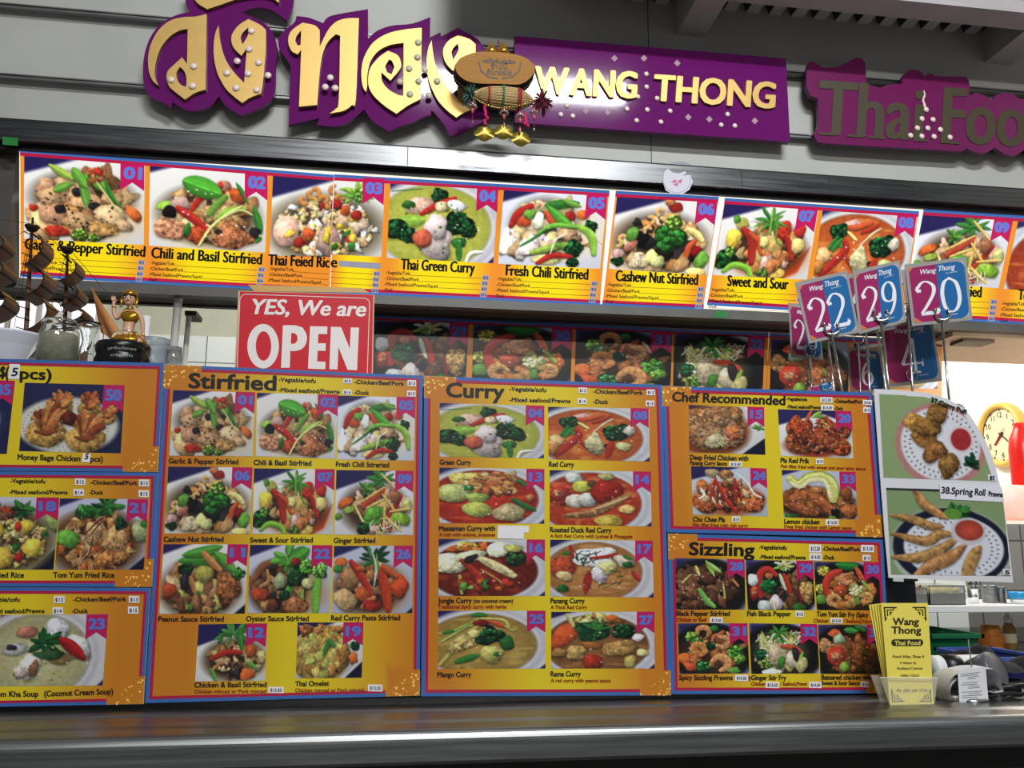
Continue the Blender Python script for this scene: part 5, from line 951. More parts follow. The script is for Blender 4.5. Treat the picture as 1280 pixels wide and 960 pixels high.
board('soup board at far left with coconut soup 23', [(-140, 733.8), (188, 735), (179, 880), (-148, 886)], .46, None, (48, 37),
    [('23', [(.9, 768.7), (135, 767.5), (128.4, 856.8), (-4, 858)], (108.4, 135.2, 767.6, 799))],
    opts([(-22, 752, 24.8, 751.9), (-18, 766.4, 55.8, 766), (92, 751.6, 158, 751.2), (90.3, 766.2, 110, 766)], 5.2)+[('Tom Kha Soup', -10, 871, 48.2, 870.4, 7), ('(Coconut Cream Soup)', 55.8, 870.4, 141.5, 867.4, 7)],
    [('$12', 67.8, 744.8, 81, 753.7), ('$14', 66, 759, 79, 767.5), ('$13', 161.2, 744.8, 174.2, 753.3), ('$15', 160.2, 758, 173.2, 766.9)])
cp = 6.3
board('Stirfried board with eleven dish photos, below the OPEN sign', [(206.4, 455.5), (528.5, 469.7), (524.5, 869.5), (181.4, 878.8)], .56, (44, 32), (42, 33),
    [('01', [(216.5, 487.7), (319, 491), (315.8, 570.3), (211.9, 569.5)], (294.7, 319.2, 490.4, 517)), ('02', [(321.3, 491), (422.4, 493.8), (419.2, 573.6), (319.9, 570.3)], (397.3, 422.6, 493.3, 520.5)), ('05', [(422.4, 494.6), (519, 497), (517.6, 575.8), (421.6, 574.4)], (495.7, 519.2, 496.6, 523.7)),
     ('06', [(210.5, 583.2), (315.8, 584.5), (312.2, 667.4), (205.6, 666.8)], (290.6, 316, 584.3, 612)), ('07', [(317.7, 585.4), (418.3, 586.7), (416.1, 667.9), (315.8, 667.4)], (394, 418.5, 586.5, 613)), ('09', [(420.5, 587.5), (516.8, 588.9), (516.2, 668.8), (418.3, 668.2)], (494.3, 517, 588.7, 615.4)),
     ('11', [(204.7, 680.2), (310.2, 680.5), (306, 766.9), (199.1, 767.4)], (284.9, 310.4, 680.3, 708)), ('22', [(312.7, 681), (415.7, 681.7), (412, 766.3), (309.4, 766.3)], (390, 415.9, 681.5, 710)), ('26', [(417.6, 682.5), (516, 682), (515.2, 766.3), (414.8, 766.9)], (492.7, 516.2, 681.9, 710)),
     ('12', [(248.3, 780.4), (333.8, 779), (331.3, 850.7), (244.1, 851.8)], (308.5, 334, 779, 809)), ('19', [(372.1, 778), (454.2, 778), (452.2, 847), (369.8, 847.9)], (429.4, 454.4, 777.8, 806.8))],
    opts([(348.6, 476.6, 394.5, 478.6), (348.6, 489.6, 424.6, 492), (443, 479.6, 505, 482), (443, 492.8, 461, 493.4)], 5)+
    [('Garlic & Pepper Stirfried', 211.3, 579, 298, 580.2, cp), ('Chili & Basil Stirfried', 317.4, 581, 389, 582, cp), ('Fresh Chili Stireried', 420.2, 583.2, 486.2, 584.2, cp), ('Cashew Nut Stirfried', 205, 677, 279.4, 677, cp), ('Sweet & Sour Stirfried', 313, 678, 391, 678, cp), ('Ginger Stirfried', 417.5, 678.6, 469, 678.6, cp),
     ('Peanut Sauce Stirfried', 198.3, 776.7, 279.8, 776.5, cp), ('Oyster Sauce Stirfried', 308, 776.2, 385.9, 776, cp), ('Red Curry Paste Stirfried', 414.3, 775.3, 500, 775, cp), ('Chicken & Basil Stirfried', 243.3, 859, 333.3, 858.4, cp), ('Chicken minced or Pork minced', 243.3, 866.4, 332.7, 865.8, 4.4, 'r'), ('Thai Omelet', 369.3, 857.6, 411.4, 857, cp), ('Chicken minced or Pork minced', 369.3, 864.9, 454.8, 864.2, 4.4, 'r')],
    [('$12', 429.3, 473, 439.7, 479.4), ('$14', 428.7, 487, 439.4, 493.4), ('$13', 509.4, 475.2, 520, 482.8), ('$15', 508.8, 488.3, 519.5, 495.7), ('$13.50', 335.5, 858.3, 354.4, 866), ('$13.50', 460, 855.4, 478, 863.9)], [('Stirfried', 236.5, 484.5, 344.5, 488, 18)])
board('Curry board with eight curry photos in two columns', [(530.3, 469.8), (827.3, 481.1), (838.9, 869.1), (526.4, 870.4)], .52, (39, 29), (38, 31),
    [('04', [(549.6, 503.8), (680.3, 507.7), (679.8, 572.9), (549.6, 570.9)], (657.1, 680.3, 507.2, 532.7)), ('08', [(685, 508.5), (811.3, 511), (812.1, 576.8), (685.8, 574.2)], (788, 810.6, 510.5, 534.8)), ('13', [(549.1, 584.5), (680.3, 586.3), (680.3, 654.6), (549.1, 653.9)], (657.9, 680.4, 586.2, 613.4)), ('14', [(687, 587.6), (813.4, 589.7), (814.4, 658), (687, 655.9)], (791.2, 813.6, 589.6, 616)),
     ('16', [(548.4, 673.7), (681.1, 674.5), (681.1, 744.9), (547.8, 744.9)], (658.4, 681.2, 674.4, 701.6)), ('17', [(687.6, 674.5), (815.7, 675.8), (817, 746.7), (688, 745.4)], (793.8, 815.9, 675.8, 703.6)), ('25', [(547.6, 763.4), (681.6, 763.4), (681.9, 835.6), (547, 836)], (658.7, 681.8, 763.3, 790.5)), ('27', [(688.9, 764.7), (817.8, 764.7), (818.3, 835.6), (688.9, 835.6)], (795.8, 818, 764.6, 791.3))],
    opts([(636.8, 488.5, 682.4, 490), (636.8, 502, 712.8, 503.8), (741.7, 491.6, 803, 493.4), (741.7, 504.3, 759.8, 504.9)], 5.2)+
    [('Green Curry', 549.6, 580.6, 588.3, 581, cp), ('Red Curry', 686.3, 583.2, 717.2, 583.6, cp), ('Massaman Curry with', 548.9, 663.4, 618.7, 663.5, cp), ('A rich with onions, potatoes', 548.9, 670, 618.7, 670.2, 4.2, 'r'), ('Roasted Duck Red Curry', 687.6, 665, 764, 665.8, cp), ('A Rich Red Curry with Lychee & Pineapple', 687.6, 671.7, 790, 672.6, 4.2, 'r'), ('Jungle Curry', 547.8, 753.6, 589.6, 753.6, cp), ('(no coconut cream)', 592, 753.2, 641, 753.2, 4.8), ('Traditional Spicy curry with herbs', 547.8, 760.3, 633, 760.3, 4.4, 'r'),
     ('Panang Curry', 688.3, 753.9, 730.6, 753.9, cp), ('A Thick Red Curry', 688.3, 761, 733.5, 761, 4.4, 'r'), ('Mango Curry', 547, 846, 589, 846, cp), ('Rama Curry', 688.3, 845.2, 725.7, 845.2, cp), ('A red curry with peanut sauce', 688.3, 852.6, 762.9, 852.6, 4.4, 'r')],
    [('$12', 722.9, 484.5, 733.5, 491.5), ('$14', 721.9, 498, 733, 505), ('$13', 808, 486.8, 818.3, 494), ('$15', 807, 500.7, 817.8, 508), ('', 622, 656.7, 661, 665), ('', 621.8, 665, 654.8, 673)], [('Curry', 558.2, 496, 629.6, 498, 17.5)])
board('Chef Recommended board with four dish photos, above the Sizzling board', [(827.5, 482.5), (1090, 490.8), (1103.6, 671.6), (834, 665.3)], .5, (36, 26), (33, 28),
    [('15', [(860.8, 506.2), (954.8, 509.6), (956.6, 568.5), (861.5, 565.2)], (934, 955, 509, 534)), ('20', [(972.2, 511.5), (1063.5, 514.2), (1066.3, 573), (975.6, 569.7)], (1043.8, 1064, 514, 539)), ('24', [(863.7, 582.6), (957.7, 585.5), (960, 645.6), (866, 643.3)], (937.4, 958, 585.5, 610.5)), ('33', [(977, 587.4), (1068.8, 590), (1071.9, 649.4), (979.7, 646.7)], (1048.8, 1069, 590, 614.3))],
    [(a, b, c, d, e, 4.2) for a, b, c, d, e, f in opts([(983, 500.4, 1008.5, 501.4), (983.6, 510.1, 1025.7, 511.4), (1042.7, 503.3, 1077.6, 504.4), (1043, 512.2, 1053.3, 512.6)], 4)]+
    [('Deep Fried Chicken with', 862.4, 574.4, 935, 575.8, 6), ('Panang Curry Sauce', 862.6, 580.8, 908.4, 581.8, 5), ('Pla Red Prik', 975.6, 578.2, 1011, 579, 6), ('Fish fillet fried with sweet and sour spicy sauce', 975.9, 584.6, 1081.7, 587.8, 4, 'r'), ('Chu Chee Pla', 866, 651.8, 906, 652.4, 6), ('Fish fillet fried with rich curry', 866, 657.8, 934.9, 658.8, 4, 'r'), ('Lemon chicken', 980.2, 654.4, 1023.9, 655.2, 6), ('Deep fried chicken with Lemon sauce', 980.2, 659.8, 1064.2, 661.8, 4, 'r')],
    [('$12.50', 1025, 496.5, 1040.2, 503.3), ('$14.50', 1026, 506, 1041.3, 513), ('$13.50', 1078.3, 500, 1089.6, 506.3), ('$15', 1078.7, 509, 1087.8, 516), ('$13.50', 911.3, 577, 927.2, 583.3), ('$15', 1019.8, 573, 1028.9, 580.3), ('$15', 914.7, 645.6, 924.7, 652.4), ('$13.50', 1031.8, 649, 1047.7, 656.5)], [('Chef Recommended', 840.4, 501.4, 980.9, 506.4, 11.5)])
board('Sizzling board with six iron plate dish photos beside the yellow flyers', [(835.2, 667), (1103.6, 674.5), (1114, 866.6), (838.7, 867.6)], .5, (35, 33), (31, 28),
    [('28', [(842.7, 697.5), (930.2, 699.4), (932, 762), (845.3, 762)], (908.4, 930.3, 699, 723.3)), ('29', [(931.3, 699.8), (1015, 701), (1019.2, 762.6), (934.8, 762.4)], (995, 1016, 701, 725.6)), ('30', [(1016.9, 701.7), (1098.9, 702.9), (1102.4, 763), (1021, 762.6)], (1079, 1099.4, 702.8, 726.8)), ('31', [(847, 779), (934, 779), (936.7, 841.6), (849.3, 842.3)], (911.4, 934, 779, 805.3)), ('32', [(936, 779), (1020.8, 780), (1024.4, 841.6), (939, 842.3)], (1000, 1021, 779.8, 805.8)), ('34', [(1022, 780.7), (1103, 781), (1106, 842.3), (1025.5, 842.3)], (1083, 1103, 781, 807))],
    opts([(948.9, 686.3, 982.9, 687), (949.4, 698.2, 1006.5, 699.2), (1027.9, 688, 1074.7, 689), (1028.6, 698.8, 1042.6, 699.2)], 5)+
    [('Black Pepper Stirfried', 845.3, 769.4, 912, 769.6, 6), ('Chicken or Beef', 845.8, 776.6, 883.3, 776.6, 4.6, 'r'), ('Fish Black Pepper', 934, 769.8, 988.3, 770, 6), ('Tom Yum Stir Fry (Spicy', 1020.8, 770.2, 1085, 771.4, 6), ('Chicken', 1017, 777.8, 1035, 778, 4.6, 'r'), ('/ Seafood,Prawn', 1054, 778.2, 1090, 778.6, 4.6, 'r'), ('Spicy Sizzling Prawns', 848.8, 849.8, 915.4, 849.8, 6), ('$', 935.4, 850.2, 938, 850.2, 5.4, 'r'), ('Ginger Stir Fry', 938.8, 849.8, 982.4, 849.8, 6), ('Chicken', 938.8, 856.8, 956, 856.8, 4.6, 'r'), ('/ Seafood,Prawn', 975, 856.8, 1008.4, 856.8, 4.6, 'r'), ('Battered chicken with', 1026.7, 849.4, 1090.7, 849.4, 6), ('Sweet & Sour Sauce', 1026.7, 856, 1073.6, 856, 5)],
    [('$12.50', 1011, 680.6, 1026.2, 690.4), ('$14.50', 1011.5, 691.6, 1026.7, 700.3), ('$13.50', 1076, 681, 1092, 690), ('$15', 1077.8, 693.6, 1087.9, 700.8), ('$13.50', 887, 771.3, 903, 778.4), ('$15', 994, 763.6, 1004.4, 771), ('$13.50', 1037.6, 772.3, 1052.8, 779), ('$14.50', 918.4, 843.3, 934.8, 851), ('$13.50', 956.6, 852, 973.5, 859.7), ('$14.50', 1011, 852, 1026.4, 859.7), ('$16', 1076, 851.7, 1085.5, 858.7)], [('Sizzling', 861.7, 693.4, 942.3, 695, 15.5)])
# ================================================================ laminated photo sheet at the right end
lam = thing('laminated_sheet', 'white laminated sheet with two fried starter photos and a curved corner', 'sheet', PM.hit([(1185, 728)], .01)[0])
out = [(1089, 487), (1120, 488.5), (1156, 492), (1182, 500), (1203, 511.7), (1223, 541.7), (1233, 563), (1240, 583), (1246.7, 609), (1252, 638), (1257, 680), (1262.5, 728), (1186, 725.4), (1107.5, 722), (1102.5, 668), (1096.5, 590)]
mb = MB(); slab(mb, out, PM, .009, .0075, M('laminate', (206, 206, 210), .3, spec=.6)); mb.build('paper', lam)
def masked(k, q, poly, crop=None):
    """printed photo on the sheet, cut to the sheet's rounded outline"""
    im = art(k); H, W = im.shape[:2]; o = picture('dish_photo', im, q, PM, .0094, print_mat('laminated_print', rough=.2), lam, 'printed photo of '+DISH[k])
    return o
q37 = [(1095.6, 493.6), (1236, 500), (1241.5, 602), (1101, 597.5)]
o37 = masked('37', q37, out)
bm = bmesh.new(); bm.from_mesh(o37.data); pts = PM.hit([(1095, 493), (1150, 496.4), (1176, 502.5), (1198, 513), (1216, 541), (1226, 565), (1233, 586), (1239, 603), (1101, 599)], .0094)-np.array(lam.location)
def inside(x, z):
    c = False; n = len(pts)
    for i in range(n):
        a, b = pts[i], pts[i-1]
        if (a[2] > z) != (b[2] > z) and x < (b[0]-a[0])*(z-a[2])/(b[2]-a[2])+a[0]: c = not c
    return c
bmesh.ops.delete(bm, geom=[v for v in bm.verts if not inside(v.co.x, v.co.z)], context='VERTS'); bm.to_mesh(o37.data); bm.free()
masked('38', [(1104.4, 610), (1248.4, 614), (1259.6, 720), (1110.4, 718)], out)
mb = MB(); flat(mb, [(1104.2, 610.2), (1170, 612), (1170, 615), (1104.4, 612.8)], M('dark_strip_print', (40, 42, 44), .4), PM, .0097)  # dark strip along the top edge of the lower picture
slab(mb, [(1170.5, 605), (1247, 608), (1251, 628), (1171.5, 624)], PM, .0105, .0094, M('note_paper', (214, 212, 222), .4)); hb = M('marker', (26, 26, 30), .5)
ink(mb, '38.Spring', 1172.5, 616.8, 1211, 619.4, 8, hb, PM, .0109, bold=.35); ink(mb, 'Roll', 1214, 619, 1226.5, 620, 8, hb, PM, .0109, bold=.35); ink(mb, 'Prawns', 1231, 620.4, 1248.5, 621.6, 6, hb, PM, .0109, bold=.35); mb.build('handwritten_note', lam)
mb = MB(); ink(mb, '37.Curry Puff', 1160, 503, 1204, 519, 5.4, hb, PM, .0109, bold=.3, lean=-.3)
for x, y, s in ((1230, 593.5, '$5'), (1248.6, 711, '5')): slab(mb, [(x, y), (x+10, y+.5), (x+11, y+8), (x+1, y+7.4)], PM, .0105, .0094, M('note_paper', (214, 212, 222), .4)); ink(mb, s, x+2.6, y+6.4, x+8.4, y+6.6, 4.6, hb, PM, .0109, bold=.3)
slab(mb, [(1113, 722.4), (1126, 723), (1126, 727), (1113, 726.4)], PM, .0095, .0075, M('tape_white', (190, 190, 188), .5)); mb.build('price_notes', lam)
# ================================================================ OPEN sign
PO2 = PY(1.72)
op = thing('open_sign', 'red plastic sign reading YES, We are OPEN', 'sign', PO2.hit([(380, 468)])[0])
mb = MB(); slab(mb, [(298, 363.5), (468, 368), (466, 470), (292.6, 466)], PO2, 0, -.004, M('cream_edge', (206, 176, 136), .5)); slab(mb, [(300, 364.5), (466.6, 368.6), (464.6, 470), (294.6, 466)], PO2, .0012, 0, M('sign_red', (196, 28, 42), .42, spec=.3)); mb.build('panel', op)
sw = M('sign_white', (226, 218, 214), .35); mb = MB()
ink(mb, 'YES, We are', 312, 392.5, 455.5, 395.5, 18.5, sw, PO2, .0016, bold=.5, xbold=.9, lean=.22); mb.build('lettering', op)
def blk(pts): return [(200+x/4.571, 340+y/4.571) for x, y in pts]
mb = MB(); n = 22
ov = lambda cx, cy, rx, ry: [(cx+rx*math.cos(6.2832*i/n), cy+ry*math.sin(6.2832*i/n)) for i in range(n)]
for L in ([ov(590, 425, 90, 127), ov(592, 424, 44, 84)], [[(703, 306), (770, 306), (815, 318), (838, 360), (836, 405), (812, 440), (775, 452), (745, 452), (742, 548), (692, 548)], [(750, 350), (770, 350), (785, 365), (786, 392), (772, 410), (748, 412)]],
          [[(858, 311), (957, 313), (955, 356), (905, 355), (903, 408), (948, 409), (946, 452), (901, 451), (898, 512), (946, 514), (945, 557), (846, 553)]], [[(977, 314), (1035, 316), (1085, 440), (1090, 318), (1137, 319), (1126, 562), (1072, 560), (1020, 430), (1014, 558), (968, 556)]]):
    v, f = loops2d([blk(q) for q in L], 1.0); prism(mb, v, f, PO2, .0017, .0012, sw)
mb.build('lettering', op)
mb = MB(); strip(mb, [(308+8*math.cos(q), 376+8*math.sin(q)) for q in np.linspace(3.2, 4.7, 8)]+[(455+7*math.cos(q), 380+7*math.sin(q)) for q in np.linspace(4.75, 6.25, 8)]+[(459, 470)], .8, sw, PO2, .0016); strip(mb, [(300, 376), (296.5, 464)], .8, sw, PO2, .0016); mb.build('border_line', op)
mb = MB(); slab(mb, [(310, 356), (452, 360), (462, 366), (318, 364)], PO2, .0005, -.0005, M('brown_tape', (196, 156, 84), .4)); mb.build('tape_strip', op)
# ================================================================ dim strip of dish sheets hanging below the light box
PD = PY(yk+.035)
def dim_strip(label, quad, cells):
    root = thing('dish_strip', label, 'menu sheet', PD.hit([((quad[2][0]+quad[3][0])/2, (quad[2][1]+quad[3][1])/2)])[0], 'unlit dish sheets behind the cabinet')
    W = quad[1][0]-quad[0][0]; hf = homog(quad); H = quad[3][1]-quad[0][1]; g = lambda x, y: tuple(hf([(x/W, y/H)])[0])
    mb = MB(); slab(mb, quad, PD, 0, -.004, pm('orange', 0))
    for y0, y1, m, o in ((0, 1.5, M('tan_edge', (176, 150, 120), .6), .0005), (1.5, 5, pm('blue', 0), .0005), (5, 7.6, pm('crimson', 0), .0006)): flat(mb, [g(0, y0), g(W, y0), g(W, y1), g(0, y1)], m, PD, o)
    mb.build('backing', root)
    for k, q, r in cells: dish(root, k, q, r, PD, 0)
    return root
dim_strip('unlit strip of dish photos 29 to 32 under the lit menu', [(440, 391), (961, 415), (956, 520), (440, 500)],
    [('29', [(467.6, 400.4), (586, 404.4), (582, 480), (464, 474)], (562, 586.2, 403.6, 433)), ('30', [(591.6, 405), (715.5, 410.4), (713, 484), (590, 478)], (690, 715.7, 409.4, 439)), ('31', [(720, 411), (840, 416.4), (838, 490), (718, 484)], (814.4, 840, 415.4, 442)), ('32', [(843, 416.6), (956, 420.6), (953, 496), (841, 490)], (935, 956, 420, 448))])
_ART['34l'] = art('34'); _ART['25l'] = art('25'); DISH['34l'] = DISH['34']; DISH['25l'] = 'curry'
dim_strip('unlit dish sheet behind the number stands', [(962, 415.2), (1177.5, 426), (1177, 520), (957, 512)],
    [('34l', [(964, 423.5), (1062, 428), (1060, 500), (962, 494)], None), ('25l', [(1068, 428.4), (1172, 433), (1172, 486), (1066, 486)], None)])
# ================================================================ table number stands on the cabinet
clamin = M('laminate_margin', (150, 146, 142), .3, spec=.6); cmag = M('card_magenta', (146, 36, 90), .3); cblue = M('card_blue', (34, 98, 154), .3); cwhite = M('card_white', (226, 226, 232), .3); corange = M('card_orange', (206, 110, 70), .4)
NUM = {'2': [(.06, .70), (.10, .86), (.30, .97), (.52, .93), (.68, .80), (.66, .62), (.50, .42), (.30, .22), (.10, .05), (.30, .04), (.52, .04), (.74, .05), (.80, .14)],
       '9': [(.70, .68), (.62, .48), (.42, .42), (.20, .50), (.12, .68), (.18, .86), (.38, .97), (.58, .92), (.70, .76), (.72, .55), (.64, .30), (.46, .10), (.20, .02)],
       '0': [(.40, .98), (.20, .88), (.10, .66), (.09, .42), (.16, .16), (.36, .02), (.58, .08), (.72, .30), (.73, .58), (.64, .84), (.40, .98)],
       '4': [(.50, .98), (.30, .70), (.06, .34), (.02, .27), (.4, .27), (.84, .27)], '6': [(.62, .99), (.36, .86), (.16, .60), (.10, .32), (.20, .08), (.42, .01), (.62, .10), (.70, .30), (.60, .50), (.40, .56), (.20, .46), (.11, .30)],
       '8': [(.40, .52), (.18, .64), (.16, .86), (.38, .98), (.60, .88), (.60, .68), (.40, .52), (.16, .38), (.10, .16), (.36, .02), (.64, .12), (.66, .36), (.40, .52)]}
def digit(mb, d, fx, mat, pl, off):
    """a high-contrast serif figure: thick downstrokes, thin cross strokes"""
    P = np.array(rounded(NUM[d], 75, 5)); 
    if d != '0': P = P[:-5] if d in '0' else P[:len(NUM[d])*5-5+1]
    for i, (a, b) in enumerate(zip(P[:-1], P[1:])):
        t = b-a; L = max(np.linalg.norm(t), 1e-6); t = t/L; n = np.array([-t[1], t[0]]); w = .018+.058*abs(t[1])**1.5
        a2, b2 = a-t*.012, b+t*.012; flat(mb, [fx(*(a2-n*w)), fx(*(b2-n*w)), fx(*(b2+n*w)), fx(*(a2+n*w))], mat, pl, off+i*6e-6)
    if d == '4':
        for q in ([(.47, .98), (.58, .98), (.58, .06), (.47, .06)], [(.34, 0), (.72, 0), (.72, .05), (.34, .05)], [(.78, .18), (.86, .42), (.86, .18)]): flat(mb, [fx(*p) for p in q], mat, pl, off+1.2e-4)
    if d == '2':
        flat(mb, [fx(*p) for p in [(.06, -.01), (.76, -.01), (.80, .10), (.30, .10)]], mat, pl, off+1.2e-4); flat(mb, [fx(*p) for p in [(.74, .0), (.84, .22), (.80, .0)]], mat, pl, off+1.6e-4)
    if d in '29':
        c = (.12, .72) if d == '2' else (.2, .05); flat(mb, [fx(c[0]+.055*math.cos(6.28*k/10), c[1]+.05*math.sin(6.28*k/10)) for k in range(10)], mat, pl, off+2e-4)
steel_rod = M('rod_steel', (190, 188, 186), .22, 1.)
def stand(label, num, q, y, clip, foot, style='arc'):
    """q: corners of the printed card; y: its distance; clip and foot: where the rod starts and where it passes the cabinet edge"""
    pl = PY(y); a = pl.hit([clip])[0]; b = pl.hit([foot])[0]; d = (b-a)/np.linalg.norm(b-a); k = (ZT-a[2])/d[2]; base = a+d*k
    root = thing('number_stand', label, 'number stand', (base[0], base[1], ZT), 'table number stands on the cabinet')
    mb = MB(); mb.lathe([(.001, .010), (.02, .010), (.028, .006), (.03, 0), (.001, 0)], (base[0], base[1], ZT), steel_rod, 24); mb.build('base', root)
    mb = MB(); mb.tube([a+np.array([0, -.002, 0]), base+np.array([0, 0, .006])], .0027, steel_rod, 10); mb.build('rod', root)
    u = pxsize(y, clip[0], clip[1]); mb = MB(); c = a+np.array([0, -.004, 0])
    if style == 'arc':
        mb.tube([c+np.array([math.cos(t)*9*u, -.003+.004*math.sin(t*2), 4*u+math.sin(t)*9*u]) for t in np.linspace(-3.4, .26, 16)], [.0016+.0022*abs(math.cos(i/15*3.14-1.57)) for i in range(16)], steel_rod, 8)
        mb.ball(c+np.array([-8.6*u, 0, 8*u]), .004, .004, .004, steel_rod, 8); mb.ball(c+np.array([8.6*u, 0, 8*u]), .004, .004, .004, steel_rod, 8)
    else:
        mb.tube([c+np.array([math.cos(t)*7*u, 0, 5*u+math.sin(t)*7*u]) for t in np.linspace(0, 6.2832, 22)], .0013, steel_rod, 6)
    mb.build('clip', root)
    hf = homog(q); g = lambda s, t: tuple(hf([(s, t)])[0])
    mb = MB(); slab(mb, [g(-.06, -.08), g(1.05, -.05), g(1.05, 1.05), g(-.06, 1.06)], pl, -.0004, -.0016, clamin)
    cr = lambda cx, cy, s0: [g(cx+.16*math.cos(t), cy+.13*math.sin(t)) for t in np.linspace(s0, s0+1.5708, 6)]
    flat(mb, [g(0, 0), g(1, 0), g(1, 1), g(0, 1)], M('card_corner', (166, 160, 166), .35), pl, -.0002)
    flat(mb, [g(0, 0), g(.5, 0), g(.5, 1), g(0, 1)], cmag, pl, 0); flat(mb, [g(.5, 0)]+cr(.84, .13, -1.5708)+cr(.84, .87, 0)+[g(.5, 1)], cblue, pl, .0001)
    flat(mb, [g(0, .9), g(.14, 1), g(0, 1)], corange, pl, .0002); flat(mb, [g(0, 0), g(.08, 0), g(0, .08)], corange, pl, .0002)
    mb.build('card', root)
    mb = MB()
    for s, t0, t1, v0, c in (('Wang', .18, .48, .14, .085), ('Thong', .52, .82, .13, .095)):
        A, B = g(t0, v0), g(t1, v0); ink(mb, s, *A, *B, math.dist(g(0, 0), g(0, c)), cwhite, pl, .0004, bold=.12, lean=.3)
    A, B = g(.66, .19), g(.86, .185); ink(mb, 'by Sumon', *A, *B, 1.8, cwhite, pl, .0004)
    n = len(num)
    for i, dg in enumerate(num):
        x0, wd = (.10+.42*i, .46) if n == 2 else (.30, .50)
        digit(mb, dg, lambda X, Y: g(x0+X*wd, .88-Y*.62), cwhite, pl, .0005)
    A, B = g(.62, .93), g(.8, .925); ink(mb, 'enjoy', *A, *B, 1.8, cwhite, pl, .0004)
    mb.build('lettering', root)
    return root
stand('front number stand holding card 22, leftmost of the raised cards', '22', [(998.6, 357.7), (1057, 342.5), (1070.7, 412.6), (1013.8, 424.8)], 1.66, (1038, 414), (1052, 486.7))
stand('number stand holding card 29 between cards 22 and 20', '29', [(1069.7, 343.5), (1122.5, 329.3), (1129.6, 399.4), (1076.8, 412.6)], 1.69, (1100, 397), (1111, 485.7))
stand('number stand holding card 20, rightmost raised card', '20', [(1135.7, 335.4), (1204.8, 325.2), (1211.9, 396.3), (1143.8, 403.4)], 1.70, (1176, 396), (1186.5, 500))
stand('low number stand half hidden behind card 22, a single 2 showing', '28', [(988, 383), (1022, 388), (1027, 446), (991, 443)], 1.80, (1012, 444), (1014, 482), 'ring')
stand('number stand behind card 29 with only its left edge showing', '24', [(1056, 349), (1106, 340), (1118, 408), (1070, 416)], 1.79, (1082, 413.6), (1087, 488.8), 'ring')
stand('number stand behind card 20 with only its left edge showing', '26', [(1131, 342), (1190, 334), (1197, 398), (1139, 404)], 1.80, (1133.7, 392), (1140.8, 488.8), 'ring')
stand('low number stand holding card 4 below card 20', '4', [(1105.2, 409.5), (1163, 402.4), (1174.3, 472.5), (1111.3, 479.6)], 1.84, (1139, 474), (1140, 489), 'ring')
stand('low number stand holding card 6, behind the rods', '6', [(1061.6, 438), (1100, 440), (1105, 487), (1065.6, 488)], 1.90, (1072, 428), (1075, 487), 'ring')
stand('very low number stand whose blue card just shows over the board', '', [(1013, 484), (1039, 477), (1041, 487.5), (1015, 491)], 1.64, (1032, 486), (1032.5, 492), 'ring')
for x0, y0, x1, y1, yy, lb in ((1034, 421.7, 1042.3, 486.7, 1.76, 'plain steel rod stand just behind the rod of card 22'), (1097, 415, 1107, 486, 1.78, 'plain steel rod stand just behind the rod of card 29')):
    pl = PY(yy); a, b = pl.hit([(x0, y0), (x1, y1)]); d = (b-a)/np.linalg.norm(b-a); base = a+d*((ZT-a[2])/d[2]); root = thing('number_stand', lb, 'number stand', (base[0], base[1], ZT), 'table number stands on the cabinet')
    mb = MB(); mb.tube([a, base+np.array([0, 0, .006])], .003, steel_rod, 10); mb.build('rod', root)
    mb = MB(); mb.lathe([(.001, .010), (.02, .010), (.028, .006), (.03, 0), (.001, 0)], (base[0], base[1], ZT), steel_rod, 24); mb.build('base', root)
    mb = MB(); mb.ball(a+np.array([0, 0, .003]), .005, .004, .005, steel_rod, 10); mb.build('clip', root)
# ================================================================ left end of the cabinet top
def at(px, py, y): return atY((px, py), y)
# model sailing ship
YS = 1.80; us = pxsize(YS, 60, 370)
wd = M('ship_wood', (104, 66, 40), .5, noise=.25, scale=60, aniso=(1, 1, 6)); wd2 = M('sail_wood', (128, 84, 50), .4, noise=.3, scale=40, aniso=(1, 9, 1)); dk = M('ship_dark', (40, 26, 20), .6); rope = M('rigging', (70, 58, 50), .7)
keel = at(40, 448, YS); ship = thing('model_ship', 'brown wooden model sailing ship with curved slatted sails behind the white bowl', 'model ship', (keel[0], YS, ZT))
mb = MB(); hx0, hx1 = at(-110, 440, YS)[0], at(112, 440, YS)[0]; secs = []
N = 14
for i in range(N+1):
    t = i/N; x = hx0+(hx1-hx0)*t; wdt = .045*math.sin(math.pi*min(1, .12+t*.88))**.6; top = ZT+.062+.02*(2*t-1)**2; bot = ZT+.012+.02*max(0, t-.75)*3
    secs.append([(x, YS-wdt, top), (x, YS-wdt*.85, (top+bot)/2), (x, YS-wdt*.25, bot), (x, YS+wdt*.25, bot), (x, YS+wdt*.85, (top+bot)/2), (x, YS+wdt, top)])
mb.add([p for s in secs for p in s], [(i*6+j, (i+1)*6+j, (i+1)*6+j+1, i*6+j+1) for i in range(N) for j in range(5)]+[((i+1)*6, i*6, i*6+5, (i+1)*6+5) for i in range(N)]+[tuple(range(6)), tuple(range(N*6+5, N*6-1, -1))], wd, False)
mb.box(hx0+.04, hx0+.06, YS-.02, YS+.02, ZT, ZT+.02, dk); mb.box(hx1-.08, hx1-.06, YS-.02, YS+.02, ZT, ZT+.02, dk); mb.build('hull', ship)
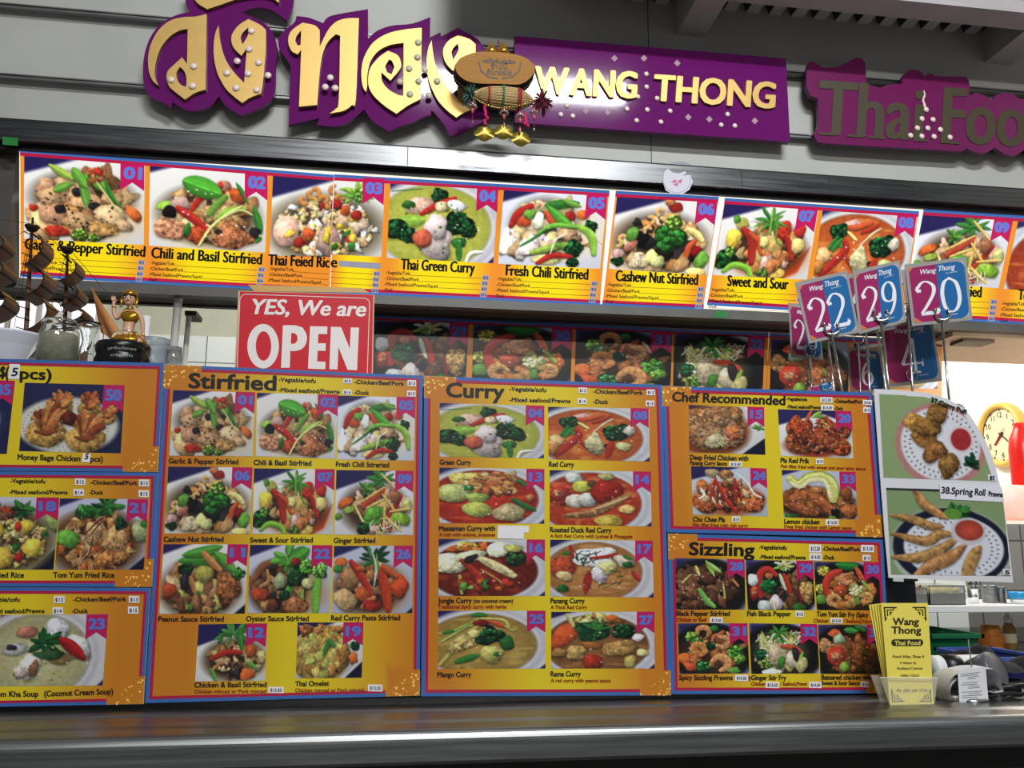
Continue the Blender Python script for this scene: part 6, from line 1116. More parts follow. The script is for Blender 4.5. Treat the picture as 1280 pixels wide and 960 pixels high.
def sail(c, w, h, dep):
    """curved slatted sail bellying to the right"""
    m = MB(); n = 16; k = 8; rows = []
    for i in range(n+1):
        t = i/n; z = h*(.5-t); bx = w*math.sin(math.pi*(.06+t*.94))**.8
        rows.append([c+np.array([bx-.15*w+.02*w*math.cos(3.14*(j/k-.5)), (j/k-.5)*dep, z]) for j in range(k+1)])
    vs = [p for r in rows for p in r]; W = k+1
    for i in range(n):
        mt = dk if i in (5, 10) else wd2
        m.add([vs[i*W+j] for j in range(W)]+[vs[(i+1)*W+j] for j in range(W)], [(j, j+1, W+j+1, W+j) for j in range(k)], mt, True)
        m.add([vs[i*W+j]-np.array([.003, 0, 0]) for j in range(W)]+[vs[(i+1)*W+j]-np.array([.003, 0, 0]) for j in range(W)], [(j+1, j, W+j, W+j+1) for j in range(k)], mt, True)
    return m
for (xt, yt, xb, yb, nest, sails) in ((41, 272, 32.6, 436, 285, [(49, 314, 14, 42, .052), (50, 355, 15, 42, .058), (50, 395, 19, 46, .062)]), (85, 305, 81, 436, 312.5, [(91, 339, 13, 31, .045), (93, 371, 14, 28, .05), (92, 396, 20, 26, .055)]), (-14, 268, -20, 436, 281, [(-2, 309, 16, 30, .05), (-3, 341, 17, 28, .055), (0, 381, 17, 36, .06)])):
    a, b = at(xt, yt, YS), at(xb, yb, YS); b[2] = ZT+.045
    mb = MB(); mb.tube([a, (a+b)/2, b], [.0022, .004, .0052], wd, 10); mb.build('mast', ship)
    c = at(xt-.8, nest, YS); mb = MB(); mb.lathe([(.001, -.008), (.008, -.007), (.0135, .001), (.0145, .004), (.001, .003)], c, dk, 20); mb.build('crow_nest', ship)
    for sx, sy, w, h, dep in sails:
        sail(at(sx-6, sy, YS-.012), w*us*1.35, h*us*1.06, dep*1.15).build('sail', ship)
        mb = MB(); p = at(sx-7, sy-h*.5, YS-.01); mb.tube([p+np.array([0, -dep*.55, 0]), p+np.array([0, dep*.55, 0])], .0018, dk, 6); mb.build('yard', ship)
for x, y0, y1 in ((37, 292, 425), (82.5, 320, 420)):
    mb = MB()
    for k in range(11):
        p = at(x+(y1-y0)*-.03*k/10, y0+(y1-y0)*k/10, YS-.006); mb.tube([p+np.array([-.012-.001*k, 0, .004]), p+np.array([.006, 0, -.003])], .0011, dk, 5)
    mb.build('rungs', ship)
mb = MB()
for p, q in (((41, 276), (84, 318)), ((84, 308), (142, 376)), ((40, 286), (-14, 306)), ((84, 314), (112, 440)), ((40, 290), (82, 440)), ((41, 278), (4, 440)), ((84, 312), (48, 440)), ((38, 300), (12, 440)), ((41, 290), (96, 438)), ((-14, 272), (41, 280))):
    mb.tube([at(*p, YS), at(*q, YS)], .0006, rope, 4)
mb.build('rigging', ship)
canvas = M('jib_cloth', (196, 132, 78), .7, noise=.15, scale=60)
mb = MB(); j0, j1, j2, j3 = at(113, 357, YS), at(150, 413, YS-.02), at(138, 423, YS-.01), at(124, 414, YS)
for aa, bb, cc, dy in ((j0, j1, j2, 0), (j0, j2, j3, .012)):
    g = 6
    vs = []; 
    for i in range(g+1):
        for j in range(g+1-i):
            u_, v_ = i/g, j/g; p = aa*(1-u_-v_)+bb*u_+cc*v_; p = p+np.array([0, -.02*u_*(1-u_)-.02*v_*(1-v_)+dy, 0]); vs.append(p)
    ix = {}; c = 0
    for i in range(g+1):
        for j in range(g+1-i): ix[i, j] = c; c += 1
    fs = [(ix[i, j], ix[i+1, j], ix[i, j+1]) for i in range(g) for j in range(g-i)]+[(ix[i+1, j], ix[i+1, j+1], ix[i, j+1]) for i in range(g) for j in range(g-1-i)]
    mb.add(vs, fs, canvas, True); mb.add([v+np.array([0, .002, 0]) for v in vs], [tuple(reversed(f)) for f in fs], canvas, True)
mb.build('jib', ship)
mb = MB(); mb.tube([np.array([hx1-.02, YS, ZT+.075]), at(128, 427, YS)], [.005, .003], wd, 8); mb.build('bowsprit', ship)
# white bowl with spatula
YB = 1.66; c = at(2, 446, YB); ub = pxsize(YB, 2, 430); zr_ = at(2, 418, YB)[2]; R = 47*ub
bowl = MB(); h = zr_-ZT
bowl.lathe([(.001, 0), (R*.55, 0), (R*.62, .004), (R*.80, h*.38), (R*.93, h*.75), (R, h), (R+.004, h+.001), (R+.003, h-.003), (R*.91, h*.70), (R*.77, h*.36), (R*.55, .009), (.001, .009)], (c[0], YB+.02, ZT), M('white_bowl', (206, 206, 216), .35), 48)
tag(bowl.build('mixing_bowl'), 'white plastic bowl at the far left in front of the model ship', 'bowl')
mb = MB(); a, b = at(41, 431, YB-.01), at(78, 390, YB-.01); d = (b-a)/np.linalg.norm(b-a); n = np.array([-d[2], 0, d[0]])
mb.obox((a+b)/2, d*np.linalg.norm(b-a)/2, n*.0042, (0, .002, 0), M('spatula_plastic', (214, 206, 196), .4)); mb.build  # handle
sp_ = thing('spatula', 'pale spatula leaning out of the white bowl', 'spatula', a); hd = mb.build('handle', sp_, bevel=.0012)
mb = MB(); mb.obox(a-d*.03, d*.035, n*.011, (0, .0015, 0), M('spatula_plastic', (214, 206, 196), .4)); mb.build('blade', sp_)
# glass jar
def glassware(name, label, cat, cx, ytop, w, y, prof, mat, fill=None):
    u = pxsize(y, cx, ytop); c = at(cx, ytop, y); H = c[2]-ZT
    root = thing(name, label, cat, (c[0], y, ZT)); mb = MB(); R = w*u/2
    mb.lathe([(r*R, h_*H) for r, h_ in prof], (c[0], y, ZT), mat, 40); mb.build('vessel', root)
    if fill: mb = MB(); mb.lathe([(r*R, h_*H) for r, h_ in fill[0]], (c[0], y, ZT), fill[1], 32); mb.build('contents', root)
    return root
thin = [(.001, .0), (.86, .0), (.97, .03), (1, .08), (1, .74), (.95, .82), (.84, .87), (.84, .90), (.90, .92), (.90, .97), (.84, 1), (.80, .99), (.82, .9), (.80, .87), (.92, .81), (.96, .74), (.96, .06), (.001, .05)]
glassware('glass_jar', 'glass jar of pale grey contents beside the white bowl', 'jar', 76, 401, 46, 1.64, thin, glass, ([(.001, .055), (.93, .065), (.94, .72), (.8, .76), (.4, .77), (.001, .76)], M('jar_contents', (176, 170, 150), .8, noise=.35, scale=90)))
glassware('glass_vase', 'small flared glass vase between the jar and the golden figurine', 'vase', 112, 404, 28, 1.65, [(.001, 0), (.55, 0), (.64, .03), (.62, .30), (.58, .55), (.50, .62), (.46, .68), (.62, .80), (.88, .94), (1, 1), (.95, 1), (.80, .93), (.54, .80), (.40, .68), (.44, .62), (.52, .54), (.56, .30), (.56, .06), (.001, .05)], glass, ([(.001, .055), (.5, .06), (.52, .2), (.3, .26), (.001, .27)], M('amber_wax', (196, 140, 76), .4)))
# kneeling golden figurine
YG = 1.66; ug = pxsize(YG, 160, 400); cz = at(155, 430, YG); G0 = at(155, 452, YG)
skin = M('figurine_skin', (206, 160, 132), .35); gd = M('figurine_gold', (190, 140, 40), .25, .75, noise=.2, scale=80); blk_ = M('black_lacquer', (16, 16, 18), .25)
fig = thing('figurine', 'kneeling golden figurine with one hand raised on a round black base', 'figurine', (cz[0], YG, ZT))
H = cz[2]-ZT; R = 31*ug; mb = MB(); pr_ = [(.001, 0)]
for k in range(3): z0 = H*k/3; pr_ += [(R*.95, z0+.001), (R, z0+H*.10), (R, z0+H*.24), (R*.95, z0+H*.32)]
pr_ += [(.001, H)]; mb.lathe(pr_, (cz[0], YG, ZT), blk_, 48); mb.build('base', fig)
for s, yy, x0, w in (('บูชาร้านวังทอง', 436.5, 134, 34), ('นางกวัก', 445, 138, 26)):
    v, f = glyphs(s); vv = v[:, :2]; sc_ = w/vv[:, 0].max(); px = np.c_[x0+vv[:, 0]*sc_, yy-vv[:, 1]*3]; P = PY(YG-R).hit(px)
    P[:, 1] = YG-np.sqrt(np.maximum(0, R*R-(P[:, 0]-cz[0])**2))-.001; mb = MB(); mb.add(P, f, M('base_lettering', (176, 172, 160), .4)); mb.build('lettering', fig)
def skinned(name, nodes, edges, mat, root_i=0, parent=fig):
    me = bpy.data.meshes.new(name); org = np.array(parent.location); me.from_pydata([tuple(np.array(p)-org) for p, r in nodes], edges, [])
    o = link(name, me, parent); o.modifiers.new('s', 'SKIN'); sv = me.skin_vertices[0].data
    for i, (p, r) in enumerate(nodes): sv[i].radius = (r, r) if not hasattr(r, '__len__') else r; sv[i].use_root = (i == root_i)
    s = o.modifiers.new('d', 'SUBSURF'); s.levels = 2; s.render_levels = 2
    bpy.context.view_layer.update(); m2 = bpy.data.meshes.new_from_object(o.evaluated_get(bpy.context.evaluated_depsgraph_get())); o.modifiers.clear(); o.data = m2; m2.materials.clear(); m2.materials.append(mat)
    for p in m2.polygons: p.use_smooth = True
    return o
def gp(x, y, d=0.): return at(x, y, YG+d)
e = ug
nodes = [(gp(160, 424), 8*e), (gp(160, 414), 7*e), (gp(162, 405), 6.2*e), (gp(163, 396), 8.2*e), (gp(163, 388.5), 5*e), (gp(162.6, 384), 3.1*e), (gp(162.4, 380), 3.2*e),
         (gp(152, 391), 3.6*e), (gp(146, 399), 3.0*e), (gp(142.6, 392), 2.6*e), (gp(142.4, 383), 2.2*e), (gp(142.2, 379), 2.2*e), (gp(142, 375.5), (2.6*e, 1.4*e)),
         (gp(174, 391), 3.6*e), (gp(178, 402), 3.0*e), (gp(178.6, 414), 2.5*e), (gp(177.5, 424), 2.1*e), (gp(176, 428), 2.2*e),
         (gp(150, 426, -.012), 6.2*e), (gp(141, 428, -.018), 5.2*e), (gp(171, 427, -.012), 6.2*e), (gp(178, 429, -.014), 4.6*e)]
edges = [(0, 1), (1, 2), (2, 3), (3, 4), (4, 5), (5, 6), (3, 7), (7, 8), (8, 9), (9, 10), (10, 11), (11, 12), (3, 13), (13, 14), (14, 15), (15, 16), (16, 17), (0, 18), (18, 19), (0, 20), (20, 21)]
body = skinned('body', nodes, edges, skin)
# fingers of the raised hand and the resting hand
mb = MB()
for k, (dx, l) in enumerate(((-2.2, 4.4), (-.8, 5.2), (.6, 5), (1.9, 4.2))):
    mb.tube([gp(142+dx*.8, 375), gp(142+dx, 375-l*.55, -.002), gp(142+dx*1.05, 375-l, .0)], [.9*e, .8*e, .55*e], skin, 8)
mb.tube([gp(144, 377.5), gp(146, 375.5, -.003), gp(146.6, 373.4, -.003)], [.9*e, .8*e, .5*e], skin, 8)
for k in range(4): mb.tube([gp(174.6+k*1.1, 428, -.006), gp(174+k*1.2, 430, -.012), gp(173.8+k*1.2, 431.6, -.013)], [.8*e, .75*e, .5*e], skin, 8)
mb.tube([gp(173.8, 426.5, -.004), gp(172.4, 428.5, -.01)], [.8*e, .5*e], skin, 8); mb.build('fingers', fig)
hd = MB(); hc = gp(162.4, 374)
hd.ball(hc, 7.2*e, 7.4*e, 9.2*e, skin, 24); hd.ball(hc+np.array([0, -7.0*e, -1.4*e]), 1.0*e, 1.5*e, 1.6*e, skin, 10); hd.ball(hc+np.array([0, -4.6*e, -6*e]), 2.8*e, 2.4*e, 2.4*e, skin, 12)
for s in (-1, 1): hd.ball(hc+np.array([s*7.2*e, .5*e, -1*e]), 1.2*e, 1.8*e, 2.6*e, skin, 10)
hdo = hd.build('head', fig)
mb = MB(); lipm = M('figurine_lip', (176, 40, 50), .4); eyem = M('figurine_eye', (24, 18, 18), .4); ew = M('figurine_eye_white', (226, 220, 212), .4)
for s in (-1, 1):
    mb.ball(hc+np.array([s*2.9*e, -6.5*e, .8*e]), 2.0*e, 1.0*e, 1.1*e, ew, 10); mb.ball(hc+np.array([s*2.8*e, -7.0*e, .8*e]), 1.15*e, .7*e, 1.1*e, eyem, 8); mb.tube([hc+np.array([s*1.3*e, -6.9*e, 2.4*e]), hc+np.array([s*2.9*e, -6.6*e, 3.1*e]), hc+np.array([s*4.6*e, -5.6*e, 2.5*e])], .6*e, eyem, 6)
mb.ball(hc+np.array([0, -6.6*e, -3.9*e]), 2.0*e, 1.0*e, 1.0*e, lipm, 10); mb.build('face', fig)
mb = MB(); mb.ball(hc+np.array([0, 1.6*e, 2.2*e]), 8.3*e, 8*e, 8.6*e, M('figurine_hair', (30, 22, 20), .5), 20); mb.build('hair', fig)
mb = MB(); mb.lathe([(8.2*e, 4.2*e), (8.9*e, 5*e), (8.6*e, 7*e), (7.4*e, 8.6*e), (5.4*e, 10.2*e), (3*e, 11.6*e), (1.2*e, 13.4*e), (.1*e, 15*e)], hc, gd, 24)
for s in (-1, 1): mb.tube([hc+np.array([s*8.2*e, -1*e, 4*e]), hc+np.array([s*9.2*e, -2*e, -3*e]), hc+np.array([s*8*e, -2*e, -8*e])], [1.2*e, 1.8*e, 1.0*e], gd, 8); mb.ball(hc+np.array([s*9.4*e, -1*e, -9*e]), 1.8*e, 1.6*e, 2*e, gd, 10)
mb.build('headdress', fig)
nd = [(gp(163, 387.5), 6.4*e), (gp(163, 393.5), 10.2*e), (gp(163, 400), 9.6*e), (gp(162.5, 405), 7.6*e), (gp(151.5, 391.5), 5.0*e), (gp(174.6, 391.5), 5.0*e)]
skinned('tunic', nd, [(0, 1), (1, 2), (2, 3), (1, 4), (1, 5)], gd)
mb = MB(); cs = gp(160, 430); mb.lathe([(8*e, 15*e), (9*e, 12*e), (15*e, 9*e), (20.5*e, 5*e), (21.5*e, 2*e), (20*e, 0), (.1*e, 0)], (cs[0], YG, cz[2]), gd, 32, sy=.8)
for k in range(14):
    q = 6.2832*k/14; mb.tube([np.array([cs[0]+math.cos(q)*8.6*e, YG+math.sin(q)*7*e, cz[2]+13*e]), np.array([cs[0]+math.cos(q)*15.6*e, YG+math.sin(q)*12.6*e, cz[2]+9*e]), np.array([cs[0]+math.cos(q)*21.4*e, YG+math.sin(q)*17*e, cz[2]+2.4*e])], .9*e, gd, 6)
mb.lathe([(8.6*e, 13.4*e), (9.6*e, 14.6*e), (8.6*e, 15.8*e)], (cs[0], YG, cz[2]), M('belt_silver', (196, 190, 176), .25, .8), 24); mb.build('skirt', fig)
mb = MB(); mb.lathe([(4.6*e, 1.6*e), (5.6*e, .4*e), (4.8*e, -.8*e)], gp(162.6, 387), M('necklace_gold', (222, 176, 66), .2, .9), 20)
for x, y in ((142.4, 384), (178.4, 419)): c = gp(x, y); mb.lathe([(2.4*e, .9*e), (3*e, 0), (2.4*e, -.9*e)], c, M('necklace_gold', (222, 176, 66), .2, .9), 14)
mb.build('jewellery', fig)
# plastic tub, tumbler and paper roll behind the figurine
glassware('plastic_tub', 'clear plastic tub right of the black figurine base', 'tub', 194, 424, 34, 1.74, [(.001, 0), (.80, 0), (.84, .03), (.97, .88), (1.04, .9), (1.05, .99), (.98, 1), (.95, .9), (.81, .05), (.001, .04)], M('frosted_plastic', (214, 222, 230), .2, trans=.75, ior=1.3))
glassware('tumbler', 'upturned glass tumbler at the right of the clear tub', 'tumbler', 218.5, 434, 20, 1.63, [(.98, 0), (1.02, .02), (.95, .5), (.86, .95), (.80, 1), (.001, 1), (.001, .93), (.78, .93), (.88, .5), (.94, .02)], M('smoke_glass', (206, 212, 216), .05, trans=.85, ior=1.45))
glassware('paper_roll', 'white paper roll standing behind the clear tub', 'paper roll', 183.5, 395, 9.5, 1.86, [(.001, 0), (1, 0), (1, 1), (.4, 1), (.4, .98), (.001, .98)], white)
# chrome posts in the kitchen
for k, (x0, y0, x1, y1, w, yy, lb) in enumerate(((223.4, 383, 214, 470, 9.5, 2.2, 'thick chrome post seen over the cabinet, left of the OPEN sign'), (236.5, 392, 229, 470, 6.5, 2.3, 'thinner chrome post with a brown bracket beside the thick post'))):
    pl = PY(yy); a, b = pl.hit([(x0, y0-(14 if k == 0 else 0)), (x1, y1)]); u = pxsize(yy, x0, y0); root = thing('chrome_post', lb, 'post', b, 'chrome posts in the kitchen'); mb = MB(); d = b-a
    mb.tube([a, b, b+d*((b[2]-1.0)/-d[2])], w*u/2, M('post_steel', (226, 226, 220), .25, .12), 20); mb.build('tube', root)
    if k: c = pl.hit([(239, 393)])[0]; mb = MB(); mb.box(c[0]-.013, c[0]+.016, yy-.015, yy+.06, c[2]-.006, c[2]+.006, M('brown_bracket', (70, 52, 40), .5)); mb.build('bracket', root)
# ================================================================ right end: flyers, receipts, kitchen bench
YY = yfr+.11; flym = M('yellow_flyer', (232, 214, 92), .5); fink = M('flyer_ink', (44, 40, 24), .5)
def flyer(label, q, y, printed):
    pl = PY(y); root = thing('flyer', label, 'flyer', pl.hit([((q[2][0]+q[3][0])/2, q[2][1])])[0], 'yellow takeaway flyers in the holder')
    mb = MB(); slab(mb, q, pl, 0, -.0008, flym); mb.build('paper', root)
    if not printed:
        hf = homog(q); g = lambda u_, v_: tuple(hf([(u_, v_)])[0]); mb = MB(); flat(mb, [g(.12, .05), g(.16, .05), g(.2, .16), g(.19, .16)], fink, pl, .0003); mb.build('lettering', root); return
    hf = homog(q); g = lambda u_, v_: tuple(hf([(u_, v_)])[0]); mb = MB()
    for cx, cy, sx, sy in ((.05, .035, 1, 1), (.95, .035, -1, 1), (.95, .965, -1, -1), (.05, .965, 1, -1)):
        for (x0, y0, x1, y1) in ((0, 0, .28, .012), (0, 0, .03, .13), (.06, .025, .20, .034), (.06, .025, .085, .085), (.12, .045, .15, .075), (.12, .045, .18, .053), (.2, .012, .225, .03), (.0, .10, .06, .108)):
            flat(mb, [g(cx+sx*a, cy+sy*b) for a, b in ((x0, y0), (x1, y0), (x1, y1), (x0, y1))], fink, pl, .0004)
    for s, x0, x1, y, c, b in (('Wang', 1116, 1148, 781, 8.6, .3), ('Thong', 1114.5, 1151, 791.8, 8.6, .3), ('Food Alley, Shop 6', 1116, 1155, 822.2, 3.4, .05), ('9 Albert St.', 1125, 1145.6, 830, 3, .03), ('Auckland Central', 1120.6, 1152.6, 836.8, 3.2, .03), ('OPEN 7 DAYS', 1125.6, 1148.4, 846, 2.8, .03), ('Ph. (09) 309 7770', 1121, 1159, 865.2, 3.8, .06)):
        ink(mb, s, x0, y, x1, y, c, fink, pl, .0004, bold=b, xbold=b*1.6)
    flat(mb, [(1118+4*math.cos(t), 803.3+4.3*math.sin(t)) for t in np.linspace(1.57, 4.71, 8)]+[(1150+4*math.cos(t), 803.3+4.3*math.sin(t)) for t in np.linspace(-1.57, 1.57, 8)], fink, pl, .0003)
    ink(mb, 'Thai Food', 1118, 806, 1150, 806, 5, flym, pl, .0006, bold=.2); mb.build('lettering', root)
flyer('front yellow flyer printed Wang Thong Thai Food in the clear holder', [(1101, 753.8), (1159.6, 753.8), (1167.4, 881.5), (1112.4, 881.5)], YY, True)
for i, (d, lb) in enumerate(((1.6, 'second yellow flyer, just behind the front one'), (4.6, 'third yellow flyer, its left edge showing behind the second'), (8, 'fourth yellow flyer, its left edge showing behind the third'), (11.6, 'fifth yellow flyer, next to last of the stack'), (15, 'rearmost yellow flyer leaning furthest left behind the stack'))):
    flyer(lb, [(1101-d, 754+d*.12), (1150-d, 754+d*.1), (1160-d*.3, 879-i*.4), (1112.4-d*.2, 879-i*.4)], YY+.003*(i+1), i == 9)
hol = thing('flyer_holder', 'clear plastic flyer holder standing on the counter edge', 'holder', PY(YY).hit([(1139, 882)])[0])
mb = MB(); f0, b0 = PY(YY-.005), PY(YY+.024)
fr = f0.hit([(1100, 847), (1172, 848), (1168, 883), (1113, 883)]); bk_ = fr+np.array([0, .03, 0]); hm = M('holder_plastic', (236, 236, 214), .12, alpha=.28)
mb.add(np.vstack([fr, bk_]), [(0, 1, 2, 3), (7, 6, 5, 4), (0, 3, 7, 4), (1, 5, 6, 2), (3, 2, 6, 7)], hm)
mb.tube([fr[0], fr[1]], .0012, M('holder_rim', (240, 238, 214), .2), 6); mb.build('cup', hol)
# bench behind
YBn = 1.72; benchz = ZC-.012
mb = MB(); xb0 = xc1+.012; mb.box(xb0, XR-.014, 1.705, 2.5, benchz-.03, benchz, dullsteel); mb.box(xb0, XR-.014, 1.73, 2.46, .08, benchz-.03, darkm); mb.box(xb0+.02, XR-.04, 1.76, 2.44, 0, .08, darkm); tag(mb.build('kitchen_bench'), 'steel kitchen bench behind the right end of the counter', 'bench')
def put(px, pyb, y): return at(px, pyb, y)
# low shelf
sh0, sh1 = at(1150, 765, 2.1), at(1285, 757, 2.1); zs = float(at(1220, 757, 2.1)[2]); xs0, xs1 = float(sh0[0])-.05, XR-.016
shf = thing('wall_shelf', 'white shelf above the bench at the right, carrying tubs and steel cups', 'shelf', (xs0, 2.2, zs-.02))
mb = MB(); mb.box(xs0, xs1, 2.1, 2.34, zs-.017, zs, M('shelf_white', (214, 214, 212), .4)); mb.build('board', shf, bevel=.002)
mb = MB(); mb.box(xs0+.02, xs0+.04, 2.30, 2.33, benchz, zs-.017, dullsteel); mb.build('leg', shf)
mb = MB(); mb.box(xs1-.04, xs1-.02, 2.30, 2.33, benchz, zs-.017, dullsteel); mb.build('leg', shf)
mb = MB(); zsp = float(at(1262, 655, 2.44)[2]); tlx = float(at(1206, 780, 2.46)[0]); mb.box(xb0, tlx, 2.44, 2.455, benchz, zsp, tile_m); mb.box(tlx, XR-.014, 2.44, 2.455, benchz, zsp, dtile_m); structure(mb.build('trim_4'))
def tub(name, label, cat, cx, yb, w, h, y, prof, mat, z=None, parts=()):
    u = pxsize(y, cx, yb); c = at(cx, yb, y); z = c[2] if z is None else z; root = thing(name, label, cat, (c[0], y, z)); mb = MB(); R = w*u/2; Hh = h*u
    mb.lathe([(r*R, q*Hh) for r, q in prof], (c[0], y, z), mat, 32); mb.build('vessel', root)
    for pn, pf, pmat in parts: mb = MB(); mb.lathe([(r*R, q*Hh) for r, q in pf], (c[0], y, z), pmat, 28); mb.build(pn, root)
    return root
def boxy(name, label, cat, px0, px1, y0, h, dep, z, mat, lidm=None, fill=None, wall=.002):
    x0, x1 = float(at(px0, 760, y0)[0]), float(at(px1, 760, y0)[0]); root = thing(name, label, cat, ((x0+x1)/2, y0, z)); mb = MB()
    for a in ((x0, x1, y0, y0+wall), (x0, x1, y0+dep-wall, y0+dep), (x0, x0+wall, y0, y0+dep), (x1-wall, x1, y0, y0+dep)): mb.box(a[0], a[1], a[2], a[3], z, z+h, mat)
    mb.box(x0, x1, y0, y0+dep, z, z+wall, mat); mb.box(x0-.004, x1+.004, y0-.004, y0, z+h-.004, z+h, mat); mb.build('walls', root)
    if fill:
        mb = MB(); n = 60; rs = random.Random(px0)
        mb.box(x0+wall, x1-wall, y0+wall, y0+dep-wall, z+wall, z+h*.6, fill)
        for _ in range(n): mb.ball((rs.uniform(x0+.012, x1-.012), rs.uniform(y0+.012, y0+dep-.012), z+h*(.55+rs.random()*.2)), .010, .010, .008, fill, 8)
        mb.build('contents', root)
    return root
tubm = M('tub_plastic', (226, 226, 222), .15, trans=.8, ior=1.2)
sp1 = boxy('food_tub', 'clear tub of red food on the white shelf', 'tub', 1144, 1161, 2.13, .045, .12, zs, tubm, fill=M('red_sauce', (150, 44, 30), .5, noise=.3, scale=60))
boxy('food_tub', 'wide clear tub of yellow shreds on the white shelf', 'tub', 1163, 1208, 2.13, .05, .13, zs, tubm, fill=M('yellow_shreds', (186, 176, 90), .6, noise=.35, scale=90))
mb = MB(); mb.tube([at(1161, 752, 2.16), at(1149, 731, 2.16)], .004, steel_rod, 8); mb.ball(at(1162, 754, 2.16), .012, .008, .008, steel_rod, 10); sp2 = mb.build('serving_spoon'); tag(sp2, 'steel spoon standing in the tub of red food', 'spoon')
cupp = [(.001, 0), (.82, 0), (.88, .02), (.98, .96), (1.02, 1), (.95, .99), (.84, .06), (.001, .05)]
stk_ = [(.001, 0), (.85, 0), (.93, .3), (1, .62), (1.06, .64), (1.0, .68), (1.04, .78), (1.08, .8), (1.02, .84), (1.06, .96), (1.1, 1), (1.0, .99), (.9, .7), (.001, .66)]
tub('steel_cup', 'stack of bright steel cups on the white shelf', 'cup', 1217, 755, 15, 29, 2.18, stk_, chrome, zs, )
for cx, w, h, lb in ((1238, 20, 22, 'dark steel cup on the shelf right of the stacked cups'), (1252, 14, 20, 'dark steel cup beside the blue lidded pot'),): tub('steel_cup', lb, 'cup', cx, 755, w, h, 2.2, cupp, dullsteel, zs)
tub('lidded_pot', 'grey pot with a bright blue lid at the end of the shelf', 'pot', 1272, 751, 20, 22, 2.16, [(.001, 0), (.8, 0), (.86, .3), (.001, .3)], white, zs, [('blue_lid', [(.001, .3), (.98, .3), (1.04, .34), (1.04, .62), (.96, .68), (.001, .70)], M('blue_lid', (36, 140, 196), .3))])
x0, x1 = float(at(1109, 730, 1.9)[0]), float(at(1144, 730, 1.9)[0]); z0, z1 = float(at(1125, 768, 1.9)[2]), float(at(1125, 722, 1.9)[2])
mb = MB(); mb.box(x0, x1, 1.9, 2.05, benchz, z1, M('black_crate', (14, 16, 22), .5)); mb.box(x0+.006, x1-.006, 1.896, 1.9, benchz+.02, z1-.02, M('black_crate_face', (20, 22, 28), .4)); mb.box(x0-.003, x1+.003, 1.893, 2.053, z1-.008, z1, M('black_crate', (14, 16, 22), .5)); tag(mb.build('black_box'), 'tall black box behind the yellow flyers', 'box')
# green tub, orange tub, sauce bottle, blue tray
gm_ = M('green_plastic', (18, 96, 58), .35)
q = at(1200, 832, 2.0); x0, x1 = float(at(1163, 810, 2.0)[0]), float(at(1227, 810, 2.0)[0]); zt1 = float(at(1200, 793.5, 2.0)[2])
gt_ = thing('green_basket', 'dark green plastic basket on the bench behind the receipts', 'basket', ((x0+x1)/2, 2.0, benchz)); mb = MB()
h = zt1-benchz; ins = .022
def frust(mb, x0, x1, y0, y1, z0, z1, i, m): mb.add([(x0+i, y0+i, z0), (x1-i, y0+i, z0), (x1-i, y1-i, z0), (x0+i, y1-i, z0), (x0, y0, z1), (x1, y0, z1), (x1, y1, z1), (x0, y1, z1)], [(3, 2, 1, 0), (0, 1, 5, 4), (1, 2, 6, 5), (2, 3, 7, 6), (3, 0, 4, 7)], m)
frust(mb, x0, x1, 2.0, 2.2, benchz, zt1, ins, gm_); mb.build('walls', gt_)
mb = MB(); 
for a in ((x0-.006, x1+.006, 1.994, 2.002), (x0-.006, x1+.006, 2.198, 2.206), (x0-.006, x0+.002, 1.994, 2.206), (x1-.002, x1+.006, 1.994, 2.206)): mb.box(*a, zt1-.008, zt1+.002, gm_)
mb.build('rim', gt_)
om = M('orange_plastic', (196, 116, 40), .4)
tub('orange_tub', 'orange stepped plastic tub behind the blue tray', 'tub', 1240.5, 826, 33, 33, 2.24, [(.001, 0), (.98, 0), (1, .55), (.98, .58), (.76, .62), (.76, .70), (.72, .94), (.68, .98), (.001, 1)], om, benchz)
tub('sauce_bottle', 'clear sauce bottle of amber sauce with a white cap beside the orange tub', 'bottle', 1264.5, 826, 17, 46, 2.26, [(.001, 0), (.9, 0), (1, .05), (1, .55), (.86, .66), (.62, .70), (.62, .74), (.001, .74)], M('amber_bottle', (186, 150, 80), .15, trans=.4, ior=1.3), benchz, [('cap', [(.66, .74), (.72, .75), (.72, .86), (.6, .88), (.36, .9), (.3, 1), (.001, 1)], M('bottle_cap', (214, 206, 196), .4)), ('label', [(1.02, .2), (1.02, .45)], M('bottle_label', (206, 196, 160), .5))])
x0, x1 = float(at(1238, 830, 1.79)[0]), float(at(1310, 830, 1.79)[0]); zt2 = float(at(1250, 823.5, 1.79)[2])
bt_ = MB(); bm_ = M('navy_plastic', (28, 34, 96), .35); frust(bt_, x0, x1, 1.79, 1.975, benchz, zt2, .012, bm_)
for a in ((x0-.006, x1+.006, 1.784, 1.794), (x0-.006, x1+.006, 1.971, 1.981), (x0-.006, x0+.004, 1.784, 1.981), (x1-.004, x1+.006, 1.784, 1.981)): bt_.box(*a, zt2-.004, zt2+.003, M('blue_rim', (70, 92, 170), .3))
tag(bt_.build('blue_tray'), 'navy blue tray at the right edge behind the receipts', 'tray')
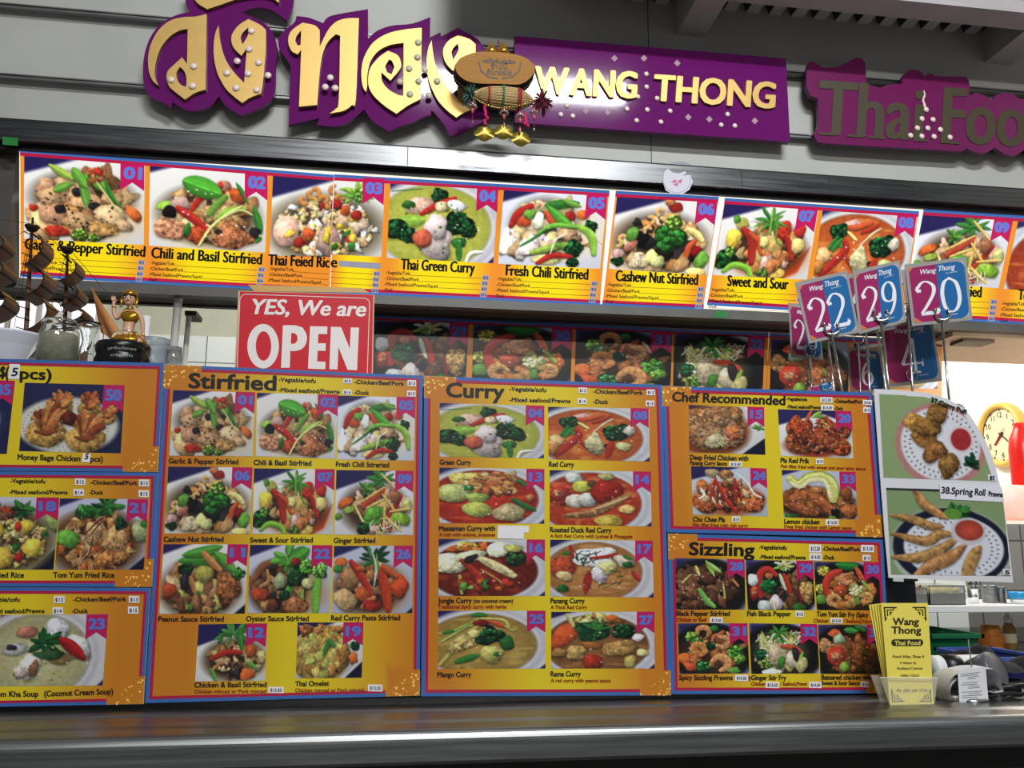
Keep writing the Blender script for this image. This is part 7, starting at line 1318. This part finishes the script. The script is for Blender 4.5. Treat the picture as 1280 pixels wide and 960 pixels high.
# receipt spike, receipts, scanner-like black bodies
YR = yfr+.14; 
rb = put(1210, 880, YR); ur = pxsize(YR, 1210, 850)
rc = thing('receipt_spike', 'steel spike with curled white receipts on the counter', 'receipt spike', (rb[0], YR, ZC)); paper = M('receipt_paper', (214, 212, 216), .5)
mb = MB(); mb.tube([at(1210.4, 799, YR), at(1214.5, 836, YR), at(1216, 880, YR)], .0012, steel_rod, 8); mb.build('spike', rc)
mb = MB(); mb.lathe([(.001, .006), (.028, .005), (.032, 0), (.001, 0)], (rb[0]+.004, YR, ZC), steel_rod, 24); mb.build('base', rc)
def sheetcurve(pts, y0, y1, m, name):
    """paper strip: section in picture coordinates swept from depth y0 to y1"""
    P = rounded_open(pts, 6); mb = MB(); a = PY(YR).hit(P); n = len(a); f = a+np.array([0, y0, 0]); b = a+np.array([0, y1, 0])
    mb.add(np.vstack([f, b]), [(i, i+1, n+i+1, n+i) for i in range(n-1)], m, True); mb.add(np.vstack([f, b])+np.array([0, 0, -.0006]), [(i+1, i, n+i, n+i+1) for i in range(n-1)], m, True); return mb.build(name, rc)
def rounded_open(L, k):
    P = np.array(L, float); E2 = np.vstack([2*P[0]-P[1], P, 2*P[-1]-P[-2]]); out = [P[0]]
    for i in range(1, len(E2)-2):
        a, b, c, d = E2[i-1:i+3]
        for t in np.linspace(0, 1, k+1)[1:]: out.append(.5*((2*b)+(c-a)*t+(2*a-5*b+4*c-d)*t*t+(3*b-a-3*c+d)*t**3))
    return np.array(out)
front = thing  # front receipt with print
mb = MB(); hang = [(1197, 838), (1232, 833.6), (1236, 880), (1199.6, 881)]; pl = PY(YR-.022); slab(mb, hang, pl, 0, -.0006, paper)
gi = M('receipt_ink', (120, 120, 136), .5); hf = homog(hang); rs = random.Random(3)
for i in range(15):
    v0 = .12+.052*i; x0 = rs.choice((.1, .15, .35)); x1 = rs.uniform(.6, .92)
    if i in (4, 9): continue
    flat(mb, [tuple(hf([p])[0]) for p in ((x0, v0), (x1, v0), (x1, v0+.018), (x0, v0+.018))], gi, pl, .0003)
mb.build('receipt', rc)
cream = M('receipt_roll', (196, 190, 180), .5)
sheetcurve([(1197, 838), (1184, 842), (1177, 852), (1176, 864), (1182, 876), (1194, 881)], -.021, .03, cream, 'receipt')
sheetcurve([(1232, 834), (1240, 842), (1244, 856), (1245, 862), (1234, 864)], -.018, .02, paper, 'receipt'); sheetcurve([(1236, 862), (1243, 868), (1245, 880)], -.015, .02, cream, 'receipt')
sheetcurve([(1190, 846), (1182, 856), (1182, 868), (1190, 876), (1200, 879)], -.016, .03, paper, 'receipt'); sheetcurve([(1197, 838), (1214, 834.5), (1232, 834)], -.021, .03, paper, 'receipt')
dg = M('grey_cup_plastic', (92, 92, 96), .35); mb = MB(); c = at(1240, 858, YR+.05); u_ = pxsize(YR+.05, 1240, 862)
mb.lathe([(.001, -.02), (22*u_, -.02), (23*u_, .02), (21*u_, .025), (.001, .022)], (c[0], YR+.065, max(c[2], ZC+.036)), dg, 32, (.35, -.6, .35)); o = mb.build('grey_dish'); tag(o, 'round grey dish tipped behind the receipts', 'dish')
pr = thing('card_reader', 'white and black rounded card machine behind the flyer holder', 'card machine', (at(1185, 850, 1.62)[0], 1.62, ZC))
a, b = at(1166, 834, 1.60), at(1186, 834, 1.66); mb = MB(); R = 15.5*pxsize(1.62, 1180, 833)
mb.lathe([(.001, 0), (R*.97, 0), (R, .004), (R, .11), (.001, .112)], at(1164, 835, 1.60), white, 32, (1, .05, 0)); mb.build('white_body', pr)
mb = MB(); c = at(1187, 834, 1.60); mb.lathe([(.001, -.02), (R*1.02, -.02), (R*1.02, .012), (R*.9, .02), (.001, .02)], c, blackp, 32, (1, .05, 0))
mb.build('black_end', pr)
mb = MB(); x0, x1 = at(1166, 870, 1.6)[0], at(1205, 870, 1.6)[0]; mb.box(x0, x1, 1.585, 1.66, ZC, at(1180, 848, 1.6)[2], M('reader_base', (30, 30, 34), .4)); mb.build('base', pr, bevel=.006)
# black cloth and coiled black cable at the right edge
mb = MB(); n = 26; k = 12; x0, x1 = float(at(1192, 850, 1.70)[0]), float(at(1300, 850, 1.70)[0]); g = np.zeros((n+1, k+1, 3)); rs = np.random.RandomState(4); ph = rs.rand(8)*6
for i in range(n+1):
    for j in range(k+1):
        u_, v_ = i/n, j/k; top = ZC+.034*math.exp(-((u_-.3)/.3)**2)+.022+.01*math.sin(u_*14+ph[0]+v_*3)+.008*math.sin(u_*25+ph[1])
        g[i, j] = (x0+(x1-x0)*u_, 1.66+.12*v_, ZC+.003+(top-ZC)*math.sin(math.pi*min(1, .04+v_*.94))**.5)
mb.add(g.reshape(-1, 3), [(i*(k+1)+j, (i+1)*(k+1)+j, (i+1)*(k+1)+j+1, i*(k+1)+j+1) for i in range(n) for j in range(k)], M('black_cloth', (26, 26, 30), .8, bump=.3, scale=80), True)
tag(mb.build('black_cloth'), 'rumpled black cloth heaped behind the receipts at the right edge', 'cloth')
mb = MB(); c = at(1262, 874, YR-.01); pts = []
for i in range(160):
    t = i/159; q = t*6.2832*5.2; r = .026+.008*math.sin(q*.37+1); pts.append((c[0]+math.cos(q)*r*1.25+.012*t, YR+.01+math.sin(q)*r*.7, ZC+.006+.014*t+.004*math.sin(q*1.7)))
mb.tube(pts, .0042, blackp, 8); tag(mb.build('black_cable'), 'coiled black cable on the counter at the right edge', 'cable')
# clock, red bottle, pink bag on the right wall
pcw = Plane((XR-.03, 0, 0), (-1, 0, 0)); cc = pcw.hit([(1248.3, 543.3)])[0]; top = pcw.hit([(1248.3, 502.5)])[0]; R = float(np.linalg.norm(top-cc))
ck = thing('wall_clock', 'round cream wall clock on the bright white wall', 'clock', (XR, cc[1], cc[2]-R)); cm = M('clock_cream', (222, 186, 96), .35)
mb = MB(); mb.lathe([(R*.80, .022), (R*.84, .032), (R*.92, .036), (R*.98, .028), (R, .012), (R*.98, 0), (.001, 0)], (XR, cc[1], cc[2]), cm, 48, (-1, 0, 0)); mb.build('rim', ck)
mb = MB(); mb.lathe([(.001, .018), (R*.81, .018)], (XR, cc[1], cc[2]), M('clock_face', (226, 212, 176), .4), 48, (-1, 0, 0)); mb.build('dial', ck)
cp_ = Plane((XR-.0185, 0, 0), (-1, 0, 0)); ci = M('clock_ink', (34, 30, 26), .5); mb = MB()
ctr = np.array([XR-.019, cc[1], cc[2]])
def on(a, r): return ctr+np.array([0, -math.sin(a)*r*R, math.cos(a)*r*R])   # seen from -X: +Y is to the left
for hn in range(1, 13):
    v, f = glyphs(str(hn)); s = R*.17; v2 = v[:, :2]-[(v[:, 0].max()+v[:, 0].min())/2, .5]; c = on(hn*math.pi/6, .62)
    mb.add([c+np.array([0, -p[0]*s, p[1]*s]) for p in v2], f, ci); t = on(hn*math.pi/6, .77); mb.obox(t, (.0003, 0, 0), (0, .003, 0), (0, 0, .003), ci)
mb.build('numerals', ck)
for nm, ang, L, w, m in (('hour_hand', 7.55*math.pi/6, .42, .012, M('clock_red', (150, 50, 46), .4)), ('minute_hand', 4.3*math.pi/6, .66, .008, ci), ('second_hand', .7, .25, .003, M('clock_red', (150, 50, 46), .4))):
    mb = MB(); a, b = on(ang+math.pi, .10)-np.array([.003, 0, 0]), on(ang, L)-np.array([.003, 0, 0]); mb.tube([a, b], [w*.35, w*.25], m, 6); mb.build(nm, ck)
ys_ = float(PR.hit([(1262, 648)])[0][1]); zsh = float(PY(2.62).hit([(1262, 652)])[0][2])
us2 = thing('wall_shelf', 'high pale shelf under the clock carrying the pink bag and red bottle', 'shelf', (XR-.3, 2.6, zsh))
mb = MB(); mb.box(XR-.36, XR-.014, 2.5, 3.15, zsh-.02, zsh, M('shelf_cream', (226, 214, 200), .5)); mb.build('board', us2)
mb = MB(); mb.box(XR-.25, XR-.014, 2.7, 2.72, zsh-.12, zsh-.02, dullsteel); mb.build('bracket', us2)
yb_ = 2.66; c = at(1276, 588, yb_); u_ = pxsize(yb_, 1276, 588); rd = thing('red_bottle', 'bright red bottle at the right edge beside the clock', 'bottle', (c[0], yb_, zsh))
hh = at(1276, 529, yb_)[2]-zsh; mb = MB(); mb.lathe([(.001, 0), (14*u_, 0), (15*u_, .01), (15*u_, hh*.72), (13*u_, hh*.84), (8*u_, hh*.93), (6*u_, hh), (.001, hh)], (c[0]+.012, yb_, zsh), M('red_plastic', (196, 26, 20), .3), 28); mb.build('body', rd)
mb = MB(); p = c+np.array([.012, -15.4*u_, .02]); mb.box(p[0]-.012, p[0]+.02, p[1]-.001, p[1], p[2]-.015, p[2]+.012, white); mb.build('label', rd)
mb = MB(); c = at(1268, 632, 2.56); u_ = pxsize(2.56, 1268, 632); rs = np.random.RandomState(9)
prof_ = [(.001, 0), (24*u_, 0), (28*u_, 8*u_), (28*u_, 22*u_), (23*u_, 36*u_), (14*u_, 44*u_), (.001, 47*u_)]
mb.lathe(prof_, (c[0]+.02, 2.57, zsh), M('pink_bag', (236, 170, 160), .5, bump=.4, scale=25), 26, sy=.5)
mb.v = [(v[0]+.004*math.sin(v[2]*60+v[0]*40), v[1], v[2]+.004*math.sin(v[0]*70) if v[2] > zsh+.01 else v[2]) for v in mb.v]; tag(mb.build('pink_bag'), 'soft pink plastic bag on the high shelf under the clock', 'bag')
mb = MB(); c = at(1254, 645, 2.60); mb.lathe([(.001, 0), (.03, 0), (.034, .01), (.034, .03), (.026, .036), (.001, .036)], (float(at(1249, 640, 2.8)[0]), 2.8, zsh), M('cream_tub', (232, 206, 160), .4), 24); tag(mb.build('cream_tub'), 'small cream tub directly under the clock', 'tub')
